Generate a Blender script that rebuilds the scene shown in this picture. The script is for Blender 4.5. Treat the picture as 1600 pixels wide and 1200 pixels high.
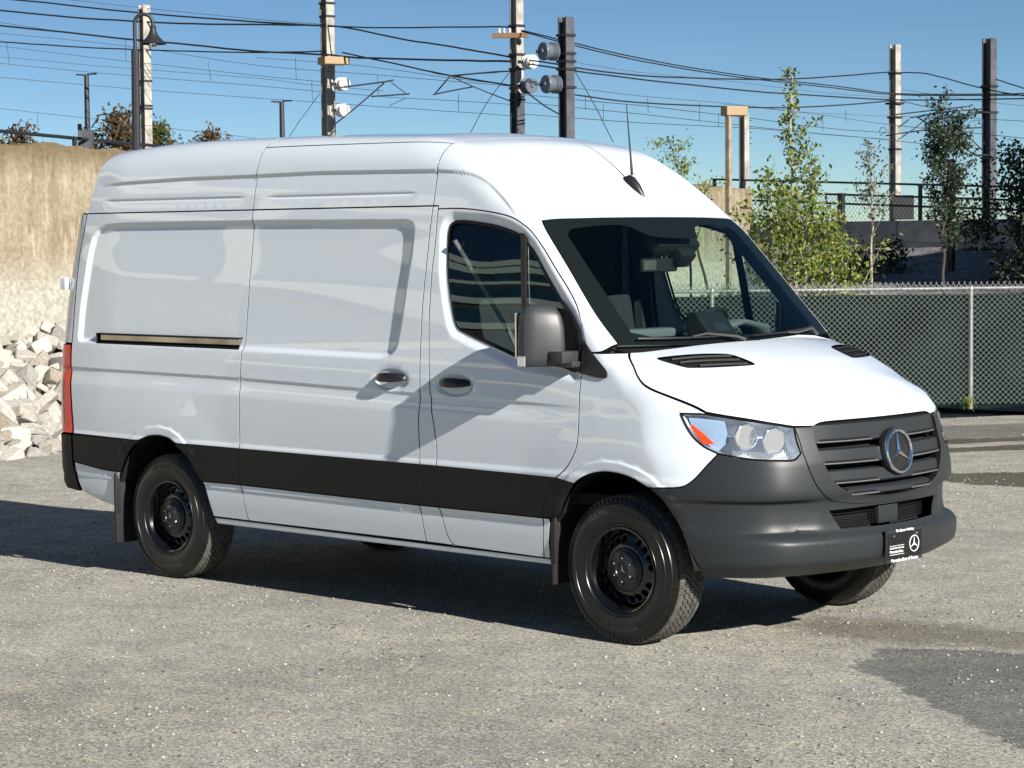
import bpy, bmesh, math, random
import numpy as np
from mathutils import Vector, Matrix, Quaternion
from mathutils.geometry import delaunay_2d_cdt

random.seed(7); RNG = np.random.default_rng(7)
for o in list(bpy.data.objects): bpy.data.objects.remove(o)
SC = bpy.context.scene
COL = SC.collection

# ------------------------------------------------------------------ camera
CAM_POS = Vector((7.8847, -9.9611, 2.0621))
CF = Vector((-0.69116331, 0.72009054, -0.06134247))
CR = Vector((0.72180696, 0.69203444, -0.00911335))
CU = Vector((-0.03588866, 0.05057623, 0.99807517))
cd = bpy.data.cameras.new('camera'); cam = bpy.data.objects.new('camera', cd); COL.objects.link(cam)
cam.matrix_world = Matrix(((CR.x, CU.x, -CF.x, CAM_POS.x), (CR.y, CU.y, -CF.y, CAM_POS.y), (CR.z, CU.z, -CF.z, CAM_POS.z), (0, 0, 0, 1)))
cd.sensor_width = 36; cd.lens = 3722.46/1600*36; cd.clip_end = 5000; cd.clip_start = .1
SC.camera = cam

# ------------------------------------------------------------------ light
SUN_DIR = Vector((1.0, -0.149, 0.497)).normalized()       # towards the sun
SUN_EL = math.asin(SUN_DIR.z)
w = bpy.data.worlds.new('World'); SC.world = w; w.use_nodes = True
nt = w.node_tree; nt.nodes.clear()
sky = nt.nodes.new('ShaderNodeTexSky'); sky.sky_type = 'NISHITA'; sky.sun_disc = False
sky.sun_elevation = SUN_EL; sky.sun_rotation = math.atan2(SUN_DIR.x, SUN_DIR.y)
sky.altitude = 50; sky.air_density = 1.0; sky.dust_density = 0.0; sky.ozone_density = 3.5
bg = nt.nodes.new('ShaderNodeBackground'); bg.inputs['Strength'].default_value = 0.05
wo = nt.nodes.new('ShaderNodeOutputWorld')
tcw = nt.nodes.new('ShaderNodeTexCoord'); va = nt.nodes.new('ShaderNodeVectorMath'); va.operation = 'MULTIPLY_ADD'; va.inputs[1].default_value = (1, 1, 2.2); va.inputs[2].default_value = (0, 0, .012)
vn = nt.nodes.new('ShaderNodeVectorMath'); vn.operation = 'NORMALIZE'
nt.links.new(tcw.outputs['Generated'], va.inputs[0]); nt.links.new(va.outputs[0], vn.inputs[0]); nt.links.new(vn.outputs[0], sky.inputs[0])
mxw = nt.nodes.new('ShaderNodeMixRGB'); mxw.blend_type = 'MULTIPLY'; mxw.inputs[0].default_value = 1; mxw.inputs[2].default_value = (.81, .93, .97, 1)      # clear autumn air: a colder blue
nt.links.new(sky.outputs[0], mxw.inputs[1])
nt.links.new(mxw.outputs[0], bg.inputs[0]); nt.links.new(bg.outputs[0], wo.inputs[0])
ld = bpy.data.lights.new('sun', 'SUN'); ld.energy = 4.8; ld.angle = math.radians(.53); ld.color = (1.0, .945, .86)
lo = bpy.data.objects.new('sun', ld); COL.objects.link(lo)
lo.rotation_euler = SUN_DIR.to_track_quat('Z', 'Y').to_euler()
SC.view_settings.view_transform = 'Standard'; SC.view_settings.look = 'None'
SC.view_settings.exposure = 1.05; SC.view_settings.gamma = 1; SC.view_settings.use_curve_mapping = False
SC.render.engine = 'CYCLES'
SC.cycles.max_bounces = 8; SC.cycles.transparent_max_bounces = 16

# ------------------------------------------------------------------ materials
def mat(name, col, rough=.5, metal=0., coat=0., spec=.5, noise=None, bump=None, trans=0., ior=1.45, coat_rough=.03, extra=None):
    m = bpy.data.materials.new(name); m.use_nodes = True
    n = m.node_tree; b = n.nodes['Principled BSDF']
    b.inputs['Base Color'].default_value = (*col, 1)
    b.inputs['Roughness'].default_value = rough; b.inputs['Metallic'].default_value = metal
    b.inputs['Coat Weight'].default_value = coat; b.inputs['Coat Roughness'].default_value = coat_rough
    b.inputs['Specular IOR Level'].default_value = spec
    b.inputs['Transmission Weight'].default_value = trans; b.inputs['IOR'].default_value = ior
    tc = n.nodes.new('ShaderNodeTexCoord')
    if noise:                                   # (scale, [(pos,col),...], detail)
        t = n.nodes.new('ShaderNodeTexNoise'); t.inputs['Scale'].default_value = noise[0]; t.inputs['Detail'].default_value = noise[2] if len(noise) > 2 else 6
        r = n.nodes.new('ShaderNodeValToRGB'); e = r.color_ramp.elements
        while len(e) < len(noise[1]): e.new(.5)
        for q, (p, c) in zip(e, noise[1]): q.position = p; q.color = (*c, 1)
        n.links.new(tc.outputs['Object'], t.inputs['Vector']); n.links.new(t.outputs[0], r.inputs[0]); n.links.new(r.outputs[0], b.inputs['Base Color'])
    if bump:                                    # (scale, strength, distance)
        t2 = n.nodes.new('ShaderNodeTexNoise'); t2.inputs['Scale'].default_value = bump[0]; t2.inputs['Detail'].default_value = 8
        bp = n.nodes.new('ShaderNodeBump'); bp.inputs['Strength'].default_value = bump[1]; bp.inputs['Distance'].default_value = bump[2]
        n.links.new(tc.outputs['Object'], t2.inputs['Vector']); n.links.new(t2.outputs[0], bp.inputs['Height']); n.links.new(bp.outputs[0], b.inputs['Normal'])
    return m

M = {}
def paint_white():
    m = mat('white_paint', (.60, .65, .705), rough=.42, coat=1.0, coat_rough=.015, spec=.35)
    n = m.node_tree; b = n.nodes['Principled BSDF']; tc = n.nodes['Texture Coordinate']
    # thin uneven road dust towards the bottom edge of the panels
    sx = n.nodes.new('ShaderNodeSeparateXYZ'); n.links.new(tc.outputs['Object'], sx.inputs[0])
    t = n.nodes.new('ShaderNodeTexNoise'); t.inputs['Scale'].default_value = 9; t.inputs['Detail'].default_value = 8
    n.links.new(tc.outputs['Object'], t.inputs['Vector'])
    mr = n.nodes.new('ShaderNodeMapRange'); mr.inputs[1].default_value = .60; mr.inputs[2].default_value = .36; mr.inputs[3].default_value = 0; mr.inputs[4].default_value = .35
    n.links.new(sx.outputs[2], mr.inputs[0])
    mu = n.nodes.new('ShaderNodeMath'); mu.operation = 'MULTIPLY'; n.links.new(mr.outputs[0], mu.inputs[0]); n.links.new(t.outputs[0], mu.inputs[1])
    mx = n.nodes.new('ShaderNodeMixRGB'); mx.inputs[1].default_value = (.60, .65, .705, 1); mx.inputs[2].default_value = (.34, .32, .28, 1)
    n.links.new(mu.outputs[0], mx.inputs[0]); n.links.new(mx.outputs[0], b.inputs['Base Color'])
    return m
M['white'] = paint_white()
M['seam'] = mat('seam_shade_black', (.006, .006, .006), rough=.8, spec=.1)
M['bumper'] = mat('bumper_plastic', (.020, .023, .026), rough=.42, spec=.35, bump=(900, .12, .001))
M['strip'] = mat('strip_plastic', (.011, .0115, .0125), rough=.5, spec=.2, bump=(700, .08, .001))
M['black'] = mat('black_plastic', (.012, .012, .013), rough=.38, spec=.5)
M['matte'] = mat('matte_black', (.010, .010, .011), rough=.85, spec=.2)
M['rubber'] = mat('tyre_rubber', (.008, .008, .009), rough=.32, spec=.5, noise=(14, [(.3, (.005, .005, .006)), (.7, (.011, .0105, .0105))]))
M['tread'] = mat('tyre_tread', (.06, .058, .052), rough=.9, spec=.2, noise=(30, [(.35, (.055, .053, .047)), (.7, (.11, .106, .095))]), bump=(120, .4, .002))
M['groove'] = mat('tyre_groove', (.01, .01, .01), rough=.9, spec=.1)
M['rim'] = mat('steel_rim', (.003, .0035, .005), rough=.2, spec=.6, coat=.5, coat_rough=.1)
M['cap'] = mat('hub_cap', (.013, .0145, .018), rough=.28, spec=.5)
M['chrome'] = mat('chrome', (.85, .86, .88), rough=.06, metal=1)
M['alu'] = mat('brushed_metal', (.45, .43, .38), rough=.28, metal=1, noise=(3, [(.35, (.30, .28, .24)), (.7, (.60, .55, .45))]))
M['lampinner'] = mat('reflector', (.90, .92, .95), rough=.10, metal=.9)
M['lampbase'] = mat('lamp_bowl_silver', (.75, .79, .84), rough=.30, metal=.25)
M['lampdark'] = mat('lamp_bezel', (.34, .47, .62), rough=.3, metal=.2)
M['amber'] = mat('amber_reflector', (.95, .06, .012), rough=.4, coat=.2)
M['red'] = mat('red_lens', (.85, .022, .010), rough=.25, coat=.3, spec=.4)
M['dash'] = mat('dashboard', (.085, .095, .10), rough=.6, bump=(400, .2, .001))
M['seat'] = mat('seat_fabric', (.018, .019, .022), rough=.9, spec=.2, bump=(300, .3, .001))
M['plastic_grey'] = mat('grey_trim', (.10, .105, .11), rough=.5)
M['print'] = mat('white_print', (.8, .8, .8), rough=.5)

def glass_mat(name, tint, rough=0.0, refl=(1., 1., 1.)):
    m = bpy.data.materials.new(name); m.use_nodes = True; n = m.node_tree; n.nodes.clear()
    o = n.nodes.new('ShaderNodeOutputMaterial'); mx = n.nodes.new('ShaderNodeMixShader')
    t = n.nodes.new('ShaderNodeBsdfTransparent'); t.inputs[0].default_value = (*tint, 1)
    g = n.nodes.new('ShaderNodeBsdfGlossy'); g.inputs['Roughness'].default_value = rough; g.inputs['Color'].default_value = (*refl, 1)
    lw = n.nodes.new('ShaderNodeLayerWeight'); lw.inputs[0].default_value = .5
    pw = n.nodes.new('ShaderNodeMath'); pw.operation = 'POWER'; pw.inputs[1].default_value = 4.0; n.links.new(lw.outputs['Facing'], pw.inputs[0])
    f = n.nodes.new('ShaderNodeMath'); f.operation = 'MULTIPLY_ADD'; f.inputs[1].default_value = .90; f.inputs[2].default_value = .055; n.links.new(pw.outputs[0], f.inputs[0])
    n.links.new(f.outputs[0], mx.inputs[0]); n.links.new(t.outputs[0], mx.inputs[1]); n.links.new(g.outputs[0], mx.inputs[2]); n.links.new(mx.outputs[0], o.inputs[0])
    return m
M['glass'] = glass_mat('clear_glass', (.80, .93, .88), refl=(.30, .40, .42))
M['glass_side'] = glass_mat('side_glass', (.80, .90, .83), refl=(.62, .84, .96))
M['lens'] = glass_mat('lamp_lens', (.96, .97, .98), refl=(.6, .6, .6))
M['frit'] = mat('black_glass_print', (.006, .006, .007), rough=.6, spec=.2)

# ------------------------------------------------------------------ object helpers
def link(name, me, parent=None, mats=None):
    o = bpy.data.objects.new(name, me); COL.objects.link(o)
    if mats:
        for m in (mats if isinstance(mats, (list, tuple)) else [mats]): me.materials.append(m)
    if parent is not None: o.parent = parent
    return o
def tag(o, label=None, cat=None, group=None, kind=None):
    if label: o['label'] = label
    if cat: o['category'] = cat
    if group: o['group'] = group
    if kind: o['kind'] = kind
    return o
def empty(name, loc=(0, 0, 0), rz=0, **k):
    o = bpy.data.objects.new(name, None); COL.objects.link(o); o.location = loc; o.rotation_euler = (0, 0, rz)
    o.empty_display_size = .2
    return tag(o, **k)
def mesh_np(name, V, Fc, mats=None, parent=None, smooth=False, normals=None, midx=None):
    me = bpy.data.meshes.new(name)
    me.from_pydata([tuple(v) for v in V], [], [tuple(int(i) for i in f) for f in Fc])
    o = link(name, me, parent, mats)
    if midx is not None: me.polygons.foreach_set('material_index', list(midx))
    if smooth or normals is not None: me.polygons.foreach_set('use_smooth', [True]*len(me.polygons))
    if normals is not None: me.normals_split_custom_set_from_vertices([tuple(x) for x in normals])
    me.update()
    return o

class MB:
    """collects simple shapes into one mesh"""
    def __init__(s): s.v = []; s.f = []
    def add(s, V, Fc):
        n = len(s.v); s.v += [tuple(x) for x in V]; s.f += [tuple(i+n for i in f) for f in Fc]; return s
    def box(s, c, d, R=None, bev=0):
        c = Vector(c); hx, hy, hz = d[0]/2, d[1]/2, d[2]/2
        if bev <= 0:
            P = [Vector((x*hx, y*hy, z*hz)) for x in (-1, 1) for y in (-1, 1) for z in (-1, 1)]
            Fc = [(0, 1, 3, 2), (4, 6, 7, 5), (0, 4, 5, 1), (2, 3, 7, 6), (0, 2, 6, 4), (1, 5, 7, 3)]
        else:
            bm = bmesh.new(); bmesh.ops.create_cube(bm, size=1)
            for v in bm.verts: v.co = Vector((v.co.x*d[0], v.co.y*d[1], v.co.z*d[2]))
            bmesh.ops.bevel(bm, geom=bm.edges[:], offset=bev, segments=2, profile=.6, affect='EDGES')
            P = [v.co.copy() for v in bm.verts]; bm.verts.index_update(); Fc = [[v.index for v in f.verts] for f in bm.faces]; bm.free()
        if R is not None: P = [R @ p for p in P]
        return s.add([p+c for p in P], Fc)
    def tube(s, pts, r, n=8, cap=True):
        pts = [Vector(p) for p in pts]; m = len(pts); rr = r if isinstance(r, (list, tuple)) else [r]*m
        V = []; up = None
        for i, p in enumerate(pts):
            t = (pts[min(i+1, m-1)]-pts[max(i-1, 0)])
            t = t.normalized() if t.length > 1e-9 else Vector((0, 0, 1))
            if up is None: up = t.orthogonal().normalized()
            a = (up-t*up.dot(t)); a = a.normalized() if a.length > 1e-6 else t.orthogonal().normalized()
            up = a; b = t.cross(a)
            for k in range(n):
                q = 2*math.pi*k/n; V.append(p+(a*math.cos(q)+b*math.sin(q))*rr[i])
        Fc = [(i*n+k, i*n+(k+1) % n, (i+1)*n+(k+1) % n, (i+1)*n+k) for i in range(m-1) for k in range(n)]
        if cap: Fc += [tuple(range(n-1, -1, -1)), tuple((m-1)*n+k for k in range(n))]
        return s.add(V, Fc)
    def lathe(s, prof, n=24, origin=(0, 0, 0), axis=(0, 0, 1), closed=False):
        """prof: (r, h) along axis"""
        ax = Vector(axis).normalized(); a = ax.orthogonal().normalized(); b = ax.cross(a); o = Vector(origin); m = len(prof)
        V = [o+ax*h+(a*math.cos(2*math.pi*k/n)+b*math.sin(2*math.pi*k/n))*r for r, h in prof for k in range(n)]
        Fc = [(i*n+k, i*n+(k+1) % n, (i+1)*n+(k+1) % n, (i+1)*n+k) for i in range(m-1) for k in range(n)]
        if not closed:
            if prof[0][0] > 1e-5: Fc.append(tuple(range(n-1, -1, -1)))
            if prof[-1][0] > 1e-5: Fc.append(tuple((m-1)*n+k for k in range(n)))
        return s.add(V, Fc)
    def prism(s, poly, a, b):
        """extrude a 3D polygon (list) by vector a..b"""
        n = len(poly); A = [Vector(p)+Vector(a) for p in poly]; B = [Vector(p)+Vector(b) for p in poly]
        return s.add(A+B, [tuple(range(n-1, -1, -1)), tuple(range(n, 2*n))]+[(k, (k+1) % n, n+(k+1) % n, n+k) for k in range(n)])
    def build(s, name, m, parent=None, smooth=False, angle=None):
        me = bpy.data.meshes.new(name); me.from_pydata(s.v, [], s.f)
        bm = bmesh.new(); bm.from_mesh(me); bmesh.ops.recalc_face_normals(bm, faces=bm.faces); bm.to_mesh(me); bm.free()
        o = link(name, me, parent, m)
        if smooth: me.polygons.foreach_set('use_smooth', [True]*len(me.polygons)); me.set_sharp_from_angle(angle=math.radians(angle or 35))
        return o
def copy_tree(o, parent=None):
    c = o.copy(); COL.objects.link(c)
    if parent is not None: c.parent = parent
    for ch in list(o.children): copy_tree(ch, c)
    return c

# ================================================================== SETTING
def sst(x,a,b):
    t=np.clip((x-a)/(b-a),0,1);return t*t*(3-2*t)
def near(P,V,m):
    V=np.array(V); lo=V.min(0)-m; hi=V.max(0)+m
    return ((P>lo)&(P<hi)).all(1)
def sdpoly(P,V):
    V=np.asarray(V,float);d=np.full(len(P),1e9);s=np.zeros(len(P),bool)
    for i in range(len(V)):
        a=V[i];b=V[(i+1)%len(V)];e=b-a;w=P-a
        t=np.clip((w@e)/(e@e+1e-12),0,1);q=w-t[:,None]*e
        d=np.minimum(d,(q*q).sum(1))
        c=((a[1]<=P[:,1])!=(b[1]<=P[:,1]))
        xi=a[0]+(P[:,1]-a[1])*(e[0])/(e[1] if abs(e[1])>1e-12 else 1e-12)
        s^=c&(P[:,0]<xi)
    d=np.sqrt(d);return np.where(s,-d,d)
# ================================================================== GROUND
def node_mat(name): 
    m=bpy.data.materials.new(name); m.use_nodes=True; n=m.node_tree; return m,n,n.nodes['Principled BSDF']
def N_(n,t,**k):
    x=n.nodes.new(t)
    for a,b in k.items(): setattr(x,a,b)
    return x
def ramp(n,src,st):
    r=N_(n,'ShaderNodeValToRGB'); e=r.color_ramp.elements
    while len(e)<len(st): e.new(.5)
    for q,(p,c) in zip(e,st): q.position=p; q.color=(*c,1) if len(c)==3 else c
    n.links.new(src,r.inputs[0]); return r.outputs[0]
def noise(n,vec,sc,det=8,rough=.6,out=0,dist=0.):
    t=N_(n,'ShaderNodeTexNoise'); t.inputs['Scale'].default_value=sc; t.inputs['Detail'].default_value=det; t.inputs['Roughness'].default_value=rough; t.inputs['Distortion'].default_value=dist
    n.links.new(vec,t.inputs['Vector']); return t.outputs[out]
def mix(n,f,a,b,mode='MIX'):
    x=N_(n,'ShaderNodeMixRGB',blend_type=mode)
    for i,v in enumerate((f,a,b)):
        if hasattr(v,'is_linked'): n.links.new(v,x.inputs[i])
        elif isinstance(v,(int,float)): x.inputs[i].default_value=v
        else: x.inputs[i].default_value=(*v,1)
    return x.outputs[0]
def gravel_mat(name,base,dark,speck=1.,scale=1.,bumps=.55):
    m,n,b=node_mat(name); tc=N_(n,'ShaderNodeTexCoord').outputs['Object']
    big=noise(n,tc,.55,6,.6); mid=noise(n,tc,4.,7,.65); fine=noise(n,tc,60*scale,6,.7); vf=noise(n,tc,210*scale,4,.7)
    c=mix(n,ramp(n,big,[(.36,(0,0,0)),(.62,(1,1,1))]),dark,base)
    c=mix(n,ramp(n,mid,[(.38,(0,0,0)),(.66,(1,1,1))]),mix(n,1.,c,(.84,.84,.84),'MULTIPLY'),mix(n,1.,c,(1.14,1.12,1.07),'MULTIPLY'))
    c=mix(n,ramp(n,mid,[(.55,(0,0,0)),(.75,(.5,.5,.5))]),c,tuple(min(1,x*y) for x,y in zip(base,(1.12,1.0,.84))))
    g=ramp(n,fine,[(.38,(.42,.42,.43)),(.48,(.93,.93,.93)),(.60,(1.45,1.43,1.38))]); c=mix(n,1.,c,g,'MULTIPLY'); f3=noise(n,tc,26*scale,5,.75); c=mix(n,1.,c,ramp(n,f3,[(.38,(.66,.66,.67)),(.50,(1.,1.,1.)),(.62,(1.22,1.21,1.18))]),'MULTIPLY')
    g2=ramp(n,vf,[(.37,(.15,.15,.17)),(.46,(.92,.92,.92)),(.60,(1.65,1.62,1.55))]); c=mix(n,.95,c,g2,'MULTIPLY')
    vo=N_(n,'ShaderNodeTexVoronoi'); vo.inputs['Scale'].default_value=75*scale; vo.inputs['Randomness'].default_value=1; n.links.new(tc,vo.inputs['Vector'])
    c=mix(n,ramp(n,vo.outputs['Distance'],[(.12,(.9,.9,.9)),(.26,(0,0,0))]),c,mix(n,.55,c,vo.outputs['Color']))
    n.links.new(c,b.inputs['Base Color']); b.inputs['Roughness'].default_value=.95; b.inputs['Specular IOR Level'].default_value=.15
    h=N_(n,'ShaderNodeMath',operation='ADD'); n.links.new(fine,h.inputs[0]); n.links.new(vf,h.inputs[1])
    bp=N_(n,'ShaderNodeBump'); bp.inputs['Strength'].default_value=bumps; bp.inputs['Distance'].default_value=.018; n.links.new(h.outputs[0],bp.inputs['Height']); n.links.new(bp.outputs[0],b.inputs['Normal'])
    return m
M['gravel']=gravel_mat('gravel_lot',(.318,.318,.294),(.240,.240,.224))
M['dirt']=gravel_mat('damp_dirt',(.085,.078,.068),(.055,.052,.046),bumps=.6)
def ground_marks(m):
    """old asphalt, worn and damp places: their outlines come as distance fields stored on the ground mesh"""
    n=m.node_tree; b=n.nodes['Principled BSDF']; tc=[x for x in n.nodes if x.type=='TEX_COORD'][0].outputs['Object']
    src=b.inputs['Base Color'].links[0].from_socket; n1=noise(n,tc,9,8,.7); n2=noise(n,tc,95,4,.6)
    c=src
    for at,mul,soft,amp in (('worn_place',(.66,.64,.60),.10,.55),('old_asphalt',(.47,.50,.53),.006,.30),('damp_dirt',(.30,.28,.25),.03,.45),('kerb_asphalt',(.52,.53,.54),.03,.25)):
        q=N_(n,'ShaderNodeAttribute',attribute_name=at).outputs['Fac']
        x=N_(n,'ShaderNodeMath',operation='MULTIPLY_ADD'); n.links.new(n1,x.inputs[0]); x.inputs[1].default_value=amp; n.links.new(q,x.inputs[2])
        y=N_(n,'ShaderNodeMath',operation='MULTIPLY_ADD'); n.links.new(n2,y.inputs[0]); y.inputs[1].default_value=.10; n.links.new(x.outputs[0],y.inputs[2])
        mid=amp*.5+.05; mk=N_map(n,y.outputs[0],mid+soft,mid-soft)
        c=mix(n,mk,c,mix(n,1.,c,mul,'MULTIPLY'))
    n.links.new(c,b.inputs['Base Color'])
def gh(x,y):     # ground height: the lot falls away gently behind the van
    x=np.asarray(x,float); y=np.asarray(y,float)
    r=-.030*np.clip(-3.95-x,0,4.5)
    r=r+.004*np.sin(x*1.7+y*.9)*np.sin(y*1.3-x*.4)*np.clip((np.hypot(x+1.8,y)-3.2)/2,0,1)
    return r
def axis(lo,hi,dense_lo,dense_hi,st):
    a=list(np.arange(dense_lo,dense_hi+1e-6,st)); s=st; v=dense_lo
    L=[]
    while v>lo: s*=1.35; v-=s; L.append(v)
    s=st; v=dense_hi; Rr=[]
    while v<hi: s*=1.35; v+=s; Rr.append(v)
    return np.array(L[::-1]+a+Rr)
gx=axis(-900,900,-10,8,.12); gy=axis(-900,900,-8,15,.12)
X,Y=np.meshgrid(gx,gy); Z=gh(X,Y); nx,ny=len(gx),len(gy)
idx=np.arange(nx*ny).reshape(ny,nx); F=np.stack([idx[:-1,:-1],idx[:-1,1:],idx[1:,1:],idx[1:,:-1]],-1).reshape(-1,4)
g=mesh_np('ground',np.stack([X,Y,Z],-1).reshape(-1,3),F,[M['gravel']],smooth=True); tag(g,kind='structure')
def N_map(n,src,a,b_):
    r=N_(n,'ShaderNodeMapRange'); r.inputs[1].default_value=a; r.inputs[2].default_value=b_; n.links.new(src,r.inputs[0]); return r.outputs[0]
ground_marks(M['gravel'])
def field(name,polys):
    P=np.stack([X.ravel(),Y.ravel()],1); d=np.full(len(P),9.)
    for q in polys:
        q=np.array(q,float); k=near(P,q,3.); 
        if k.any(): d[k]=np.minimum(d[k],sdpoly(P[k],q))
    a_=g.data.attributes.new(name,'FLOAT','POINT'); a_.data.foreach_set('value',d.astype(np.float32))
field('old_asphalt',[[(1.02,-.18),(1.35,.02),(1.8,.15),(2.6,.2),(4.2,-1.5),(2.95,-1.80),(2.54,-1.58),(2.16,-1.30),(1.83,-1.09),(1.60,-.93),(1.46,-.80),(1.36,-.83),(1.24,-.70),(1.16,-.50),(1.22,-.42),(1.08,-.33)]])
field('worn_place',[[(.22,.12),(.30,.42),(.62,.56),(.95,.66),(1.5,.72),(2.6,.7),(2.8,.30),(1.5,.16),(1.1,.03),(.85,-.10),(.55,-.05),(.35,.0)]])
field('damp_dirt',[[(-3.62,7.35),(-3.3,7.75),(-2.6,8.5),(-1.2,9.0),(-1.3,7.6),(-2.3,6.85),(-2.86,6.74),(-3.25,6.80),(-3.6,7.05)],[(-5.35,9.35),(-4.75,10.4),(-3.6,11.6),(-3.2,11.2),(-4.2,9.85),(-4.95,9.15)],[(-6.6,9.6),(-5.85,10.72),(-4.4,12.6),(-4.1,12.1),(-5.45,10.25),(-6.2,9.1)]])
field('kerb_asphalt',[[(-9.6,9.6),(-7.25,12.55),(-4.0,15.9),(-3.2,14.7),(-5.25,11.5),(-7.6,8.2)]])
def ragged(poly,step=.06,amp=.035,seed=0):
    r=np.random.default_rng(seed); q=smooth_curve2(poly,step); t=np.roll(q,-1,0)-q; t/=np.linalg.norm(t,axis=1,keepdims=True)+1e-9; n=np.stack([-t[:,1],t[:,0]],1)
    a=r.normal(0,1,len(q)); k=np.array([1,2,3,2,1])/9.; s=np.convolve(np.pad(a,2,'wrap'),k,'valid')*1.0+r.normal(0,.35,len(q)); c_=r.normal(0,1,len(q)); w_=np.hanning(15); w_/=w_.sum(); s=s+np.convolve(np.pad(c_,7,'wrap'),w_,'valid')*2.6; return q+n*(s*amp)[:,None]
def smooth_curve2(P,step):
    P=np.array(P,float); out=[]
    for a,b in zip(P,np.roll(P,-1,0)):
        n=max(1,int(np.linalg.norm(b-a)/step)); out+= [a+(b-a)*t for t in np.linspace(0,1,n,endpoint=False)]
    return np.array(out)
def sheet(name,poly,m,lift,seed,amp=.035,step=.06):
    q=ragged(poly,step,amp,seed); r=delaunay_2d_cdt([Vector(p) for p in q],[(i,(i+1)%len(q)) for i in range(len(q))],[],1,1e-5)
    V=[(v[0],v[1],float(gh(v[0],v[1]))+lift) for v in r[0]]
    o=mesh_np(name,V,r[2],[m]); return tag(o,kind='structure')

# loose stones
def stones_np(name,n,box,rmin,rmax,m,seed,label=None,keep=None,power=2.5):
    r=np.random.default_rng(seed)
    x=r.uniform(box[0],box[1],n); y=r.uniform(box[2],box[3],n)
    if keep is not None: k=keep(x,y,r); x,y=x[k],y[k]
    n=len(x); s=rmin+(rmax-rmin)*r.random(n)**power
    o=np.array([(1,0,0),(0,1,0),(-1,0,0),(0,-1,0),(0,0,1),(.7,.7,.35),(-.7,.6,.4)][:6],float); o=np.array([(1,0,.1),(.2,1,0),(-1,.1,.1),(0,-1,.05),(.1,.1,.8),(0,0,-.5)])
    Fo=np.array([(0,1,4),(1,2,4),(2,3,4),(3,0,4),(1,0,5),(2,1,5),(3,2,5),(0,3,5)])
    a=r.uniform(0,6.28,n); V=o[None]*(1+.45*(r.random((n,6,3))-.5))*s[:,None,None]
    c,s_=np.cos(a)[:,None],np.sin(a)[:,None]; Vx=V[...,0]*c-V[...,1]*s_; Vy=V[...,0]*s_+V[...,1]*c; Vz=V[...,2]*.8
    z=gh(x,y)+s*.15
    VV=np.stack([Vx+x[:,None],Vy+y[:,None],Vz+z[:,None]],-1).reshape(-1,3); FF=(Fo[None]+6*np.arange(n)[:,None,None]).reshape(-1,3)
    me=bpy.data.meshes.new(name); me.vertices.add(len(VV)); me.vertices.foreach_set('co',VV.ravel()); me.loops.add(len(FF)*3); me.loops.foreach_set('vertex_index',FF.ravel().astype(np.int32)); me.polygons.add(len(FF)); me.polygons.foreach_set('loop_start',np.arange(0,len(FF)*3,3,dtype=np.int32)); me.update(calc_edges=True); me.validate()
    ob=link(name,me,None,m); return tag(ob,kind='stuff',label=label)
m,n,b=node_mat('loose_stone'); gi=N_(n,'ShaderNodeNewGeometry'); n.links.new(ramp(n,gi.outputs['Random Per Island'],[(0.,(.06,.058,.055)),(.45,(.22,.21,.19)),(.85,(.34,.33,.30)),(.992,(.42,.40,.37)),(1.,(.68,.66,.62))]),b.inputs['Base Color']); b.inputs['Roughness'].default_value=.9; M['stone']=m
def vis(x,y,r):     # thin out with distance from the camera
    d=np.hypot(x-CAM_POS.x,y-CAM_POS.y); dep_=(x-CAM_POS.x)*CF.x+(y-CAM_POS.y)*CF.y; lat=(x-CAM_POS.x)*CR.x+(y-CAM_POS.y)*CR.y
    return (np.abs(lat)<dep_*.30+.6)&(dep_>6)&(r.random(len(x))<np.clip(13/d,0,1)**1.5*np.clip(.45+.55*np.sin(x*2.3+1.7*np.sin(y*1.1))*np.sin(y*2.9+1.3*np.sin(x*1.7))+.25*np.sin(x*7.1+y*3.3)*np.sin(y*6.3-x*2.),.08,1))
stones_np('loose_gravel',150000,(-8,9,-8,9),.0022,.013,M['stone'],11,'small loose stones scattered over the gravel lot',vis,5.)
stones_np('loose_gravel',9000,(-14,1,3,15),.004,.018,M['stone'],12,'small loose stones on the far side of the lot',vis,5.)

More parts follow.
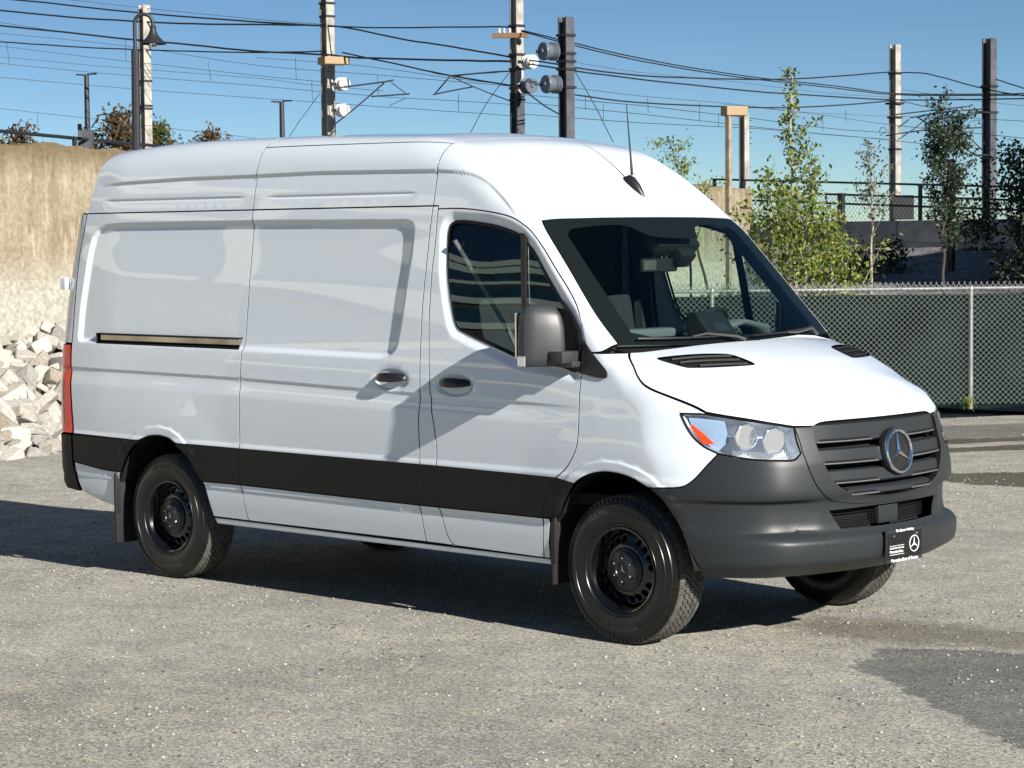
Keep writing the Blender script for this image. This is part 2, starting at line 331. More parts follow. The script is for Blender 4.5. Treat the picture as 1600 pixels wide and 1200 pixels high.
# ================================================================== CONCRETE WALL
WIRES={'cable': [([(-43.83, 24.07, 8.24), (-43.48, 24.22, 8.21), (-43.16, 24.35, 8.18), (-42.79, 24.51, 8.14), (-42.28, 24.72, 8.07), (-41.59, 25.01, 7.98), (-40.76, 25.35, 7.85), (-39.9, 25.7, 7.72), (-39.08, 26.03, 7.61), (-38.15, 26.23, 7.49), (-37.22, 26.42, 7.38), (-36.34, 26.59, 7.28), (-35.58, 26.72, 7.19), (-34.98, 26.83, 7.13), (-34.49, 26.92, 7.08), (-34.06, 26.99, 7.03), (-33.6, 27.07, 6.99)], 0.0202), ([(-43.82, 24.06, 7.99), (-43.58, 24.16, 7.95), (-43.34, 24.26, 7.92), (-43.09, 24.36, 7.89), (-42.78, 24.49, 7.84), (-42.41, 24.65, 7.79), (-41.98, 24.83, 7.73), (-41.53, 25.01, 7.67), (-41.08, 25.2, 7.61), (-40.62, 25.39, 7.55), (-40.14, 25.58, 7.5), (-39.67, 25.77, 7.46), (-39.24, 25.95, 7.41), (-38.81, 26.09, 7.37), (-38.38, 26.18, 7.33), (-37.95, 26.26, 7.29), (-37.51, 26.35, 7.26), (-37.04, 26.44, 7.22), (-36.56, 26.54, 7.19), (-36.07, 26.63, 7.16), (-35.58, 26.72, 7.13), (-35.09, 26.81, 7.1), (-34.59, 26.9, 7.06), (-34.09, 26.98, 7.03), (-33.6, 27.07, 6.99)], 0.0218), ([(-43.81, 24.04, 7.62), (-43.56, 24.14, 7.58), (-43.33, 24.24, 7.54), (-43.08, 24.35, 7.5), (-42.77, 24.47, 7.46), (-42.39, 24.63, 7.41), (-41.97, 24.81, 7.35), (-41.52, 24.99, 7.29), (-41.07, 25.18, 7.23), (-40.6, 25.37, 7.16), (-40.13, 25.56, 7.09), (-39.66, 25.75, 7.02), (-39.22, 25.93, 6.96), (-38.8, 26.06, 6.91), (-38.36, 26.15, 6.86), (-37.94, 26.24, 6.81), (-37.49, 26.33, 6.75), (-37.02, 26.42, 6.69), (-36.54, 26.51, 6.62), (-36.05, 26.6, 6.56), (-35.56, 26.69, 6.5), (-35.04, 26.78, 6.45), (-34.51, 26.88, 6.41), (-34.0, 26.96, 6.36), (-33.57, 27.03, 6.32), (-33.23, 27.03, 6.29), (-33.0, 27.02, 6.25), (-32.74, 27.0, 6.22), (-32.31, 26.97, 6.17), (-31.62, 26.93, 6.12), (-30.78, 26.86, 6.05), (-29.91, 26.79, 5.98), (-29.15, 26.71, 5.92), (-28.54, 26.64, 5.88), (-28.0, 26.58, 5.83), (-27.49, 26.52, 5.8), (-26.98, 26.45, 5.76)], 0.0226), ([(-43.79, 24.02, 7.17), (-43.55, 24.12, 7.14), (-43.31, 24.22, 7.12), (-43.06, 24.32, 7.09), (-42.76, 24.45, 7.06), (-42.38, 24.61, 7.02), (-41.94, 24.79, 6.97), (-41.49, 24.98, 6.93), (-41.05, 25.16, 6.88), (-40.63, 25.34, 6.84), (-40.21, 25.51, 6.8), (-39.79, 25.68, 6.77), (-39.38, 25.85, 6.74), (-38.96, 26.02, 6.7), (-38.47, 26.12, 6.67), (-37.98, 26.22, 6.63), (-37.49, 26.32, 6.6), (-37.0, 26.41, 6.56), (-36.53, 26.51, 6.53), (-36.05, 26.6, 6.5), (-35.56, 26.69, 6.47), (-35.05, 26.78, 6.45), (-34.54, 26.87, 6.43), (-34.03, 26.96, 6.41), (-33.52, 27.05, 6.4)], 0.0171), ([(-33.54, 27.08, 7.0), (-33.36, 27.07, 6.97), (-33.19, 27.06, 6.95), (-32.99, 27.05, 6.92), (-32.68, 27.03, 6.87), (-32.2, 27.0, 6.78), (-31.62, 26.95, 6.66), (-31.02, 26.9, 6.54), (-30.5, 26.86, 6.44), (-30.13, 26.82, 6.38), (-29.84, 26.8, 6.34), (-29.54, 26.77, 6.29), (-29.16, 26.73, 6.23), (-28.66, 26.67, 6.14), (-28.09, 26.6, 6.04), (-27.49, 26.52, 5.94), (-26.91, 26.44, 5.83)], 0.0199), ([(-33.54, 27.08, 6.97), (-33.05, 27.05, 6.93), (-32.6, 27.02, 6.89), (-32.09, 26.99, 6.84), (-31.42, 26.95, 6.79), (-30.46, 26.87, 6.72), (-29.3, 26.76, 6.65), (-28.21, 26.64, 6.57), (-27.43, 26.54, 6.52), (-27.07, 26.49, 6.48), (-26.97, 26.48, 6.47), (-26.98, 26.48, 6.46), (-26.94, 26.47, 6.45)], 0.0168), ([(-32.89, 27.01, 6.33), (-32.39, 26.98, 6.23), (-31.9, 26.95, 6.13), (-31.41, 26.91, 6.04), (-30.94, 26.87, 5.95), (-30.49, 26.83, 5.86), (-30.06, 26.79, 5.77), (-29.62, 26.74, 5.69), (-29.14, 26.69, 5.6), (-28.61, 26.63, 5.51), (-28.04, 26.56, 5.42), (-27.46, 26.49, 5.33), (-26.89, 26.41, 5.24)], 0.0183), ([(-26.62, 26.38, 6.38), (-26.26, 26.25, 6.31), (-25.92, 26.13, 6.24), (-25.53, 26.0, 6.16), (-25.01, 25.81, 6.05), (-24.84, 26.12, 5.98), (-25.02, 26.92, 5.93), (-25.2, 27.8, 5.88), (-25.38, 28.71, 5.84), (-25.55, 29.66, 5.8), (-25.72, 30.68, 5.76), (-25.88, 31.74, 5.73), (-26.02, 32.79, 5.7), (-26.2, 33.92, 5.68), (-26.36, 35.09, 5.67), (-26.5, 36.23, 5.67), (-26.62, 37.26, 5.66), (-26.7, 38.1, 5.64), (-26.77, 38.8, 5.62), (-26.83, 39.5, 5.6), (-26.83, 40.25, 5.59), (-25.78, 39.66, 5.5), (-24.63, 38.99, 5.42), (-23.48, 38.29, 5.34), (-22.44, 37.63, 5.27), (-21.49, 36.95, 5.2), (-20.62, 36.3, 5.15), (-19.78, 35.66, 5.09), (-18.95, 35.01, 5.03)], 0.0144), ([(-26.62, 26.37, 6.36), (-26.26, 26.25, 6.28), (-25.92, 26.13, 6.21), (-25.53, 26.0, 6.12), (-25.01, 25.81, 6.01), (-24.84, 26.12, 5.93), (-25.02, 26.92, 5.88), (-25.2, 27.79, 5.83), (-25.37, 28.71, 5.78), (-25.55, 29.66, 5.75), (-25.72, 30.68, 5.71), (-25.88, 31.73, 5.68), (-26.02, 32.79, 5.65), (-26.2, 33.92, 5.64), (-26.36, 35.09, 5.63), (-26.5, 36.23, 5.62), (-26.62, 37.26, 5.61), (-26.7, 38.1, 5.59), (-26.77, 38.8, 5.58), (-26.83, 39.5, 5.56), (-26.83, 40.25, 5.56), (-25.78, 39.66, 5.47), (-24.63, 38.99, 5.39), (-23.48, 38.29, 5.31), (-22.44, 37.63, 5.24), (-21.49, 36.94, 5.17), (-20.61, 36.3, 5.11), (-19.78, 35.66, 5.05), (-18.95, 35.01, 4.99)], 0.0144), ([(-26.6, 26.35, 5.78), (-26.17, 26.2, 5.72), (-25.73, 26.05, 5.66), (-25.33, 25.9, 5.6), (-24.99, 25.78, 5.55), (-24.81, 25.72, 5.52), (-24.73, 25.69, 5.5), (-24.76, 25.8, 5.49), (-24.82, 26.07, 5.49), (-24.93, 26.55, 5.48), (-25.06, 27.17, 5.47), (-25.21, 27.89, 5.47), (-25.36, 28.69, 5.47), (-25.54, 29.64, 5.49), (-25.72, 30.73, 5.53), (-25.89, 31.83, 5.56), (-26.02, 32.79, 5.6), (-26.14, 33.58, 5.63), (-26.24, 34.24, 5.66), (-26.33, 34.84, 5.7), (-26.41, 35.45, 5.74), (-26.49, 36.08, 5.78), (-26.56, 36.68, 5.83), (-26.63, 37.28, 5.88), (-26.69, 37.88, 5.93), (-26.75, 38.48, 5.98), (-26.81, 39.08, 6.04), (-26.86, 39.68, 6.09), (-26.91, 40.28, 6.14)], 0.0171), ([(-26.6, 26.34, 5.7), (-26.03, 26.15, 5.62), (-25.48, 25.96, 5.54), (-24.92, 25.75, 5.46), (-24.82, 26.07, 5.42), (-24.95, 26.66, 5.41), (-25.08, 27.26, 5.41), (-25.21, 27.92, 5.4), (-25.36, 28.69, 5.39), (-25.53, 29.63, 5.38), (-25.71, 30.71, 5.38), (-25.88, 31.8, 5.37), (-26.01, 32.77, 5.36), (-26.14, 33.57, 5.36), (-26.23, 34.24, 5.36), (-26.33, 34.91, 5.37), (-26.43, 35.73, 5.38), (-26.56, 36.76, 5.39), (-26.68, 37.92, 5.4), (-26.79, 39.14, 5.41), (-26.82, 40.24, 5.43), (-25.67, 39.59, 5.35), (-24.53, 38.93, 5.28), (-23.44, 38.26, 5.21), (-22.44, 37.62, 5.15), (-21.48, 36.94, 5.09), (-20.61, 36.29, 5.03), (-19.78, 35.66, 4.98), (-18.95, 35.0, 4.92)], 0.0172), ([(-24.77, 25.91, 4.94), (-24.92, 26.57, 4.93), (-25.05, 27.2, 4.91), (-25.19, 27.88, 4.9), (-25.34, 28.66, 4.9), (-25.52, 29.63, 4.91), (-25.7, 30.73, 4.93), (-25.87, 31.82, 4.95), (-26.0, 32.76, 4.97), (-26.11, 33.49, 4.99), (-26.2, 34.08, 5.01), (-26.27, 34.59, 5.03), (-26.34, 35.12, 5.05), (-26.42, 35.66, 5.08), (-26.48, 36.18, 5.11), (-26.54, 36.7, 5.14), (-26.6, 37.23, 5.18), (-26.66, 37.84, 5.22), (-26.73, 38.48, 5.27), (-26.78, 39.08, 5.32), (-26.83, 39.55, 5.36), (-26.85, 39.85, 5.39), (-26.86, 40.02, 5.41), (-26.87, 40.13, 5.42), (-26.88, 40.28, 5.44)], 0.0163), ([(-26.85, 40.28, 6.11), (-26.54, 40.1, 6.09), (-26.23, 39.93, 6.07), (-25.92, 39.76, 6.04), (-25.61, 39.58, 6.01), (-25.32, 39.41, 5.97), (-25.04, 39.25, 5.91), (-24.74, 39.07, 5.85), (-24.39, 38.86, 5.78), (-23.99, 38.61, 5.69), (-23.55, 38.34, 5.59), (-23.05, 38.02, 5.49), (-22.45, 37.63, 5.37), (-21.66, 37.07, 5.24), (-20.77, 36.41, 5.11), (-19.84, 35.7, 4.96), (-18.94, 35.0, 4.83)], 0.0152), ([(-22.11, 37.41, 5.58), (-21.78, 37.17, 5.51), (-21.46, 36.93, 5.43), (-21.13, 36.68, 5.36), (-20.75, 36.41, 5.27), (-20.33, 36.08, 5.17), (-19.87, 35.73, 5.06), (-19.4, 35.36, 4.94), (-18.94, 35.0, 4.83)], 0.0142), ([(-26.9, 26.43, 5.55), (-27.28, 26.48, 5.56), (-27.68, 26.53, 5.56), (-28.05, 26.57, 5.57), (-28.37, 26.61, 5.57), (-28.59, 26.63, 5.57), (-28.74, 26.65, 5.56), (-28.89, 26.67, 5.56), (-29.14, 26.69, 5.59), (-29.51, 26.73, 5.65), (-29.97, 26.78, 5.75), (-30.46, 26.83, 5.85), (-30.94, 26.87, 5.95)], 0.0111), ([(-26.58, 26.32, 5.18), (-26.34, 26.23, 5.07), (-26.1, 26.15, 4.96), (-25.86, 26.06, 4.86), (-25.63, 25.98, 4.76), (-25.39, 25.89, 4.68), (-25.16, 25.81, 4.6), (-24.92, 25.72, 4.53), (-24.69, 25.63, 4.46)], 0.0144)], 'wire': [([(-43.83, 24.08, 8.4), (-43.08, 24.4, 8.3), (-42.31, 24.72, 8.2), (-41.57, 25.02, 8.1), (-40.92, 25.29, 8.01), (-40.42, 25.5, 7.94), (-40.01, 25.66, 7.87), (-39.6, 25.83, 7.81), (-39.08, 26.03, 7.73), (-38.27, 26.22, 7.62), (-37.32, 26.4, 7.49), (-36.38, 26.58, 7.36), (-35.58, 26.73, 7.25), (-34.98, 26.83, 7.18), (-34.5, 26.92, 7.12), (-34.06, 26.99, 7.07), (-33.6, 27.07, 7.02)], 0.0077), ([(-43.81, 24.04, 7.7), (-43.56, 24.15, 7.66), (-43.33, 24.24, 7.63), (-43.08, 24.35, 7.59), (-42.77, 24.48, 7.54), (-42.4, 24.63, 7.47), (-41.98, 24.81, 7.39), (-41.53, 24.99, 7.31), (-41.07, 25.18, 7.23), (-40.58, 25.38, 7.16), (-40.08, 25.58, 7.09), (-39.56, 25.79, 7.02), (-39.05, 25.99, 6.96)], 0.0079), ([(-43.8, 24.03, 7.39), (-43.59, 24.11, 7.37), (-43.43, 24.18, 7.35), (-43.19, 24.28, 7.32), (-42.76, 24.46, 7.27), (-42.08, 24.75, 7.18), (-41.21, 25.11, 7.07), (-40.27, 25.49, 6.94), (-39.38, 25.85, 6.81), (-38.47, 26.12, 6.66), (-37.48, 26.31, 6.49), (-36.51, 26.5, 6.32), (-35.54, 26.67, 6.17), (-34.59, 26.84, 6.05), (-33.66, 27.0, 5.95), (-32.53, 26.97, 5.84), (-31.38, 26.89, 5.72), (-30.24, 26.8, 5.59), (-29.11, 26.68, 5.47), (-27.99, 26.56, 5.35), (-26.89, 26.41, 5.23)], 0.0076), ([(-43.79, 24.01, 7.09), (-43.58, 24.1, 7.06), (-43.42, 24.17, 7.04), (-43.18, 24.27, 7.01), (-42.75, 24.45, 6.95), (-42.06, 24.73, 6.85), (-41.19, 25.09, 6.71), (-40.26, 25.47, 6.57), (-39.37, 25.83, 6.44), (-38.41, 26.11, 6.31), (-37.36, 26.32, 6.17), (-36.37, 26.51, 6.04), (-35.54, 26.66, 5.93), (-34.9, 26.77, 5.85), (-34.4, 26.86, 5.79), (-33.96, 26.93, 5.74), (-33.49, 27.01, 5.69)], 0.0078), ([(-43.78, 24.0, 6.78), (-43.57, 24.08, 6.76), (-43.41, 24.15, 6.75), (-43.17, 24.25, 6.73), (-42.74, 24.43, 6.68), (-42.05, 24.72, 6.6), (-41.19, 25.08, 6.49), (-40.25, 25.46, 6.37), (-39.36, 25.82, 6.27), (-38.4, 26.1, 6.17), (-37.35, 26.32, 6.06), (-36.36, 26.51, 5.96), (-35.53, 26.66, 5.87), (-34.92, 26.77, 5.79), (-34.46, 26.84, 5.72), (-34.07, 26.91, 5.66), (-33.64, 26.98, 5.61), (-33.09, 26.99, 5.55), (-32.51, 26.95, 5.49), (-31.94, 26.91, 5.43), (-31.37, 26.87, 5.37)], 0.0069), ([(-43.77, 23.99, 6.65), (-43.57, 24.08, 6.63), (-43.4, 24.15, 6.61), (-43.16, 24.25, 6.57), (-42.74, 24.43, 6.52), (-42.05, 24.71, 6.43), (-41.18, 25.07, 6.32), (-40.24, 25.45, 6.2), (-39.35, 25.82, 6.1), (-38.4, 26.09, 5.99), (-37.34, 26.31, 5.88), (-36.35, 26.5, 5.78), (-35.53, 26.65, 5.69), (-34.92, 26.76, 5.62), (-34.46, 26.84, 5.57), (-34.06, 26.9, 5.52), (-33.64, 26.97, 5.47), (-33.09, 26.98, 5.42), (-32.51, 26.95, 5.36), (-31.93, 26.91, 5.3), (-31.36, 26.87, 5.24), (-30.8, 26.82, 5.19), (-30.24, 26.77, 5.14), (-29.68, 26.72, 5.1), (-29.12, 26.67, 5.05), (-28.56, 26.6, 5.0), (-27.99, 26.54, 4.95), (-27.43, 26.47, 4.9), (-26.88, 26.39, 4.85)], 0.0075), ([(-43.76, 23.97, 6.27), (-43.55, 24.06, 6.25), (-43.39, 24.13, 6.24), (-43.15, 24.23, 6.21), (-42.72, 24.41, 6.17), (-42.04, 24.7, 6.09), (-41.17, 25.05, 5.99), (-40.23, 25.44, 5.88), (-39.34, 25.8, 5.78), (-38.39, 26.08, 5.68), (-37.33, 26.29, 5.58), (-36.34, 26.48, 5.48), (-35.52, 26.63, 5.4), (-34.91, 26.74, 5.34), (-34.45, 26.82, 5.3), (-34.05, 26.89, 5.26), (-33.63, 26.96, 5.22), (-33.14, 26.97, 5.18), (-32.65, 26.94, 5.13), (-32.09, 26.91, 5.08), (-31.35, 26.86, 5.01), (-30.37, 26.78, 4.93), (-29.22, 26.67, 4.82), (-28.02, 26.53, 4.72), (-26.87, 26.38, 4.61)], 0.0075), ([(-43.73, 23.93, 5.51), (-43.51, 24.03, 5.49), (-43.31, 24.11, 5.46), (-43.06, 24.21, 5.43), (-42.7, 24.37, 5.39), (-42.15, 24.6, 5.32), (-41.48, 24.87, 5.23), (-40.78, 25.16, 5.14), (-40.15, 25.42, 5.06), (-39.61, 25.64, 4.98), (-39.12, 25.83, 4.91), (-38.6, 25.98, 4.84), (-38.01, 26.1, 4.76), (-37.38, 26.23, 4.68), (-36.75, 26.35, 4.61), (-36.11, 26.47, 4.53), (-35.48, 26.59, 4.45)], 0.0071), ([(-35.55, 26.68, 6.35), (-35.07, 26.77, 6.3), (-34.6, 26.85, 6.25), (-34.13, 26.93, 6.2), (-33.66, 27.01, 6.15), (-33.11, 27.01, 6.09), (-32.52, 26.98, 6.02), (-31.94, 26.94, 5.95), (-31.39, 26.9, 5.87), (-30.87, 26.86, 5.8), (-30.38, 26.81, 5.73), (-29.89, 26.77, 5.65), (-29.36, 26.71, 5.57), (-28.77, 26.65, 5.49), (-28.15, 26.58, 5.41), (-27.51, 26.5, 5.33), (-26.89, 26.41, 5.24)], 0.0072), ([(-24.79, 25.95, 5.6), (-24.94, 26.6, 5.58), (-25.08, 27.24, 5.57), (-25.22, 27.92, 5.55), (-25.37, 28.69, 5.54), (-25.53, 29.61, 5.54), (-25.7, 30.64, 5.54), (-25.87, 31.71, 5.54), (-26.02, 32.78, 5.54), (-26.19, 33.92, 5.52), (-26.35, 35.08, 5.5), (-26.5, 36.22, 5.48), (-26.61, 37.25, 5.47), (-26.7, 38.12, 5.47), (-26.77, 38.88, 5.48), (-26.83, 39.6, 5.49), (-26.82, 40.25, 5.5)], 0.0058), ([(-24.77, 25.92, 5.08), (-24.92, 26.57, 5.07), (-25.06, 27.21, 5.06), (-25.2, 27.89, 5.05), (-25.35, 28.67, 5.04), (-25.51, 29.59, 5.04), (-25.69, 30.61, 5.04), (-25.85, 31.69, 5.04), (-26.0, 32.76, 5.03), (-26.17, 33.89, 5.01), (-26.34, 35.06, 4.98), (-26.48, 36.19, 4.95), (-26.59, 37.22, 4.92), (-26.67, 37.98, 4.89), (-26.72, 38.54, 4.86), (-26.78, 39.21, 4.83), (-26.8, 40.21, 4.79), (-25.14, 39.27, 4.61), (-23.15, 38.05, 4.41), (-20.98, 36.55, 4.19), (-18.91, 34.95, 3.99)], 0.0073), ([(-26.57, 26.31, 5.04), (-25.31, 25.87, 4.91), (-24.85, 26.29, 4.84), (-25.11, 27.5, 4.84), (-25.34, 28.66, 4.84), (-25.53, 29.74, 4.82), (-25.7, 30.75, 4.8), (-25.85, 31.75, 4.78), (-25.99, 32.74, 4.76), (-26.15, 33.81, 4.73), (-26.3, 34.88, 4.69), (-26.43, 35.92, 4.65), (-26.55, 36.9, 4.63), (-26.64, 37.79, 4.61), (-26.72, 38.62, 4.61), (-26.79, 39.41, 4.6), (-26.85, 40.23, 4.6)], 0.0073), ([(-26.57, 26.3, 4.88), (-25.7, 26.0, 4.79), (-24.87, 25.71, 4.7), (-24.86, 26.33, 4.68), (-25.07, 27.33, 4.67), (-25.32, 28.57, 4.66), (-25.57, 29.98, 4.63), (-25.8, 31.43, 4.6), (-25.98, 32.73, 4.57), (-26.16, 33.9, 4.54), (-26.31, 34.96, 4.52), (-26.43, 35.95, 4.49), (-26.54, 36.89, 4.47), (-26.64, 37.79, 4.46), (-26.71, 38.61, 4.45), (-26.78, 39.41, 4.44), (-26.85, 40.23, 4.42)], 0.0072), ([(-26.56, 26.29, 4.64), (-25.3, 25.85, 4.52), (-24.84, 26.27, 4.47), (-25.1, 27.48, 4.47), (-25.33, 28.64, 4.47), (-25.52, 29.69, 4.48), (-25.68, 30.67, 4.49), (-25.83, 31.66, 4.5), (-25.98, 32.73, 4.51), (-26.18, 34.03, 4.51), (-26.37, 35.44, 4.5), (-26.54, 36.85, 4.48), (-26.67, 38.12, 4.46), (-26.76, 39.15, 4.44), (-26.83, 40.03, 4.42), (-26.19, 39.86, 4.34), (-25.24, 39.31, 4.25), (-24.1, 38.64, 4.15), (-22.88, 37.87, 4.04), (-21.68, 37.05, 3.94), (-20.7, 36.33, 3.85), (-20.06, 35.84, 3.79), (-19.63, 35.51, 3.75), (-19.28, 35.24, 3.72), (-18.9, 34.94, 3.69)], 0.0072), ([(-25.92, 32.2, 5.01), (-26.09, 33.36, 5.0), (-26.26, 34.53, 4.98), (-26.43, 35.78, 4.97), (-26.59, 37.22, 4.98), (-26.77, 39.04, 5.0), (-26.0, 39.77, 4.96), (-24.02, 38.6, 4.82), (-22.42, 37.6, 4.69), (-21.25, 36.76, 4.59), (-20.4, 36.13, 4.51), (-19.69, 35.58, 4.43), (-18.93, 34.97, 4.35)], 0.0059), ([(-26.52, 40.08, 5.67), (-25.46, 39.48, 5.51), (-24.41, 38.86, 5.35), (-23.39, 38.23, 5.21), (-22.44, 37.62, 5.08), (-21.5, 36.95, 4.97), (-20.63, 36.3, 4.87), (-19.78, 35.65, 4.78), (-18.94, 34.99, 4.69)], 0.0059), ([(-24.81, 26.02, 5.43), (-24.85, 26.22, 5.26), (-24.89, 26.42, 5.09), (-24.93, 26.62, 4.92), (-24.96, 26.81, 4.74), (-25.0, 26.99, 4.57), (-25.03, 27.16, 4.39), (-25.06, 27.33, 4.21), (-25.09, 27.51, 4.03)], 0.0092), ([(-27.03, 26.44, 5.55), (-27.21, 26.46, 5.41), (-27.39, 26.48, 5.27), (-27.57, 26.5, 5.13), (-27.74, 26.51, 4.98), (-27.9, 26.52, 4.82), (-28.04, 26.53, 4.66), (-28.18, 26.54, 4.49), (-28.33, 26.55, 4.32)], 0.0075), ([(-33.63, 26.97, 5.43), (-33.79, 26.94, 5.27), (-33.94, 26.9, 5.1), (-34.09, 26.87, 4.94), (-34.23, 26.83, 4.79), (-34.34, 26.81, 4.65), (-34.44, 26.78, 4.53), (-34.53, 26.76, 4.41), (-34.62, 26.73, 4.29)], 0.0074), ([(-42.58, 24.53, 7.04), (-42.48, 24.53, 6.51)], 0.0064), ([(-39.45, 25.83, 7.0), (-39.42, 25.81, 6.46)], 0.0063), ([(-36.99, 26.4, 6.33), (-36.88, 26.4, 5.85)], 0.0061), ([(-34.38, 26.89, 6.29), (-34.34, 26.87, 5.77)], 0.006), ([(-33.89, 26.95, 5.71), (-33.85, 26.93, 5.26)], 0.0059), ([(-31.61, 26.91, 5.73), (-31.57, 26.88, 5.27)], 0.0058), ([(-28.77, 26.64, 5.18), (-28.74, 26.61, 4.79)], 0.0055), ([(-24.89, 26.43, 4.96), (-24.88, 26.42, 4.66)], 0.0052), ([(-25.04, 27.15, 4.8), (-25.03, 27.14, 4.47)], 0.0053), ([(-25.41, 28.99, 5.01), (-25.4, 29.0, 4.69)], 0.0055), ([(-25.77, 31.18, 5.0), (-25.76, 31.16, 4.59)], 0.0057), ([(-25.89, 32.0, 4.81), (-25.88, 31.98, 4.5)], 0.0057), ([(-26.54, 36.77, 4.91), (-26.53, 36.78, 4.55)], 0.0062), ([(-26.66, 37.87, 5.09), (-26.66, 37.89, 4.8)], 0.0062), ([(-41.7, 24.78, 5.23), (-41.65, 24.77, 4.66)], 0.0056), ([(-38.01, 26.1, 4.76), (-37.98, 26.1, 4.53)], 0.0054)], 'arm': [([(-32.02, 25.96, 5.43), (-31.58, 26.39, 5.5), (-31.22, 26.74, 5.56), (-31.1, 26.86, 5.59), (-31.07, 26.89, 5.6)], 0.0172), ([(-32.33, 26.14, 4.59), (-32.11, 26.36, 4.82), (-31.91, 26.58, 5.06), (-31.71, 26.8, 5.31), (-31.51, 27.01, 5.56)], 0.0159), ([(-30.61, 26.37, 5.51), (-30.34, 26.6, 5.24)], 0.0099), ([(-31.08, 26.21, 5.21), (-30.46, 26.8, 5.26)], 0.0156), ([(-30.37, 26.61, 5.16), (-30.64, 26.34, 4.99)], 0.0071), ([(-29.07, 26.23, 5.18), (-28.85, 26.47, 5.55)], 0.0152), ([(-28.93, 26.02, 5.14), (-28.79, 26.15, 5.18), (-28.65, 26.3, 5.22), (-28.49, 26.45, 5.26), (-28.32, 26.62, 5.3)], 0.0151), ([(-28.2, 25.82, 5.5), (-28.04, 25.96, 5.39), (-27.84, 26.13, 5.27), (-27.54, 26.41, 5.1), (-27.2, 26.73, 4.92)], 0.0122), ([(-28.09, 25.71, 5.49), (-27.8, 25.99, 5.52), (-27.53, 26.24, 5.55), (-27.33, 26.44, 5.57), (-27.14, 26.62, 5.57)], 0.0135), ([(-25.39, 38.17, 4.94), (-25.05, 38.5, 4.99), (-24.72, 38.82, 5.04), (-24.43, 39.1, 5.08), (-24.15, 39.38, 5.12)], 0.0154), ([(-24.67, 37.72, 4.82), (-24.36, 38.02, 4.89), (-24.04, 38.33, 4.95), (-23.69, 38.67, 4.99), (-23.33, 39.02, 5.02)], 0.0167), ([(-26.23, 39.49, 4.7), (-26.05, 39.68, 4.89)], 0.0159), ([(-25.66, 38.13, 4.44), (-25.38, 38.41, 4.5), (-25.04, 38.74, 4.56), (-24.51, 39.25, 4.59), (-23.92, 39.82, 4.62)], 0.0155), ([(-24.6, 37.9, 4.84), (-24.33, 38.14, 4.62), (-24.07, 38.38, 4.39), (-23.81, 38.6, 4.15), (-23.56, 38.83, 3.91)], 0.0183), ([(-23.6, 37.53, 4.73), (-23.39, 37.7, 4.54), (-23.2, 37.87, 4.36), (-23.05, 38.01, 4.17), (-22.9, 38.13, 3.98)], 0.018), ([(-23.77, 37.47, 4.72), (-23.51, 37.73, 4.79), (-23.27, 37.97, 4.84), (-23.09, 38.14, 4.87), (-22.94, 38.28, 4.89)], 0.015), ([(-25.89, 39.0, 4.38), (-25.74, 39.15, 4.52), (-25.6, 39.3, 4.66), (-25.48, 39.43, 4.8), (-25.36, 39.55, 4.95)], 0.0126), ([(-25.64, 38.54, 5.33), (-25.43, 38.73, 5.25), (-25.19, 38.96, 5.17), (-24.86, 39.27, 5.1), (-24.51, 39.6, 5.04)], 0.0093), ([(-22.49, 37.17, 3.85), (-22.24, 37.4, 3.86)], 0.0236), ([(-22.54, 37.23, 4.86), (-22.29, 37.47, 4.83)], 0.025), ([(-26.56, 39.17, 4.5), (-26.48, 39.25, 4.57), (-26.44, 39.3, 4.64), (-26.48, 39.26, 4.69), (-26.54, 39.2, 4.7), (-26.56, 39.18, 4.66), (-26.57, 39.16, 4.59)], 0.0095), ([(-23.72, 37.59, 4.64), (-23.67, 37.64, 4.7), (-23.62, 37.7, 4.75), (-23.57, 37.75, 4.74), (-23.51, 37.8, 4.69), (-23.45, 37.84, 4.56), (-23.39, 37.89, 4.46), (-23.34, 37.95, 4.47), (-23.29, 38.0, 4.53), (-23.26, 38.03, 4.61), (-23.23, 38.07, 4.68), (-23.16, 38.13, 4.71), (-23.1, 38.19, 4.71), (-23.05, 38.23, 4.65), (-23.02, 38.26, 4.56)], 0.006), ([(-29.12, 17.19, 4.2), (-29.03, 17.3, 4.43)], 0.0145), ([(-29.07, 17.26, 4.43), (-29.0, 17.34, 4.45), (-28.9, 17.43, 4.46), (-28.73, 17.59, 4.47), (-28.55, 17.77, 4.48)], 0.0133), ([(-29.13, 17.18, 4.14), (-28.77, 17.52, 4.16)], 0.0097)], 'insul': [((-30.86, 26.71, 6.66), (-29.84, 26.62, 6.53)), ((-27.97, 26.41, 6.3), (-27.1, 26.3, 6.21)), ((-30.67, 26.65, 5.84), (-29.64, 26.56, 5.72)), ((-27.51, 26.32, 5.5), (-26.93, 26.24, 5.45)), ((-28.92, 26.47, 5.32), (-28.43, 26.41, 5.27)), ((-31.36, 26.67, 4.99), (-30.68, 26.61, 4.93)), ((-29.12, 26.46, 4.79), (-28.37, 26.38, 4.72)), ((-24.97, 27.46, 5.56), (-25.11, 28.15, 5.56)), ((-24.93, 27.31, 5.07), (-25.08, 28.07, 5.06))]}
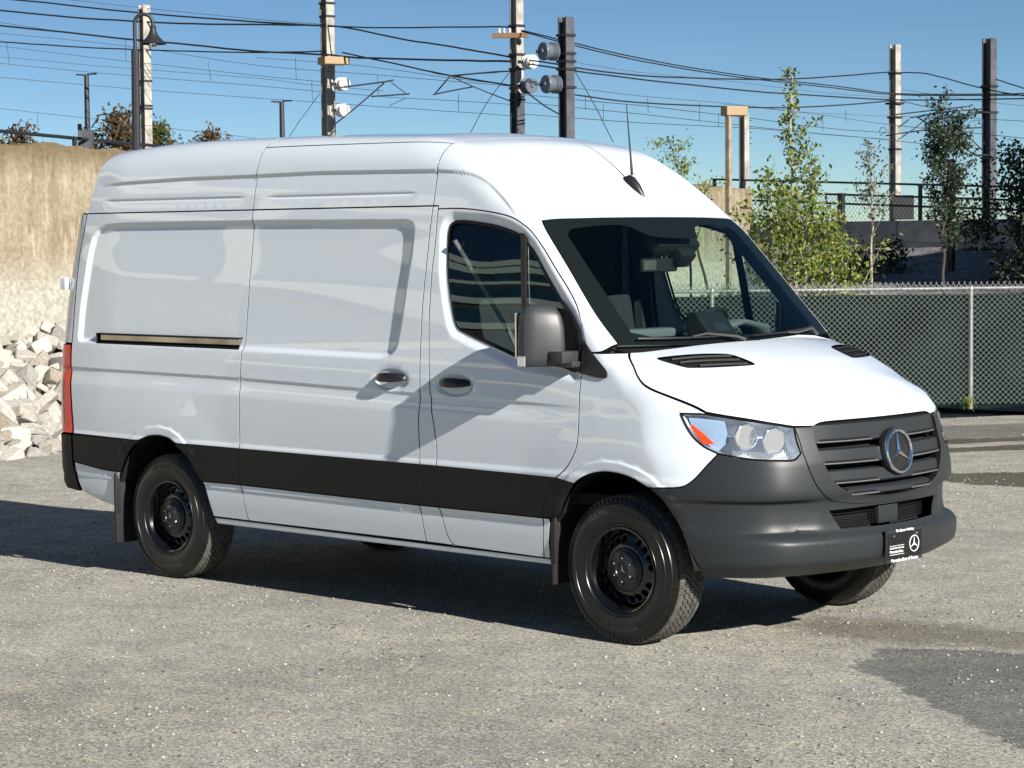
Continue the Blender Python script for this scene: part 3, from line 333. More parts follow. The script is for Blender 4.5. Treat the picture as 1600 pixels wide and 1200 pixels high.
PT={'P1': ((-39.0, 26.07, 7.79), (-38.87, 25.89, 4.26)), 'P2': ((-33.56, 27.16, 8.17), (-33.43, 26.97, 4.4)), 'P3': ((-26.93, 26.55, 7.84), (-26.8, 26.36, 4.2)), 'P4': ((-23.41, 24.24, 6.3), (-23.33, 24.12, 3.92)), 'P5': ((-26.93, 40.35, 6.82), (-26.78, 40.12, 2.4)), 'P6': ((-22.46, 37.68, 6.55), (-22.25, 37.38, 0.73)), 'box2': (-33.07, 26.9, 6.14), 'ins2a': (-32.91, 27.01, 5.61), 'ins2b': (-32.88, 26.98, 5.01), 'ins3a': (-26.37, 26.35, 5.71), 'ins3b': (-26.37, 26.31, 5.21), 'ins4a': (-23.42, 23.76, 5.62), 'ins4b': (-23.36, 23.76, 4.99), 'xarm3': (-26.83, 26.24, 6.28), 'goose_base': (-22.84, 13.44, 3.49), 'goose_top': (-22.91, 13.51, 5.1), 'goose_arc': (-22.84, 13.63, 5.67), 'goose_lamp': (-22.71, 13.72, 5.29), 'dl1b': (-41.53, 26.17, 4.88), 'dl1t': (-41.6, 26.22, 6.25), 'dl2b': (-37.97, 29.56, 4.47), 'dl2t': (-38.03, 29.59, 5.53), 'boxlamp_t': (-18.49, 23.24, 4.25), 'boxlamp_b': (-18.46, 23.1, 2.32), 'slimpost_t': (-23.36, 29.7, 4.61), 'slimpost_b': (-23.3, 29.62, 2.97), 'stub_t': (-25.08, 14.12, 4.0), 'stub_b': (-25.06, 14.09, 3.53), 'thinlamp_t': (-50.09, 31.89, 5.45), 'thinlamp_b': (-50.07, 31.85, 4.79), 'railLa': (-23.14, 10.4, 3.76), 'railLb': (-26.95, 17.85, 3.66), 'railRa': (-23.97, 29.0, 3.22), 'railRb': (-15.48, 28.76, 2.62), 'tree1': (-42.76, 24.96, 4.48), 'tree1t': (-42.69, 25.08, 5.06), 'tree2': (-42.18, 28.28, 4.41), 'tree2t': (-42.26, 28.3, 5.5), 'tree3': (-54.72, 41.32, 5.29), 'tree3t': (-54.75, 41.36, 6.08), 'birch_b': (-12.12, 16.6, 1.31), 'birch_t': (-12.3, 16.68, 4.27), 'sap_b': (-14.28, 21.46, 1.13), 'sap_t': (-14.39, 21.55, 3.39), 'pop_b': (-12.92, 21.38, 1.14), 'pop_t': (-12.97, 21.55, 3.7), 'dark_b': (-13.69, 24.79, 1.05), 'dark_t': (-13.75, 24.92, 3.28), 'sq': (-20.31, 31.07, 2.61)}

def wall_mat():
    m,n,b=node_mat('old_concrete'); tc=N_(n,'ShaderNodeTexCoord').outputs['Object']
    mp=N_(n,'ShaderNodeMapping'); mp.inputs['Scale'].default_value=(1,1,.16); n.links.new(tc,mp.inputs[0])
    st=noise(n,mp.outputs[0],3.0,8,.65); big=noise(n,tc,.8,8,.68,dist=.3); f=noise(n,tc,14,8,.7); vf=noise(n,tc,60,6,.7)
    c=ramp(n,big,[(.36,(.155,.105,.058)),(.46,(.25,.20,.125)),(.55,(.32,.28,.205)),(.66,(.40,.37,.30))])
    c=mix(n,.55,c,mix(n,ramp(n,big,[(.42,(0,0,0)),(.6,(1,1,1))]),(.20,.165,.11),(.36,.33,.27)))
    c=mix(n,ramp(n,st,[(.40,(.85,.85,.85)),(.52,(0,0,0))]),c,(.13,.105,.07)); st2=noise(n,mp.outputs[0],11.,6,.6); c=mix(n,ramp(n,st2,[(.40,(.55,.55,.55)),(.50,(0,0,0))]),c,(.17,.14,.095)); c=mix(n,ramp(n,st2,[(.56,(0,0,0)),(.66,(.6,.6,.6))]),c,(.46,.43,.36))
    sz=N_(n,'ShaderNodeSeparateXYZ'); n.links.new(tc,sz.inputs[0])
    zz=N_(n,'ShaderNodeMath',operation='ADD'); n.links.new(sz.outputs[2],zz.inputs[0]); sc=N_(n,'ShaderNodeMath',operation='MULTIPLY'); sc.inputs[1].default_value=.5; n.links.new(big,sc.inputs[0]); n.links.new(sc.outputs[0],zz.inputs[1])
    low=ramp(n,N_map(n,zz.outputs[0],2.2,1.7),[(0,(0,0,0)),(1,(1,1,1))])
    c=mix(n,.38,c,(.33,.285,.205)); c=mix(n,low,c,mix(n,ramp(n,f,[(.3,(0,0,0)),(.7,(1,1,1))]),(.31,.295,.25),(.41,.395,.35)))
    c=mix(n,ramp(n,N_map(n,zz.outputs[0],3.05,3.40),[(0,(0,0,0)),(1,(.85,.85,.85))]),c,(.12,.09,.05))
    g=ramp(n,f,[(.3,(.62,.60,.56)),(.55,(1,1,1)),(.75,(1.12,1.1,1.06))]); c=mix(n,.9,c,g,'MULTIPLY')
    g=ramp(n,vf,[(.3,(.6,.58,.54)),(.5,(1,1,1))]); c=mix(n,.6,c,g,'MULTIPLY')
    n.links.new(c,b.inputs['Base Color']); b.inputs['Roughness'].default_value=.92; b.inputs['Specular IOR Level'].default_value=.15
    h=N_(n,'ShaderNodeMath',operation='ADD'); n.links.new(f,h.inputs[0]); n.links.new(vf,h.inputs[1])
    bp=N_(n,'ShaderNodeBump'); bp.inputs['Strength'].default_value=.5; bp.inputs['Distance'].default_value=.015; n.links.new(h.outputs[0],bp.inputs['Height']); n.links.new(bp.outputs[0],b.inputs['Normal'])
    return m
def N_map(n,src,a,b_):
    r=N_(n,'ShaderNodeMapRange'); r.inputs[1].default_value=a; r.inputs[2].default_value=b_; n.links.new(src,r.inputs[0]); return r.outputs[0]
M['wall']=wall_mat()
WA=np.array([-15.06,5.6]); WB=np.array([-20.12,25.72]); wd=(WB-WA)/np.linalg.norm(WB-WA); wn=np.array([wd[1],-wd[0]])*(1 if wd[1]*1>0 else -1)
wn=np.array([wd[1],-wd[0]]); WL=np.linalg.norm(WB-WA)
WALL=empty('retaining_wall',(float(WA[0]),float(WA[1]),0),label='tall stained concrete retaining wall behind the van and rubble',cat='wall')
WALL.rotation_euler=(0,0,math.atan2(wd[1],wd[0]))
S0=-14.
def wall_panel(s0,s1,z0,z1,seed,top=False,endrag=False):
    r=np.random.default_rng(seed); ns=max(2,int((s1-s0)/.22)); nz=max(2,int((z1-z0)/.22))
    V=[];
    for side,yy_ in ((0,0.),(1,-.7)):      # local: x along wall, y to the back is +
        for j in range(nz+1):
            for i in range(ns+1):
                s=s0+(s1-s0)*i/ns; z=z0+(z1-z0)*j/nz
                if top and j==nz: z+= -.018*(s)*0 + r.normal(0,.018)+.03*math.sin(s*2.1)*math.sin(s*.7)
                if endrag and i==ns: s+= .18*math.sin(z*2.9)+r.normal(0,.05)
                V.append((s,(.7 if side else 0.)+(r.normal(0,.006) if not side else 0)+(-.012 if side==0 and 0<i<ns and 0<j<nz else 0),z))
    k=(ns+1)*(nz+1); F=[]
    for j in range(nz):
        for i in range(ns):
            a=j*(ns+1)+i; F+=[(a,a+1,a+ns+2,a+ns+1),(k+a,k+a+ns+1,k+a+ns+2,k+a+1)]
    for i in range(ns): a=nz*(ns+1)+i; F.append((a,a+1,k+a+1,k+a)); F.append((i,k+i,k+i+1,i+1))
    for j in range(nz):
        a=j*(ns+1); F.append((a,a+ns+1,k+a+ns+1,k+a)); a+=ns; F.append((a,k+a,k+a+ns+1,a+ns+1))
    o=mesh_np('concrete_panel',V,F,[M['wall']],WALL,smooth=True); o.data.set_sharp_from_angle(angle=math.radians(40)); return o
# local +y must point away from the camera side
sgn_back=1 if np.dot(np.array([-wd[1],wd[0]]),WA-np.array([CAM_POS.x,CAM_POS.y]))>0 else -1
if sgn_back<0: pass
cuts=[-14,-8.,-2.2,3.6,9.4,15.2,WL]
for i,(a,b_) in enumerate(zip(cuts,cuts[1:])):
    t0=3.17-(3.17-2.92)*max(0,(a+b_)/2)/WL
    wall_panel(a+.003,b_-.003,-.5,1.6292,20+i,endrag=(i==5)); wall_panel(a+.003,b_-.003,1.6305,t0+.02,40+i,top=True,endrag=(i==5))
# ================================================================== RUBBLE
m,n,b=node_mat('rubble_concrete'); tc=N_(n,'ShaderNodeTexCoord').outputs['Object']; oi=N_(n,'ShaderNodeObjectInfo')
c=ramp(n,oi.outputs['Random'],[(0.,(.26,.215,.17)),(.08,(.30,.28,.25)),(.45,(.41,.395,.355)),(.8,(.50,.485,.44)),(1.,(.24,.235,.22))])
f=noise(n,tc,7,8,.7); c=mix(n,.9,c,ramp(n,f,[(.3,(.60,.57,.52)),(.6,(1,1,1))]),'MULTIPLY'); n.links.new(c,b.inputs['Base Color']); b.inputs['Roughness'].default_value=.92
bp=N_(n,'ShaderNodeBump'); bp.inputs['Strength'].default_value=.7; bp.inputs['Distance'].default_value=.02; n.links.new(f,bp.inputs['Height']); n.links.new(bp.outputs[0],b.inputs['Normal']); M['rubble']=m
def chunk(seed):
    r=random.Random(seed); bm=bmesh.new(); d=(1,r.uniform(.5,.8),r.uniform(.38,.62))
    for x in (-.5,.5):
        for y in (-.5,.5):
            for z in (-.5,.5):
                for q in range(1 if r.random()<.55 else 2):
                    bm.verts.new((x*d[0]*r.uniform(.75,1.05),y*d[1]*r.uniform(.7,1.05),z*d[2]*r.uniform(.7,1.05)))
    h=bmesh.ops.convex_hull(bm,input=bm.verts[:]); bmesh.ops.delete(bm,geom=[g_ for g_ in h['geom_interior'] if isinstance(g_,bmesh.types.BMVert)],context='VERTS')
    bmesh.ops.bevel(bm,geom=bm.edges[:],offset=.03,segments=1,affect='EDGES'); bmesh.ops.recalc_face_normals(bm,faces=bm.faces)
    me=bpy.data.meshes.new('stone'); bm.to_mesh(me); bm.free(); me.materials.append(M['rubble']); return me
CH=[chunk(s) for s in range(12)]
def wpt(s,t,z): p=WA+wd*s+wn*t; return (float(p[0]),float(p[1]),z)      # s along the wall, t out from it towards the camera
RUB=empty('rubble_pile',wpt(0,1,0),label='heap of broken pale concrete blocks against the retaining wall',cat='rubble heap')
rr=random.Random(5)
def pile_h(s,t): return max(0,1.26*(1-t/2.15))*(.93+.10*math.sin(s*1.9))*min(1,max(.35,(6.5-s)/3.))
b=MB(); V=[];ns,nt_=30,8
for i in range(ns+1):
    for j in range(nt_+1):
        s=-5+11*i/ns; t=.02+2.0*j/nt_; V.append(Vector(wpt(s,t,gh(*wpt(s,t,0)[:2])-.02+max(0,pile_h(s,t)-.20)))-RUB.location)
b.add(V,[(i*(nt_+1)+j,(i+1)*(nt_+1)+j,(i+1)*(nt_+1)+j+1,i*(nt_+1)+j+1) for i in range(ns) for j in range(nt_)]); core=b.build('rubble_earth',mat('rubble_earth',(.05,.04,.03),rough=.95,bump=(30,.6,.03)),RUB); core['kind']='stuff'
cnt=0
for j in range(14):
    t=.08+j*.150
    s=-4.95+(j%2)*.16
    while s<6.0:
        L=.15+.29*rr.random()**1.3; hgt=pile_h(s,t)
        o=bpy.data.objects.new('stone',CH[rr.randrange(12)]); COL.objects.link(o); o.parent=RUB
        x,y,_=wpt(s+rr.uniform(-.06,.06),t+rr.uniform(-.07,.07),0); o.location=Vector((x,y,float(gh(x,y))+hgt-.10+rr.uniform(-.05,.07)))-RUB.location
        o.rotation_euler=(rr.uniform(-.7,.7),rr.uniform(-.7,.7),rr.uniform(0,6.28)); o.scale=(L,L*rr.uniform(.8,1.1),L*rr.uniform(.8,1.2)); s+=L*.74; cnt+=1
# ---- leafy things
def leafmesh(name,pts,size,m,parent=None,rng=None,up=.3,elong=1.3):
    r=rng or RNG; n=len(pts); P=np.asarray(pts,float)
    d=r.normal(0,1,(n,3)); d[:,2]=np.abs(d[:,2])*.5+up*r.random(n); d/=np.linalg.norm(d,axis=1,keepdims=True)
    a=np.cross(d,r.normal(0,1,(n,3))); a/=np.linalg.norm(a,axis=1,keepdims=True)+1e-9; b_=np.cross(d,a)
    s=(size*(.6+.8*r.random(n)))[:,None]
    V=np.stack([P-a*s*.0,P+a*s*.45*elong-b_*s*.35,P+a*s*elong,P+a*s*.45*elong+b_*s*.35],1)
    V[:,1]+=d*s*.08; V[:,3]+=d*s*.08
    F=np.arange(4*n).reshape(n,4)
    me=bpy.data.meshes.new(name); V=V.reshape(-1,3); me.vertices.add(4*n); me.vertices.foreach_set('co',V.ravel()); me.loops.add(4*n); me.loops.foreach_set('vertex_index',F.ravel().astype(np.int32)); me.polygons.add(n); me.polygons.foreach_set('loop_start',np.arange(0,4*n,4,dtype=np.int32)); me.update(calc_edges=True)
    return link(name,me,parent,m)
def leaf_mat(name,cols,trans=.35):
    m,n,b=node_mat(name); gi=N_(n,'ShaderNodeNewGeometry'); k=len(cols); c=ramp(n,gi.outputs['Random Per Island'],[(i/(k-1),q) for i,q in enumerate(cols)])
    n.links.new(c,b.inputs['Base Color']); b.inputs['Roughness'].default_value=.55
    tr=N_(n,'ShaderNodeBsdfTranslucent'); n.links.new(c,tr.inputs[0]); mx=N_(n,'ShaderNodeMixShader'); mx.inputs[0].default_value=trans; o=n.nodes['Material Output']
    n.links.new(b.outputs[0],mx.inputs[1]); n.links.new(tr.outputs[0],mx.inputs[2]); n.links.new(mx.outputs[0],o.inputs[0]); return m
M['leaf_light']=leaf_mat('light_leaves',[(.045,.085,.014),(.08,.14,.018),(.15,.20,.025),(.26,.26,.035),(.07,.12,.018)])
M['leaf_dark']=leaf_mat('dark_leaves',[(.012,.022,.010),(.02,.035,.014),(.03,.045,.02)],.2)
M['leaf_grey']=leaf_mat('grey_green_leaves',[(.05,.07,.04),(.09,.11,.06),(.06,.08,.05)])
M['leaf_red']=leaf_mat('rusty_leaves',[(.09,.05,.025),(.16,.08,.035),(.06,.07,.025),(.12,.09,.04)])
M['leaf_mix']=leaf_mat('autumn_green_leaves',[(.04,.06,.015),(.07,.09,.02),(.16,.085,.03),(.05,.07,.02)])
M['bark_pale']=mat('pale_bark',(.30,.27,.21),rough=.9,noise=(20,[(.35,(.14,.12,.09)),(.6,(.36,.33,.27))]))
M['bark']=mat('dark_bark',(.05,.042,.034),rough=.95)
def tufts(name,spots,h,n,m,label,cat,group=None):
    for k,(x,y,z) in enumerate(spots):
        r=np.random.default_rng(900+k); o=empty(name,(x,y,z),label=label[k] if isinstance(label,list) else label,cat=cat,group=group)
        b=MB()
        for q in range(n//6): 
            a=r.uniform(0,6.28); d=r.uniform(.1,.35); b.tube([(0,0,0),(math.cos(a)*d*h*.5,math.sin(a)*d*h*.5,h*.5),(math.cos(a)*d*h,math.sin(a)*d*h,h*r.uniform(.7,1))],.004,4)
        b.build('stem',m,o)
        P=np.stack([r.normal(0,h*.28,n),r.normal(0,h*.28,n),r.uniform(.0,h,n)],1); leafmesh('foliage',P,h*.16,m,o,r)
tufts('weed_clump',[wpt(.35,1.75,.36),wpt(1.35,1.55,.48),wpt(1.9,1.65,.36),wpt(.9,1.9,.16)],.34,120,M['leaf_light'],['tall thin green weed at the left of the rubble heap','green weed tuft growing among the pale rubble blocks','low bright green weed near the van tail lamp','rusty green weed at the foot of the rubble heap'],'weed')

# ================================================================== RAILWAY SIDE
M['conc_shade']=mat('parapet_concrete',(.23,.235,.24),rough=.9,noise=(3,[(.3,(.16,.165,.17)),(.7,(.30,.30,.30))]),bump=(20,.4,.02))
M['steel_rust']=mat('weathered_steel',(.06,.065,.08),rough=.7,noise=(4,[(.3,(.035,.04,.052)),(.7,(.085,.088,.10))]))
M['steel_pale']=mat('galvanised_steel',(.30,.29,.26),rough=.6,noise=(5,[(.35,(.20,.19,.165)),(.6,(.34,.32,.285))]))
M['wire']=mat('cable_black',(.012,.013,.015),rough=.6)
M['thinwire']=mat('wire_grey',(.04,.045,.05),rough=.5)
M['iron']=mat('black_iron',(.014,.016,.020),rough=.55)
M['ceramic']=mat('white_ceramic',(.55,.54,.52),rough=.35,coat=.4)
M['ceramic_dark']=mat('grey_ceramic',(.09,.105,.13),rough=.4,coat=.2)
M['tan']=mat('tan_metal',(.28,.20,.11),rough=.6)
M['cloth']=mat('green_screen_cloth',(.006,.014,.012),rough=.95,spec=.05,noise=(2,[(.35,(.003,.008,.007)),(.65,(.010,.021,.018))]))
M['cloth2']=mat('pale_box_cloth',(.04,.05,.042),rough=.9,noise=(4,[(.3,(.03,.038,.03)),(.7,(.06,.068,.055))]))  # paler cloth imitating a lit box behind the screen
# bank and parapet
def bank_h(x,y):
    return np.interp(y,[14.6,16.5,19.,29.,29.4,80],[-.05,.35,.92,1.86,1.9,1.9])
xs=np.arange(-26,6.1,.7); ys_=np.concatenate([np.arange(14.6,29.5,.5),[34.,80.]])
X,Y=np.meshgrid(xs,ys_); Z=bank_h(X,Y)+RNG.normal(0,.03,X.shape); Z[Y<15]=-.05; k=(Y-15.)-(X+6.4)*.95
Y2=Y.copy(); 
Z=np.where(Y< 14.6+1.6+np.clip((X+7)*.9,-9,4)*1.0,np.minimum(Z,-.06),Z)
nx,ny=len(xs),len(ys_); idx=np.arange(nx*ny).reshape(ny,nx); F=np.stack([idx[:-1,:-1],idx[:-1,1:],idx[1:,1:],idx[1:,:-1]],-1).reshape(-1,4)
Z=np.where(Y<28,-.1+(Z+.1)*np.clip((X+18.6+(28-Y)*-.28+1.9)/1.8,0,1),Z)
M['ballast']=gravel_mat('bank_ballast',(.17,.175,.185),(.10,.105,.115),scale=.25,bumps=1.)
o=mesh_np('embankment',np.stack([X,Y2,Z],-1).reshape(-1,3),F,[M['ballast']],smooth=True); tag(o,kind='structure')
stoneb=stones_np('bank_stones',9000,(-17.6,0,18.5,28.2),.03,.075,M['stone'],31,'dark ballast stones covering the shaded railway bank',lambda x,y,r:(np.abs((x-CAM_POS.x)*CR.x+(y-CAM_POS.y)*CR.y)<((x-CAM_POS.x)*CF.x+(y-CAM_POS.y)*CF.y)*.26),2.)
co=np.empty(len(stoneb.data.vertices)*3); stoneb.data.vertices.foreach_get('co',co); co=co.reshape(-1,3); co[:,2]+=bank_h(co[:,0],co[:,1]); stoneb.data.vertices.foreach_set('co',co.ravel())
PAR=empty('parapet_wall',(-17.5,28.55,0),rz=-.19,label='low grey concrete parapet along the railway bank',cat='wall')
b=MB(); 
for i in range(11): b=MB(); b.box((-8.6+i*2.1,0,2.10),(2.07,.35,.44),bev=.015); b.build('wall_block',M['conc_shade'],PAR); 
b=MB(); b.box((2.,-.10,1.83),(24,.5,.10)); b.build('footing',M['conc_shade'],PAR)
def railing(name,a,b_,top,mids,bottom,spacing,label,meshy=True,r=.022):
    a=Vector(a); b_=Vector(b_); o=empty(name,a,label=label,cat='railing'); d=(b_-a); L=d.length; n=max(2,int(L/spacing)); 
    for i in range(n+1): q=MB(); p=d*(i/n); q.box(p+Vector((0,0,-(top-bottom)/2)),(.06,.06,top-bottom+.04)); q.build('post',M['iron'],o)
    for k,dz in enumerate([0]+mids): q=MB(); q.tube([Vector((0,0,-dz)),d+Vector((0,0,-dz))],r,6); q.build('rail',M['iron'],o)
    if meshy:
        q=MB(); h=(mids[-1] if mids else top-bottom)-(mids[0] if mids else 0)+.0; z0=-(mids[0] if mids else 0); z1=-(top-bottom)
        u=d.normalized(); step=.11; s=-(z0-z1)
        while s<L:
            for sg in (1,-1):
                s0,s1=max(0,s),min(L,s+(z0-z1)); 
                if s1<=s0: continue
                za=z0-(s0-s); zb=z0-(s1-s)
                if sg<0: za,zb=z1+(s0-s),z1+(s1-s)
                q.tube([u*s0+Vector((0,0,za)),u*s1+Vector((0,0,zb))],.0032,3,cap=False)
            s+=step
        w_=q.build('wire_mesh',M['iron'],o); w_['kind']='stuff'
    return o
railing('bridge_railing',(-24.2,29.75,3.26),(-15.2,28.0,2.88),.95,[.24,.42],.0,2.6,'black railing with wire mesh along the top of the parapet')
railing('bridge_railing',(-15.2,28.0,2.88),(-9.5,26.9,2.66),.86,[.24,.42],.0,2.6,'black railing section at the far right beyond the tall pole',meshy=True)
railing('track_fence',(-23.14,10.4,3.80),(-28.1,20.2,3.72),.9,[],.0,3.1,'black top rail of the fence above the concrete wall',meshy=False,r=.03)
q=empty('small_sign',PT['sq'],label='small dark square box on the railing beside the pale pole',cat='sign'); b=MB(); b.box((0,0,0),(.45,.10,.50),R=Matrix.Rotation(.75,3,'Z'),bev=.02); b.build('panel',M['iron'],q)
# dark tall posts standing in the bank fence (in the shade)
for k,(x,y) in enumerate(((-17.75,25.4),(-14.75,24.4),(-11.7,23.4))):
    q=empty('fence_post',(x,y,float(bank_h(x,y))),label=['dark steel post left of the thin sapling','dark steel post between sapling and poplar','dark steel post right of the poplar'][k],cat='post',group='dark posts on the shaded bank'); b=MB(); b.box((0,0,.55),(.10,.10,1.4 if k!=1 else 2.6)); b.box((0,0,1.27 if k!=1 else 1.87),(.13,.13,.04)); b.build('shaft',M['iron'],q)

def hbeam(b,c,z0,z1,w_,rot,t=.025):
    R_=Matrix.Rotation(rot,3,'Z'); h=(z1-z0); cz=(z0+z1)/2
    for dx in (-w_/2,w_/2): b.box(Vector((c[0],c[1],cz))+R_@Vector((dx,0,0)),(t,w_,h),R=R_)
    b.box(Vector((c[0],c[1],cz)),(w_,t,h),R=R_)
fa=math.atan2(CF.y,CF.x)
def pole(key,w_,m,label,rot=-.10,bands=(),lowz=None,two=None):
    (x,y,zt),(_,_,zb)=PT[key]; z0=lowz if lowz is not None else 1.5
    o=empty('catenary_pole',(x,y,z0),label=label,cat='pole',group='steel catenary poles'); b=MB(); hbeam(b,(0,0),0,zt-z0,w_*.78,rot); b.build('column',m,o)
    for z,ww in bands: b=MB(); b.box((0,0,z-z0),(ww*.82,ww*.82,.05),R=Matrix.Rotation(rot,3,'Z')); b.build('clamp',M['iron'],o)
    return o
p1=pole('P1',.26,M['steel_pale'],'pale steel pole behind the gooseneck lamp at the left',bands=((5.95,.30),(5.35,.30),(5.28,.30)))
p2=pole('P2',.29,M['steel_pale'],'pale steel pole carrying a tan box and two white insulators',bands=((7.5,.34),(7.2,.33),(6.2,.33)))
p3=pole('P3',.25,M['steel_pale'],'steel pole with wooden crossarm above the van roof',bands=((6.5,.31),(5.9,.31),(5.6,.30),(5.2,.30),(4.95,.30)))
b=MB(); hbeam(b,(0,0),0,5.10-1.5,.25*.78+.012,-.10,t=.037); b.build('dark_lower_column',M['steel_rust'],p3)
p4=pole('P4',.27,M['steel_rust'],'short dark steel pole with two grey drum insulators',bands=((5.95,.34),(5.6,.34),(5.45,.34),(5.3,.34),(4.95,.34)))
p5=pole('P5',.25,M['steel_pale'],'pale steel pole carrying bracket arms beside the far railing',bands=((6.1,.30),(5.35,.42),(5.0,.34),(4.2,.30)))
p6=pole('P6',.29,M['steel_rust'],'tall dark steel pole at the right edge of the photo',lowz=.7,bands=((5.45,.36),(4.85,.36),(3.8,.36)))
def part_at(parent,b,name,m,loc,**k): o=b.build(name,m,parent,**k); o.location=Vector(loc)-parent.location; return o
fw=Vector((CF.x,CF.y,0)).normalized(); rt=Vector((CR.x,CR.y,0)).normalized()
b=MB(); b.box((0,0,0),(.62,.42,.17),R=Matrix.Rotation(fa+math.pi/2+.5,3,'Z'),bev=.015); part_at(p2,b,'tan_box',M['tan'],PT['box2'])
b=MB()
for k in range(4): b.tube([(0,0,.08),(0,0,.19)],.022,6); b.v=[(x+(.13 if i>=len(b.v)-12 else 0)*0,y,z) for i,(x,y,z) in enumerate(b.v)]
def drum(parent,loc,R_,m,ax,wd_=.24):
    b=MB(); prof=[(R_*.2,-wd_/2-.05),(R_*.25,-wd_/2),(R_*.95,-wd_/2),(R_,-wd_/2+.03),(R_*.80,-wd_/2+.06),(R_,-wd_/2+.10),(R_*.80,-wd_/2+.13),(R_,wd_/2-.04),(R_*.95,wd_/2),(R_*.3,wd_/2),(R_*.22,wd_/2+.03)]
    b.lathe(prof,24,(0,0,0),ax); o=part_at(parent,b,'drum_insulator',m,loc,smooth=True,angle=30)
    b=MB(); b.tube([Vector((0,0,0)),-Vector(rt)*.25],.035,6); b.build('bracket',M['iron'],o)
dax=(-fw*.8+rt*.6).normalized()
drum(p2,PT['ins2a'],.155,M['ceramic'],dax); drum(p2,PT['ins2b'],.155,M['ceramic'],dax)
drum(p3,PT['ins3a'],.150,M['ceramic'],dax); drum(p3,PT['ins3b'],.165,M['ceramic_dark'],dax)
dax2=(-fw*.55-rt*.83).normalized()
drum(p4,PT['ins4a'],.180,M['ceramic_dark'],dax2,.30); drum(p4,PT['ins4b'],.180,M['ceramic_dark'],dax2,.30)
b=MB(); b.box((0,0,0),(.75,.10,.10),R=Matrix.Rotation(fa+math.pi/2,3,'Z')); xo=part_at(p3,b,'crossarm',mat('crossarm_wood',(.16,.09,.05),rough=.85),PT['xarm3'])
b=MB()
for d in (-.22,-.12,.0,.26): b.lathe([(.02,0),(.03,.03),(.02,.05),(.03,.08),(.0,.11)],8,rt*d+Vector((0,0,.05)),(0,0,1))
b.build('pin_insulator',M['ceramic'],xo)
# cables, wires and bracket arms
def side_of(p):
    q=Vector(p)-CAM_POS; return q.dot(CR)/q.dot(CF)*3722+800
SPOT=[(-60,'left edge'),(225,'gooseneck lamp'),(508,'tan-box pole'),(804,'crossarm pole'),(884,'drum pole'),(1150,'tan lamp'),(1398,'bracket pole'),(1546,'dark right pole'),(1660,'right edge')]
def spot(x): return min(SPOT,key=lambda s_:abs(s_[0]-x))[1]
ORD=['top','second','third','fourth','fifth','sixth','seventh','eighth','ninth','tenth','eleventh','twelfth']
def wires(kind,name,m,n,adj,cat,group):
    info=[]
    for k,(pts,r) in enumerate(WIRES[kind]):
        a,c=side_of(pts[0]),side_of(pts[-1]); short=abs(c-a)<16 or abs(c-a)<70 and abs(pts[0][2]-pts[-1][2])>.7; mid=(a+c)/2
        key=('short',spot(mid)) if short else ('long',spot(a),spot(c)); info.append((key,-(pts[0][2]+pts[-1][2]),k,mid))
    rank={}
    for key in set(i_[0] for i_ in info):
        grp=sorted([i_ for i_ in info if i_[0]==key],key=lambda t:(t[3] if key[0]=='short' else t[1]))
        for q,g_ in enumerate(grp): rank[g_[2]]=(q,len(grp),key)
    for k,(pts,r) in enumerate(WIRES[kind]):
        q,n_,key=rank[k]
        if key[0]=='short': lb='short %s %s by the %s%s'%('upright' ,'dropper wire' if kind=='wire' else 'cable',key[1],'' if n_==1 else ', %s from the left'%('first' if q==0 else ORD[q]))
        else: lb='%s from %s to %s%s'%(adj,'the '+key[1],'the '+key[2],'' if n_==1 else ', %s of them counted downwards'%('first' if q==0 else ORD[q]))
        b=MB(); o0=Vector(pts[0]); b.tube([Vector(p)-o0 for p in pts],r,n,cap=True); o=b.build(name,m); o.location=o0; tag(o,label=lb,cat=cat,group=group)
wires('cable','overhead_cable',M['wire'],5,'thick black cable','cable','thick black cables across the sky')
wires('wire','overhead_wire',M['thinwire'],4,'thin railway wire','wire','thin railway wires across the sky')
PX=[(225,p1),(508,p2),(806,p3),(885,p4),(1398,p5),(1546,p6)]
for pts,r in WIRES['arm']:
    mid=(side_of(pts[0])+side_of(pts[-1]))/2
    pl=p1 if mid<230 else (p2 if mid<660 else (p3 if mid<1000 else (p6 if side_of(pts[-1])>1515 else p5)))
    b=MB(); b.tube([Vector(p)-pl.location for p in pts],r,6); b.build('bracket_arm',M['iron'],pl)
for a,c in WIRES['insul'][:0]:
    b=MB(); A,B=Vector(a),Vector(c); b.tube([A-p3.location,(A*.85+B*.15)-p3.location,(A*.15+B*.85)-p3.location,B-p3.location],[.012,.024,.024,.012],6); b.build('strain_insulator',M['ceramic'],p3)
# white strain insulators on the wires
for k,(px,l_) in enumerate((((-33.,28.9,7.7),0),)): pass

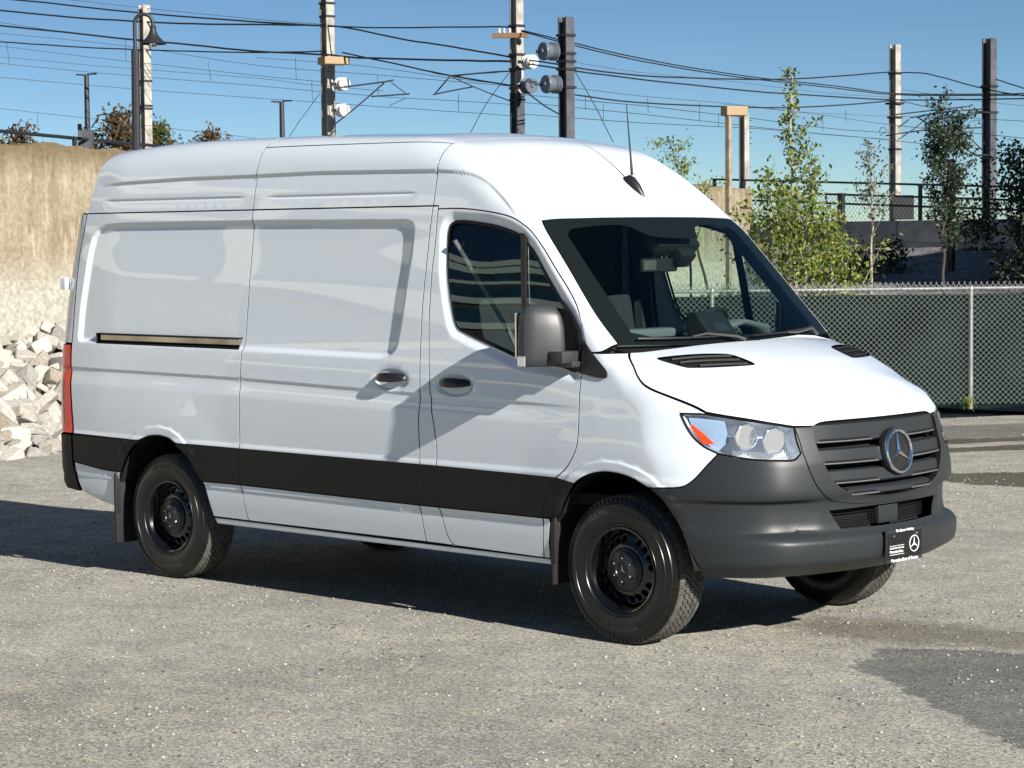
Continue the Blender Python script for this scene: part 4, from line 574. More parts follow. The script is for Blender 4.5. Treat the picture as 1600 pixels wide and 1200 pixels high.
# lamps
def lamp_goose():
    bs=Vector(PT['goose_base']); top=Vector(PT['goose_top']); arc=Vector(PT['goose_arc']); lp=Vector(PT['goose_lamp'])
    o=empty('street_lamp',bs-Vector((0,0,1.2)),label='black gooseneck street lamp with bell shade at upper left',cat='street lamp'); L0=o.location
    b=MB(); b.tube([bs-Vector((0,0,1.2))-L0,top-L0],[.075,.062],10); b.build('shaft',M['iron'],o,smooth=True)
    b=MB(); R_=(lp-top); R_.z=0; c=(Vector((top.x,top.y,0))+Vector((lp.x,lp.y,0)))/2; rad=R_.length/2; u=R_.normalized(); zc=arc.z-rad
    pts=[top-L0]+[Vector((c.x,c.y,zc))+(-u*math.cos(a)+Vector((0,0,math.sin(a))))*rad-L0 for a in np.linspace(0,math.pi,13)]+[Vector((lp.x,lp.y,lp.z+.12))-L0]
    b.tube(pts,.030,8); b.build('curved_arm',M['iron'],o,smooth=True)
    b=MB(); b.lathe([(.02,.20),(.055,.18),(.05,.12),(.075,.06),(.10,.02),(.19,-.07),(.215,-.09),(.205,-.10),(.16,-.06)],20,lp-L0,(0,0,1)); b.build('bell_shade',M['iron'],o,smooth=True,angle=50)
    b=MB(); b.lathe([(.0,-.16),(.05,-.14),(.07,-.09),(.06,-.04)],14,lp-L0,(0,0,1)); b.build('lamp_glass',M['lampinner'],o,smooth=True)
lamp_goose()
for k,(a,c,lb) in enumerate((('dl1b','dl1t','black twin-head lamp post left of the gooseneck lamp'),('dl2b','dl2t','black twin-head lamp post left of the pole with the tan box'))):
    A,B=Vector(PT[a]),Vector(PT[c]); o=empty('lamp_post',A-Vector((0,0,2)),label=lb,cat='street lamp',group='twin-head lamp posts'); L0=o.location
    b=MB(); b.tube([Vector((0,0,0)),B-L0],[.085,.06],8); b.build('shaft',M['iron'],o,smooth=True)
    for s in (-1,1): b=MB(); b.box(B-L0+rt*s*.14+Vector((0,0,.01+.01*s)),(.24,.14,.035),R=Matrix.Rotation(fa+math.pi/2,3,'Z')@Matrix.Rotation(.06*s,3,'Y'),bev=.01); b.build('lamp_head',M['iron'],o)
A,B=Vector(PT['boxlamp_b']),Vector(PT['boxlamp_t']); o=empty('lamp_post',A-Vector((0,0,1.5)),label='wooden lamp post with tan shoebox head behind the windscreen',cat='street lamp'); L0=o.location
b=MB(); b.box(Vector((0,0,(B.z-L0.z)/2))-rt*.04,(.085,.085,B.z-L0.z)); b.build('shaft',mat('post_wood',(.25,.21,.15),rough=.85,noise=(6,[(.3,(.17,.13,.09)),(.7,(.31,.27,.21))])),o)
b=MB(); b.box(B-L0,(.40,.30,.16),R=Matrix.Rotation(fa+math.pi/2+.3,3,'Z'),bev=.012); b.build('lamp_head',M['tan'],o)
A,B=Vector(PT['slimpost_b']),Vector(PT['slimpost_t']); o=empty('catenary_pole',A-Vector((0,0,1)),label='slim pale pole with small step pegs beside the tan lamp',cat='pole',group='steel catenary poles'); L0=o.location
b=MB(); hbeam(b,(0,0),0,B.z-L0.z,.14,-.1); b.build('column',M['steel_pale'],o)
for k in range(5): b=MB(); b.tube([Vector((0,0,B.z-L0.z-.15-k*.12)),rt*.16+Vector((0,0,B.z-L0.z-.15-k*.12))],.012,4); b.build('step_peg',M['iron'],o)
A,B=Vector(PT['stub_b']),Vector(PT['stub_t']); o=empty('broken_post',A-Vector((0,0,1)),label='broken dark post with ragged top and rusty foot behind the wall',cat='post'); L0=o.location
for k,(dx,h) in enumerate(((-.10,.50),(-.055,.38),(.0,.45),(.05,.36),(.10,.40))): b=MB(); b.box(rt*dx+Vector((0,0,1.0+h/2)),(.05,.12,h),R=Matrix.Rotation(fa+math.pi/2,3,'Z')); b.build('ragged_bar',M['steel_rust'],o)
b=MB(); b.box(Vector((0,0,.98))+rt*.01,(.30,.16,.17),R=Matrix.Rotation(fa+math.pi/2+.1,3,'Z')@Matrix.Rotation(.12,3,'Y')); b.build('rusty_foot',mat('rust',(.22,.08,.04),rough=.9),o)

# ================================================================== CHAIN-LINK FENCE
FP=[Vector((-11.98,9.79,0)),Vector((-9.80,11.87,0)),Vector((-7.60,13.97,0)),Vector((-5.42,16.05,0)),Vector((-3.24,18.13,0))]
FH=1.40
M['galv']=mat('galvanised_tube',(.32,.33,.33),rough=.42,metal=.45,noise=(9,[(.3,(.25,.26,.26)),(.7,(.42,.42,.41))]))
M['link']=mat('galvanised_wire',(.27,.28,.27),rough=.5,metal=.2)
FE=empty('chain_link_fence',FP[0],label='galvanised chain-link fence with dark green screen behind the van nose',cat='fence')
fd_=(FP[-1]-FP[0]); FL=fd_.length; fu_=fd_.normalized(); fn=Vector((fu_.y,-fu_.x,0))
for p in FP: b=MB(); b.tube([p-FP[0],p-FP[0]+Vector((0,0,FH+.015))],.024,10); b.lathe([(.028,0),(.03,.02),(.018,.05),(0,.055)],10,p-FP[0]+Vector((0,0,FH+.0)),(0,0,1)); b.build('post',M['galv'],FE,smooth=True,angle=50)
b=MB(); b.tube([Vector((0,0,FH)),fd_+Vector((0,0,FH+.04))],.021,10); b.build('top_rail',M['galv'],FE,smooth=True)
b=MB(); dm=.066; s=0; off=fn*.028; rw=.0021
nn_=int(FL/dm)
z0,z1=.06,FH+.06
H_=z1-z0
s=-H_
while s<FL:
    s0,s1=max(0,s),min(FL,s+H_)
    if s1>s0:
        b.tube([fu_*s0+off+Vector((0,0,z0+(s0-s))),fu_*s1+off+Vector((0,0,z0+(s1-s)))],rw,4,cap=False)
        b.tube([fu_*s0+off*.85+Vector((0,0,z1-(s0-s))),fu_*s1+off*.85+Vector((0,0,z1-(s1-s)))],rw,4,cap=False)
    s+=dm
w_=b.build('wire_mesh',M['link'],FE); w_['kind']='stuff'
b=MB(); k=0
while k*dm<FL: 
    s=k*dm; b.tube([fu_*s+off+Vector((0,0,z1-.03)),fu_*(s+dm*.5)+off+Vector((0,0,z1+.022)),fu_*(s+dm*.62)+off+Vector((0,0,z1+.040))],.0034,4); b.tube([fu_*(s+dm)+off+Vector((0,0,z1-.03)),fu_*(s+dm*.5)+off+Vector((0,0,z1+.022)),fu_*(s+dm*.4)+off+Vector((0,0,z1+.038))],.0034,4); k+=1
w_=b.build('wire_barb',M['link'],FE); w_['kind']='stuff'
for k in range(4):
    a=fu_*(k*FL/4); V=[];n1=16
    for j in range(9):
        for i in range(n1+1):
            s=FL/4*i/n1; V.append(a+fu_*s+fn*(-.035+.018*math.sin(i*1.9+k)*(1 if j else .3)+.01*math.sin(j*1.3+i))+Vector((0,0,(.02 if j==0 else 0)+j*(FH-.05)/8+(.02*math.sin(i*.9+k*2) if j==0 else 0))))
    b=MB(); b.add(V,[(j*(n1+1)+i,j*(n1+1)+i+1,(j+1)*(n1+1)+i+1,(j+1)*(n1+1)+i) for j in range(8) for i in range(n1)]); b.build('screen_panel',M['cloth'],FE,smooth=True)
b=MB(); b.add([fu_*s+fn*(-.012)+Vector((0,0,z)) for s,z in ((3.35,.42),(4.45,.40),(4.45,.83),(3.35,.80))],[(0,1,2,3)]); b.build('pale_box_patch',M['cloth2'],FE)  # pale patch standing in for a lit box showing through the screen
for k in range(9):
    for t in (0.,): b=MB(); c=fu_*(FL*(k+.5)/9)+Vector((0,0,FH)); b.tube([c+fn*.03+Vector((0,0,-.03)),c+fn*.03+Vector((0,0,.02)),c-fn*.026+Vector((0,0,.024)),c-fn*.026-Vector((0,0,.03))],.003,4); b.build('wire_tie',M['link'],FE)
tufts('weed_clump',[(float(x),float(y),0.) for x,y in ((-8.05,13.55),(-7.55,13.85),(-6.75,14.55),(-6.45,14.9))],.17,60,M['leaf_light'],['yellow-green weed tuft nearest the van under the fence','yellow-green weed at the foot of the fence post','low weed right of the fence post','last low weed under the fence at the right edge'],'weed')

# ================================================================== TREES
def branchy(b,p,d,L,r,depth,rng,tips,spread=.5,up=.25,nseg=4,kids=(3,4)):
    pts=[p];q=p.copy();dd=d.copy()
    for i in range(nseg):
        dd=(dd+Vector((rng.gauss(0,.12),rng.gauss(0,.12),rng.gauss(0,.06)+up*.12))).normalized(); q=q+dd*L/nseg; pts.append(q.copy())
    b.tube(pts,[r*(1-.55*i/nseg) for i in range(nseg+1)],5 if r<.02 else 7)
    if depth==0: tips.append((pts,L)); return
    tips.append((pts[2:],L*.5))
    for k in range(rng.randint(*kids)):
        i=rng.randint(1,nseg); a=Vector((rng.gauss(0,1),rng.gauss(0,1),rng.gauss(0,.5)+up)).normalized(); branchy(b,pts[i],(dd*(1-spread)+a*spread).normalized(),L*rng.uniform(.45,.7),r*.5,depth-1,rng,tips,spread,up,nseg,kids)
def tree(name,base,trunk,height,branches,leafn,leafsize,lm,bm_,label,seed,blen=.45,r0=.04,zlo=.25,depth=1,cat='tree',lean=(0,0),sigma=.05,group=None,up=.4,profile=None,leafper=1.):
    rng=random.Random(seed); r=np.random.default_rng(seed); o=empty(name,base,label=label,cat=cat,group=group)
    b=MB(); n=10; tp=[Vector((lean[0]*(i/n)**1.3+rng.gauss(0,.012)*height*.4*(i>0),lean[1]*(i/n)**1.3+rng.gauss(0,.012)*height*.4*(i>0),height*i/n)) for i in range(n+1)]; b.tube(tp,[r0*(1-.85*i/n) for i in range(n+1)],8)
    tips=[(tp[6:],height*.3)]
    for k in range(branches):
        t=zlo+(1-zlo)*((k+.5)/branches)**.9; f=t*n; i=min(n-1,int(f)); p=tp[i].lerp(tp[i+1],f-i); a=k*2.4+rng.uniform(-.4,.4)
        pr=profile(t) if profile else (1-t)**.6+.12
        branchy(b,p,Vector((math.cos(a),math.sin(a),up+rng.uniform(0,.5))).normalized(),blen*height*pr*rng.uniform(.7,1.15),r0*.42*(1-t*.6),depth,rng,tips)
    b.build('trunk',bm_,o,smooth=True)
    P=[];tot=sum(L for _,L in tips)
    for pts,L in tips:
        m_=max(3,int(leafn*L/tot)); 
        for q in range(m_):
            f=min(1,max(0,(rng.randrange(4)+.6)/4+rng.gauss(0,.05)))*(len(pts)-1); i=min(len(pts)-2,int(f)); c=pts[i].lerp(pts[i+1],f-i); P.append((c.x+r.normal(0,sigma),c.y+r.normal(0,sigma),c.z+r.normal(0,sigma)))
    leafmesh('crown',np.array(P),leafsize,lm,o,r); return o
# light young birch-like tree and lit shrubs right of the windscreen
def bpos(px,d,z=.0):
    k=(px-800)/3722.46; p=CAM_POS+ (CF+CR*k)*d; return (p.x,p.y,z)
tree('young_tree',bpos(1240,33,.0),0,4.25,13,1500,.055,M['leaf_light'],M['bark_pale'],'tall sparse young tree with light green leaves right of the lamp post',3,blen=.30,r0=.045,zlo=.30,depth=1,sigma=.05,up=.9,profile=lambda t:max(.10,1.25*(1-t)**1.1))
tree('young_tree',bpos(1258,31.5,.0),0,2.45,14,1900,.055,M['leaf_light'],M['bark_pale'],'bushy sunlit tree with yellow-green leaves beside the van bonnet',4,blen=.42,r0=.04,zlo=.25,depth=1,sigma=.09,up=.5)
tree('young_tree',bpos(1205,32,.0),0,2.7,11,1300,.055,M['leaf_light'],M['bark_pale'],'leafy sunlit tree close to the broken end of the concrete wall',5,blen=.40,r0=.035,zlo=.3,depth=1,sigma=.09,up=.6)
tree('young_tree',bpos(1300,33.5,.0),0,2.35,12,1300,.048,M['leaf_light'],M['bark_pale'],'rightmost of the sunlit green trees behind the fence',6,blen=.27,r0=.03,zlo=.3,depth=1,sigma=.08,up=.5)
tree('young_tree',bpos(1115,36,.6),0,2.85,10,650,.045,M['leaf_light'],M['bark'],'leaning leafy branches rising over the van roof edge',8,blen=.36,r0=.03,zlo=.45,depth=1,sigma=.05,up=.7,lean=(-.45,-.45))
tree('shrub',bpos(1140,30,.0),0,1.25,12,900,.05,M['leaf_light'],M['bark'],'low green shrub seen through the windscreen beside the wall end',9,blen=.5,r0=.02,zlo=.1,depth=1,sigma=.07,cat='shrub')
tree('sapling',bpos(1362,38,.9),0,2.55,16,420,.050,M['leaf_grey'],M['bark_pale'],'thin nearly bare sapling in front of the pale pole',10,blen=.26,r0=.028,zlo=.42,depth=1,sigma=.05,up=1.1)
tree('poplar_tree',bpos(1474,36,.9),0,2.78,18,4600,.046,M['leaf_dark'],M['bark'],'dark leafy tree left of the tall dark pole',11,blen=.19,r0=.03,zlo=.30,depth=1,sigma=.06,up=1.0,profile=lambda t:.35+.7*math.sin(min(1,max(0,(t-.2)/.8))*2.6))
tree('dark_tree',bpos(1592,38,.4),0,2.95,18,3600,.060,M['leaf_dark'],M['bark'],'dense dark tree at the right edge of the photo',12,blen=.34,r0=.05,zlo=.12,depth=1,sigma=.12,up=.5)
tree('dark_tree',bpos(1645,36,.2),0,2.4,14,2400,.060,M['leaf_dark'],M['bark'],'dark tree just cut off by the right edge of the photo',13,blen=.38,r0=.05,zlo=.10,depth=1,sigma=.14,up=.5)
tree('dark_shrub',bpos(1392,41,1.1),0,.7,10,700,.055,M['leaf_dark'],M['bark'],'dark shrub on the shaded bank right of the sapling',14,blen=.6,r0=.02,zlo=.1,depth=1,sigma=.10,cat='shrub')
tree('dark_shrub',bpos(1330,40,.9),0,.8,10,900,.055,M['leaf_dark'],M['bark'],'dark shrub behind the rightmost sunlit tree',15,blen=.6,r0=.02,zlo=.1,depth=1,sigma=.12,cat='shrub')
# trees beyond the left wall
tree('autumn_tree',bpos(42,60,2.6),0,2.3,16,1000,.085,M['leaf_red'],M['bark'],'small rusty tree behind the wall at the far left',16,blen=.32,r0=.05,zlo=.45,depth=1,sigma=.09)
tree('autumn_tree',bpos(3,60,2.6),0,1.95,12,500,.08,M['leaf_red'],M['bark'],'faint rusty treetop cut off by the left edge',17,blen=.3,r0=.05,zlo=.45,depth=1,sigma=.09)
tree('autumn_tree',bpos(195,62,2.4),0,2.85,22,2600,.10,M['leaf_red'],M['bark'],'rusty brown tree behind the gooseneck lamp',18,blen=.34,r0=.07,zlo=.35,depth=1,sigma=.12)
tree('autumn_tree',bpos(246,64,2.4),0,2.6,22,2800,.10,M['leaf_mix'],M['bark'],'green and brown tree right of the gooseneck lamp',19,blen=.32,r0=.07,zlo=.35,depth=1,sigma=.12)
tree('autumn_tree',bpos(334,80,3.0),0,2.6,20,1300,.10,M['leaf_red'],M['bark'],'sparse rusty treetop showing above the van roof',20,blen=.36,r0=.06,zlo=.45,depth=1,sigma=.12)
tree('autumn_tree',bpos(366,80,3.0),0,2.25,16,700,.10,M['leaf_red'],M['bark'],'second sparse rusty treetop above the van roof, just right of the first',21,blen=.34,r0=.06,zlo=.5,depth=1,sigma=.12)

# ================================================================== BUILDINGS outside the frame: one is mirrored in the van's paint and glass, one is an added block that shades the bank
OB=empty('office_building',(-43,-50,0),label='long office building of pale and brick bands mirrored in the van side',cat='building')
mw=mat('building_cream',(.62,.59,.48),rough=.8); mbk=mat('building_brick',(.13,.065,.045),rough=.85); mwin=mat('building_window',(.02,.06,.085),rough=.08,spec=.8)
def part(name,m,dims,loc,parent=OB): b=MB(); b.box(loc,dims); return b.build(name,m,parent)
for (y0,y1,xo,ht) in ((5,-32,0,18.3),(-32,-62,-.0,17.3),(-62,-112,-1.5,17.3)):
    L=y0-y1; yc=(y0+y1)/2+50
    part('core',mbk,(18,L,ht-1.5),(-9.2+xo,yc,(ht-1.5)/2)); part('cornice',mw,(18.6,L+.6,.8),(-9.0+xo,yc,ht-.5)); part('frieze',mw,(18.2,L,1.3),(-9.08+xo,yc,ht-1.5))
    for f_ in range(4):
        z=1.2+f_*3.9; nb=int(L/7)
        part('window_sill_band',mw,(.5,L-.8,.95),(.10+xo,yc,z-.48))
        for k in range(nb):
            w_=L/nb; part('window',mwin,(.2,w_-.12,2.3),(.02+xo,y1+50+(k+.5)*w_,z+1.16))
            for q in range(1,4): part('mullion',mw if False else mbk,(.08,.08,2.3),(.16+xo,y1+50+k*w_+q*w_/4,z+1.16))
    part('pilaster',mw,(.6,1.2,ht-4.5),(.12+xo,y0+50-.7,ht-2.2-(ht-4.5)/2)); 
WH=empty('bank_shade_block',(14,35.5,0),label='plain grey warehouse shading the railway bank, outside the frame',cat='building')  # unseen block, added only to throw shade on the bank
b=MB(); b.box((0,0,4.2),(34,30,8.4)); b.build('wall',mat('shade_block_grey',(.35,.35,.34),rough=.9),WH); b=MB(); b.box((0,0,8.55),(34.2,30.2,.3)); b.build('roof',M['iron'],WH)
# second rubble heap, out of frame to the left, that the rear flank mirrors

# ================================================================== VAN
# the body surface is one implicit function; every panel is a patch of it
def lut(pts,sig,n=2000):
    p=np.array(pts,float);p=p[np.argsort(p[:,0])];a,b=p[0,0],p[-1,0]
    h=(b-a)/n;m=int(4*sig/h)+1
    xs=a+h*np.arange(-m,n+m+1)
    ys=np.interp(xs,p[:,0],p[:,1])
    lo=xs<a;ys[lo]=p[0,1]+(xs[lo]-a)*(p[1,1]-p[0,1])/(p[1,0]-p[0,0])
    hi=xs>b;ys[hi]=p[-1,1]+(xs[hi]-b)*(p[-1,1]-p[-2,1])/(p[-1,0]-p[-2,0])
    k=np.exp(-.5*(np.arange(-m,m+1)*h/sig)**2);k/=k.sum()
    ys=np.convolve(ys,k,'same')
    s=slice(m//2,len(xs)-m//2);xs,ys=xs[m:-m],ys[m:-m]
    def f(x):
        x=np.asarray(x,float)
        r=np.interp(x,xs,ys)
        r=np.where(x<xs[0],ys[0]+(x-xs[0])*(ys[1]-ys[0])/h,r)
        return np.where(x>xs[-1],ys[-1]+(x-xs[-1])*(ys[-1]-ys[-2])/h,r)
    return f
def smax(a,b,k):
    h=np.maximum(k-np.abs(a-b),0)/k
    return np.maximum(a,b)+h*h*k*.25
def smin(a,b,k): return -smax(-a,-b,k)
def sst(x,a,b):
    t=np.clip((x-a)/(b-a),0,1);return t*t*(3-2*t)
def sdpoly(P,V):
    # signed distance (neg inside), P (n,2), V (m,2)
    V=np.asarray(V,float);d=np.full(len(P),1e9);s=np.zeros(len(P),bool)
    for i in range(len(V)):
        a=V[i];b=V[(i+1)%len(V)];e=b-a;w=P-a
        t=np.clip((w@e)/(e@e+1e-12),0,1);q=w-t[:,None]*e
        d=np.minimum(d,(q*q).sum(1))
        c=((a[1]<=P[:,1])!=(b[1]<=P[:,1]))
        xi=a[0]+(P[:,1]-a[1])*(e[0])/(e[1] if abs(e[1])>1e-12 else 1e-12)
        s^=c&(P[:,0]<xi)
    d=np.sqrt(d);return np.where(s,-d,d)
Wz=lut([(.2,.94),(.30,.957),(.41,.972),(.55,.987),(.63,.993),(.83,.999),(.99,1.002),(1.15,1.000),(1.25,.993),(1.38,.980),(1.48,.966),(1.83,.929),(2.04,.900),(2.18,.883),(2.24,.872),(2.34,.855),(2.43,.832),(2.53,.808),(2.7,.765),(2.9,.72)],.03)
ZRx=lut([(-5.1,2.52),(-4.85,2.60),(-4.6,2.64),(-4.4,2.665),(-4.0,2.69),(-3.5,2.70),(-2.6,2.69),(-1.6,2.66),(-1.25,2.595),(-1.0,2.45),(-.85,2.325),(-.72,2.21),(-.3,2.0)],.08)
HX=lut([(-.3,1.62),(0,1.54),(.15,1.508),(.28,1.476),(.43,1.43),(.65,1.335),(.80,1.248),(.90,1.168),(.96,1.10),(1.02,1.0)],.035)
XFz=lut([(.2,.70),(.33,.80),(.40,.93),(.437,1.0),(.455,1.026),(.50,1.034),(.556,1.036),(.574,1.026),(.60,.990),(.64,.976),(.70,.974),(.755,.980),(.775,.998),(.80,1.002),(.95,1.0),(1.1,.965),(1.2,.93),(1.4,.85)],.009)
Ky=lut([(0,0),(.15,.004),(.3,.02),(.45,.05),(.6,.095),(.75,.155),(.85,.25),(.95,.37),(1.05,.52)],.05)
ZB=lut([(-5,.52),(-4.6,.465),(-4.1,.385),(-3.2,.35),(-.5,.345),(.4,.365),(.55,.37),(1.1,.37)],.03)
def W(x,z):
    w=Wz(z)
    w=w-.10*sst(x,.1,1.15)**1.0*.35
    # rear taper
    w=w-.035*sst(-x,4.2,5.1)
    return w
def f_raw(P):
    x,y,z=P[:,0],P[:,1],P[:,2];ay=np.sqrt(y*y+1e-8)
    side=ay-W(x,z)-feat(x,z,ay)
    roof=(z-ZRx(x)+.045*(ay/.8)**2)/np.sqrt(1+.6*sst(x,-1.75,-1.0))
    # windshield plane: edges (-.02,.84,1.48) -> (-.677,.787,2.146)
    n=np.array([.7125,.7017])
    x0=.155-.145*(ay/.815)**2.2
    ws=(x-x0+.02)*n[0]+(z-1.48)*n[1]
    cab=np.maximum(smax(ws,roof,.03),x-.30)
    hood=(z-HX(x)+.07*(ay/.85)**2.3+.07*(ay/.85)**3*sst(x,.2,.6))*.93
    fr=(x-XFz(z)+Ky(ay)*(1+.28*sst(z,.8,1.1))+.030*sst(ay,.50,.66)*(1-sst(ay,.93,1.0))*sst(z,.585,.612)*(1-sst(z,.748,.770)))*.95
    nose=np.maximum(smax(hood,fr,.06),-.5-x)
    top=smin(cab,nose,.01)
    rear=-(x+4.90)-.0*z+.10*sst(z,1.2,2.7)**1.2*0.9
    rear=-(x+4.905-.13*sst(z,1.3,2.75)-.06*(ay/.9)**2)
    kk=.14+.12*sst(x,-.05,.35)-.02*sst(x,.4,.8)
    kk=kk-.06*sst(x,-1.0,-.7)*(1-sst(x,-.1,.1))
    b=smax(side,top,kk)
    b=smax(b,rear,.18)
    b=smax(b,ZB(x)-z,.03)
    return b
def f_ws(P):
    ay=np.abs(P[:,1]); x0=.155-.145*(ay/.815)**2.2
    return (P[:,0]-x0+.02)*.7125+(P[:,2]-1.48)*.7017
def hit(O,D,t0,t1,n=40,f=None):
    """outermost surface crossing from outside (t1 outside) to inside(t0)"""
    a=np.full(len(O),t0,float);b=np.full(len(O),t1,float)
    for i in range(n):
        m=(a+b)/2;v=(f or f_raw)(O+D*m[:,None]);o=v>0
        b=np.where(o,m,b);a=np.where(o,a,m)
    return O+D*((a+b)/2)[:,None]
def grad(P,e=.0015,f=None):
    f=f or f_raw; g=np.stack([f(P+e*np.eye(3)[k])-f(P-e*np.eye(3)[k]) for k in range(3)],1)
    return g/np.linalg.norm(g,axis=1,keepdims=True)


# --- outlines in metres: x forward from the front axle, z up
ARCH_F=[(-.469,.10),(-.466,.45),(-.462,.561),(-.394,.626),(-.332,.737),(-.267,.807),(-.182,.854),(-.073,.878),(.034,.875),(.139,.853),(.221,.820),(.301,.764),(.383,.655),(.445,.535),(.492,.410),(.52,.10)]
ARCH_R=[(-4.154,.10),(-4.154,.381),(-4.147,.546),(-4.098,.634),(-4.046,.717),(-3.969,.789),(-3.889,.837),(-3.798,.867),(-3.690,.877),(-3.590,.865),(-3.526,.839),(-3.423,.769),(-3.337,.681),(-3.289,.618),(-3.243,.478),(-3.215,.10)]
RECESS=[(-4.585,1.46),(-4.578,1.645),(-4.556,1.808),(-4.530,2.010),(-4.503,2.091),(-4.450,2.145),(-4.372,2.172),(-4.197,2.181),(-2.947,2.182),(-1.620,2.172),(-1.564,2.155),(-1.545,2.12),(-1.549,1.98),(-1.562,1.85),(-1.592,1.581),(-1.612,1.476),(-1.638,1.433),(-1.675,1.406),(-1.74,1.396),(-2.923,1.408),(-4.423,1.419),(-4.54,1.418),(-4.572,1.430)]
WIN=[(-1.301,2.087),(-1.291,2.132),(-1.260,2.155),(-1.002,2.139),(-.857,2.110),(-.764,2.079),(-.680,2.02),(-.560,1.885),(-.45,1.76),(-.36,1.662),(-.31,1.585),(-.29,1.50),(-.288,1.376),(-.408,1.394),(-.67,1.419),(-.814,1.459),(-1.108,1.55),(-1.174,1.576),(-1.202,1.616),(-1.241,1.726),(-1.285,1.90)]
DRIP=2.238
rib_x=np.array([-4.53,-4.188,-3.555,-2.956,-2.39,-1.853,-1.423,-1.245,-1.129,-1.037,-.939,-.863,-.805,-.74]); rib_z=np.array([2.408,2.424,2.437,2.438,2.443,2.436,2.429,2.417,2.397,2.357,2.291,2.235,2.19,2.13])
_rx=np.linspace(-5,-.5,901); _rz=np.interp(_rx,rib_x,rib_z); _k=np.exp(-.5*(np.arange(-20,21)/7.)**2); _k/=_k.sum(); _rz=np.convolve(np.pad(_rz,20,'edge'),_k,'valid')
_rs=np.sqrt(1+np.gradient(_rz,_rx)**2)
def near(P,V,m):
    V=np.array(V); lo=V.min(0)-m; hi=V.max(0)+m
    return ((P>lo)&(P<hi)).all(1)
def sdn(P,V,m):
    d=np.full(len(P),m+1.); k=near(P,V,m)
    if k.any(): d[k]=sdpoly(P[k],V)
    return d
SGN=[1]      # +1: door side (right, y<0) detail, -1: driver side
def feat(x,z,ay):
    P=np.stack([x,z],1); r=np.zeros(len(x))
    # belt crease
    zc=np.interp(x,[-4.64,-2.94,-1.4,-.3],[1.25,1.237,1.204,1.185]); fade=1-sst(x,-.75,-.1)
    r-=fade*.010*sst(z,zc-.10,zc-.005)*(1-.75*sst(z,zc,zc+.022))*(1-sst(z,zc+.022,zc+.13)*.9)
    # flare just above and below the rubbing strip
    m=sst(-x,.4,.55)
    r+=.007*(1-sst(z,.842,.872))*sst(z,.60,.61)+.004*(1-sst(z,.5,.6))
    # recessed cargo window area
    d=sdn(P,RECESS,.05); r-=.024*sst(-d,0,.036)
    # roof ribs
    zl=np.interp(x,_rx,_rz); s=np.interp(x,_rx,_rs); dd=(z-zl)/s
    wdw=sst(x,-4.55,-4.2)*(1-sst(x,-.88,-.74))
    r+=wdw*.013*(sst(dd,-.012,.012)*(1-sst(dd,.02,.20)))
    for a,b,zz in ((-4.43,-3.01,2.312),(-2.85,-1.54,2.308)):
        r-=.009*np.exp(-((z-zz)/.0075)**2)*sst(x,a,a+.12)*(1-sst(x,b-.12,b))
    # wheel arch lips and swellings
    for A,cx in ((ARCH_F,.03),(ARCH_R,-3.68)):
        d=sdn(P,A,.35)
        r+=(.008*(1-sst(d,.05,.066))-.012*(1-sst(d,-.01,.012)))*sst(z,.60,.70)
        r+=.010*(1-sst(d,.06,.36))*sst(z,.72,.86)
    # flank behind the rear wheel opening leans out
    # door window surround
    d=sdn(P,WIN,.08); r-=.020*(1-sst(d,.004,.058))
    # door handle dishes
    for cx,cz in ((-1.655,1.296),(-1.155,1.283)):
        e=((x-cx)/.135)**2+((z-cz+.01)/.058)**2
        r-=.016*(1-sst(e,.55,1.25))
    return r

# --- parameterisations: uv <-> surface
class Side:
    def __init__(s,sg): s.sg=sg
    def ray(s,uv): n=len(uv); O=np.stack([uv[:,0],np.zeros(n),uv[:,1]],1); D=np.tile([0.,s.sg,0.],(n,1)); return O,D,.25,1.3
    def uv(s,P): return np.stack([P[:,0],P[:,2]],1)
class Sec:
    R=.9
    def zc(s,x): return np.interp(x,[-1.3,-.7,0.],[2.2,1.85,1.15])
    def ray(s,uv):
        th=uv[:,1]/s.R; n=len(uv); O=np.stack([uv[:,0],np.zeros(n),s.zc(uv[:,0])],1); D=np.stack([np.zeros(n),-np.cos(th),np.sin(th)],1); return O,D,.1,1.3
    def uv(s,P): return np.stack([P[:,0],s.R*np.arctan2(P[:,2]-s.zc(P[:,0]),-P[:,1])],1)
class Front:
    R=.95
    def ray(s,uv):
        ph=uv[:,0]/s.R; n=len(uv); O=np.stack([np.zeros(n),np.zeros(n),uv[:,1]],1); D=np.stack([np.cos(ph),np.sin(ph),np.zeros(n)],1); return O,D,.2,1.4
    def uv(s,P): return np.stack([s.R*np.arctan2(P[:,1],P[:,0]),P[:,2]],1)
class Top:
    def ray(s,uv): n=len(uv); O=np.stack([uv[:,0],uv[:,1],np.full(n,.85)],1); D=np.tile([0.,0,1.],(n,1)); return O,D,0.,1.6
    def uv(s,P): return P[:,:2].copy()
class Back:
    R=.95
    def ray(s,uv):
        ph=uv[:,0]/s.R; n=len(uv); O=np.stack([np.full(n,-4.0),np.zeros(n),uv[:,1]],1); D=np.stack([-np.cos(ph),np.sin(ph),np.zeros(n)],1); return O,D,.2,1.6
    def uv(s,P): return np.stack([s.R*np.arctan2(P[:,1],-(P[:,0]+4.0)),P[:,2]],1)
def surf(par,uv,off=0.):
    O,D,t0,t1=par.ray(uv); f=getattr(par,'f',None); P=hit(O,D,t0,t1,30,f); N=grad(P,f=f)
    if callable(off): off=off(uv)[:,None]
    return P+N*off,N

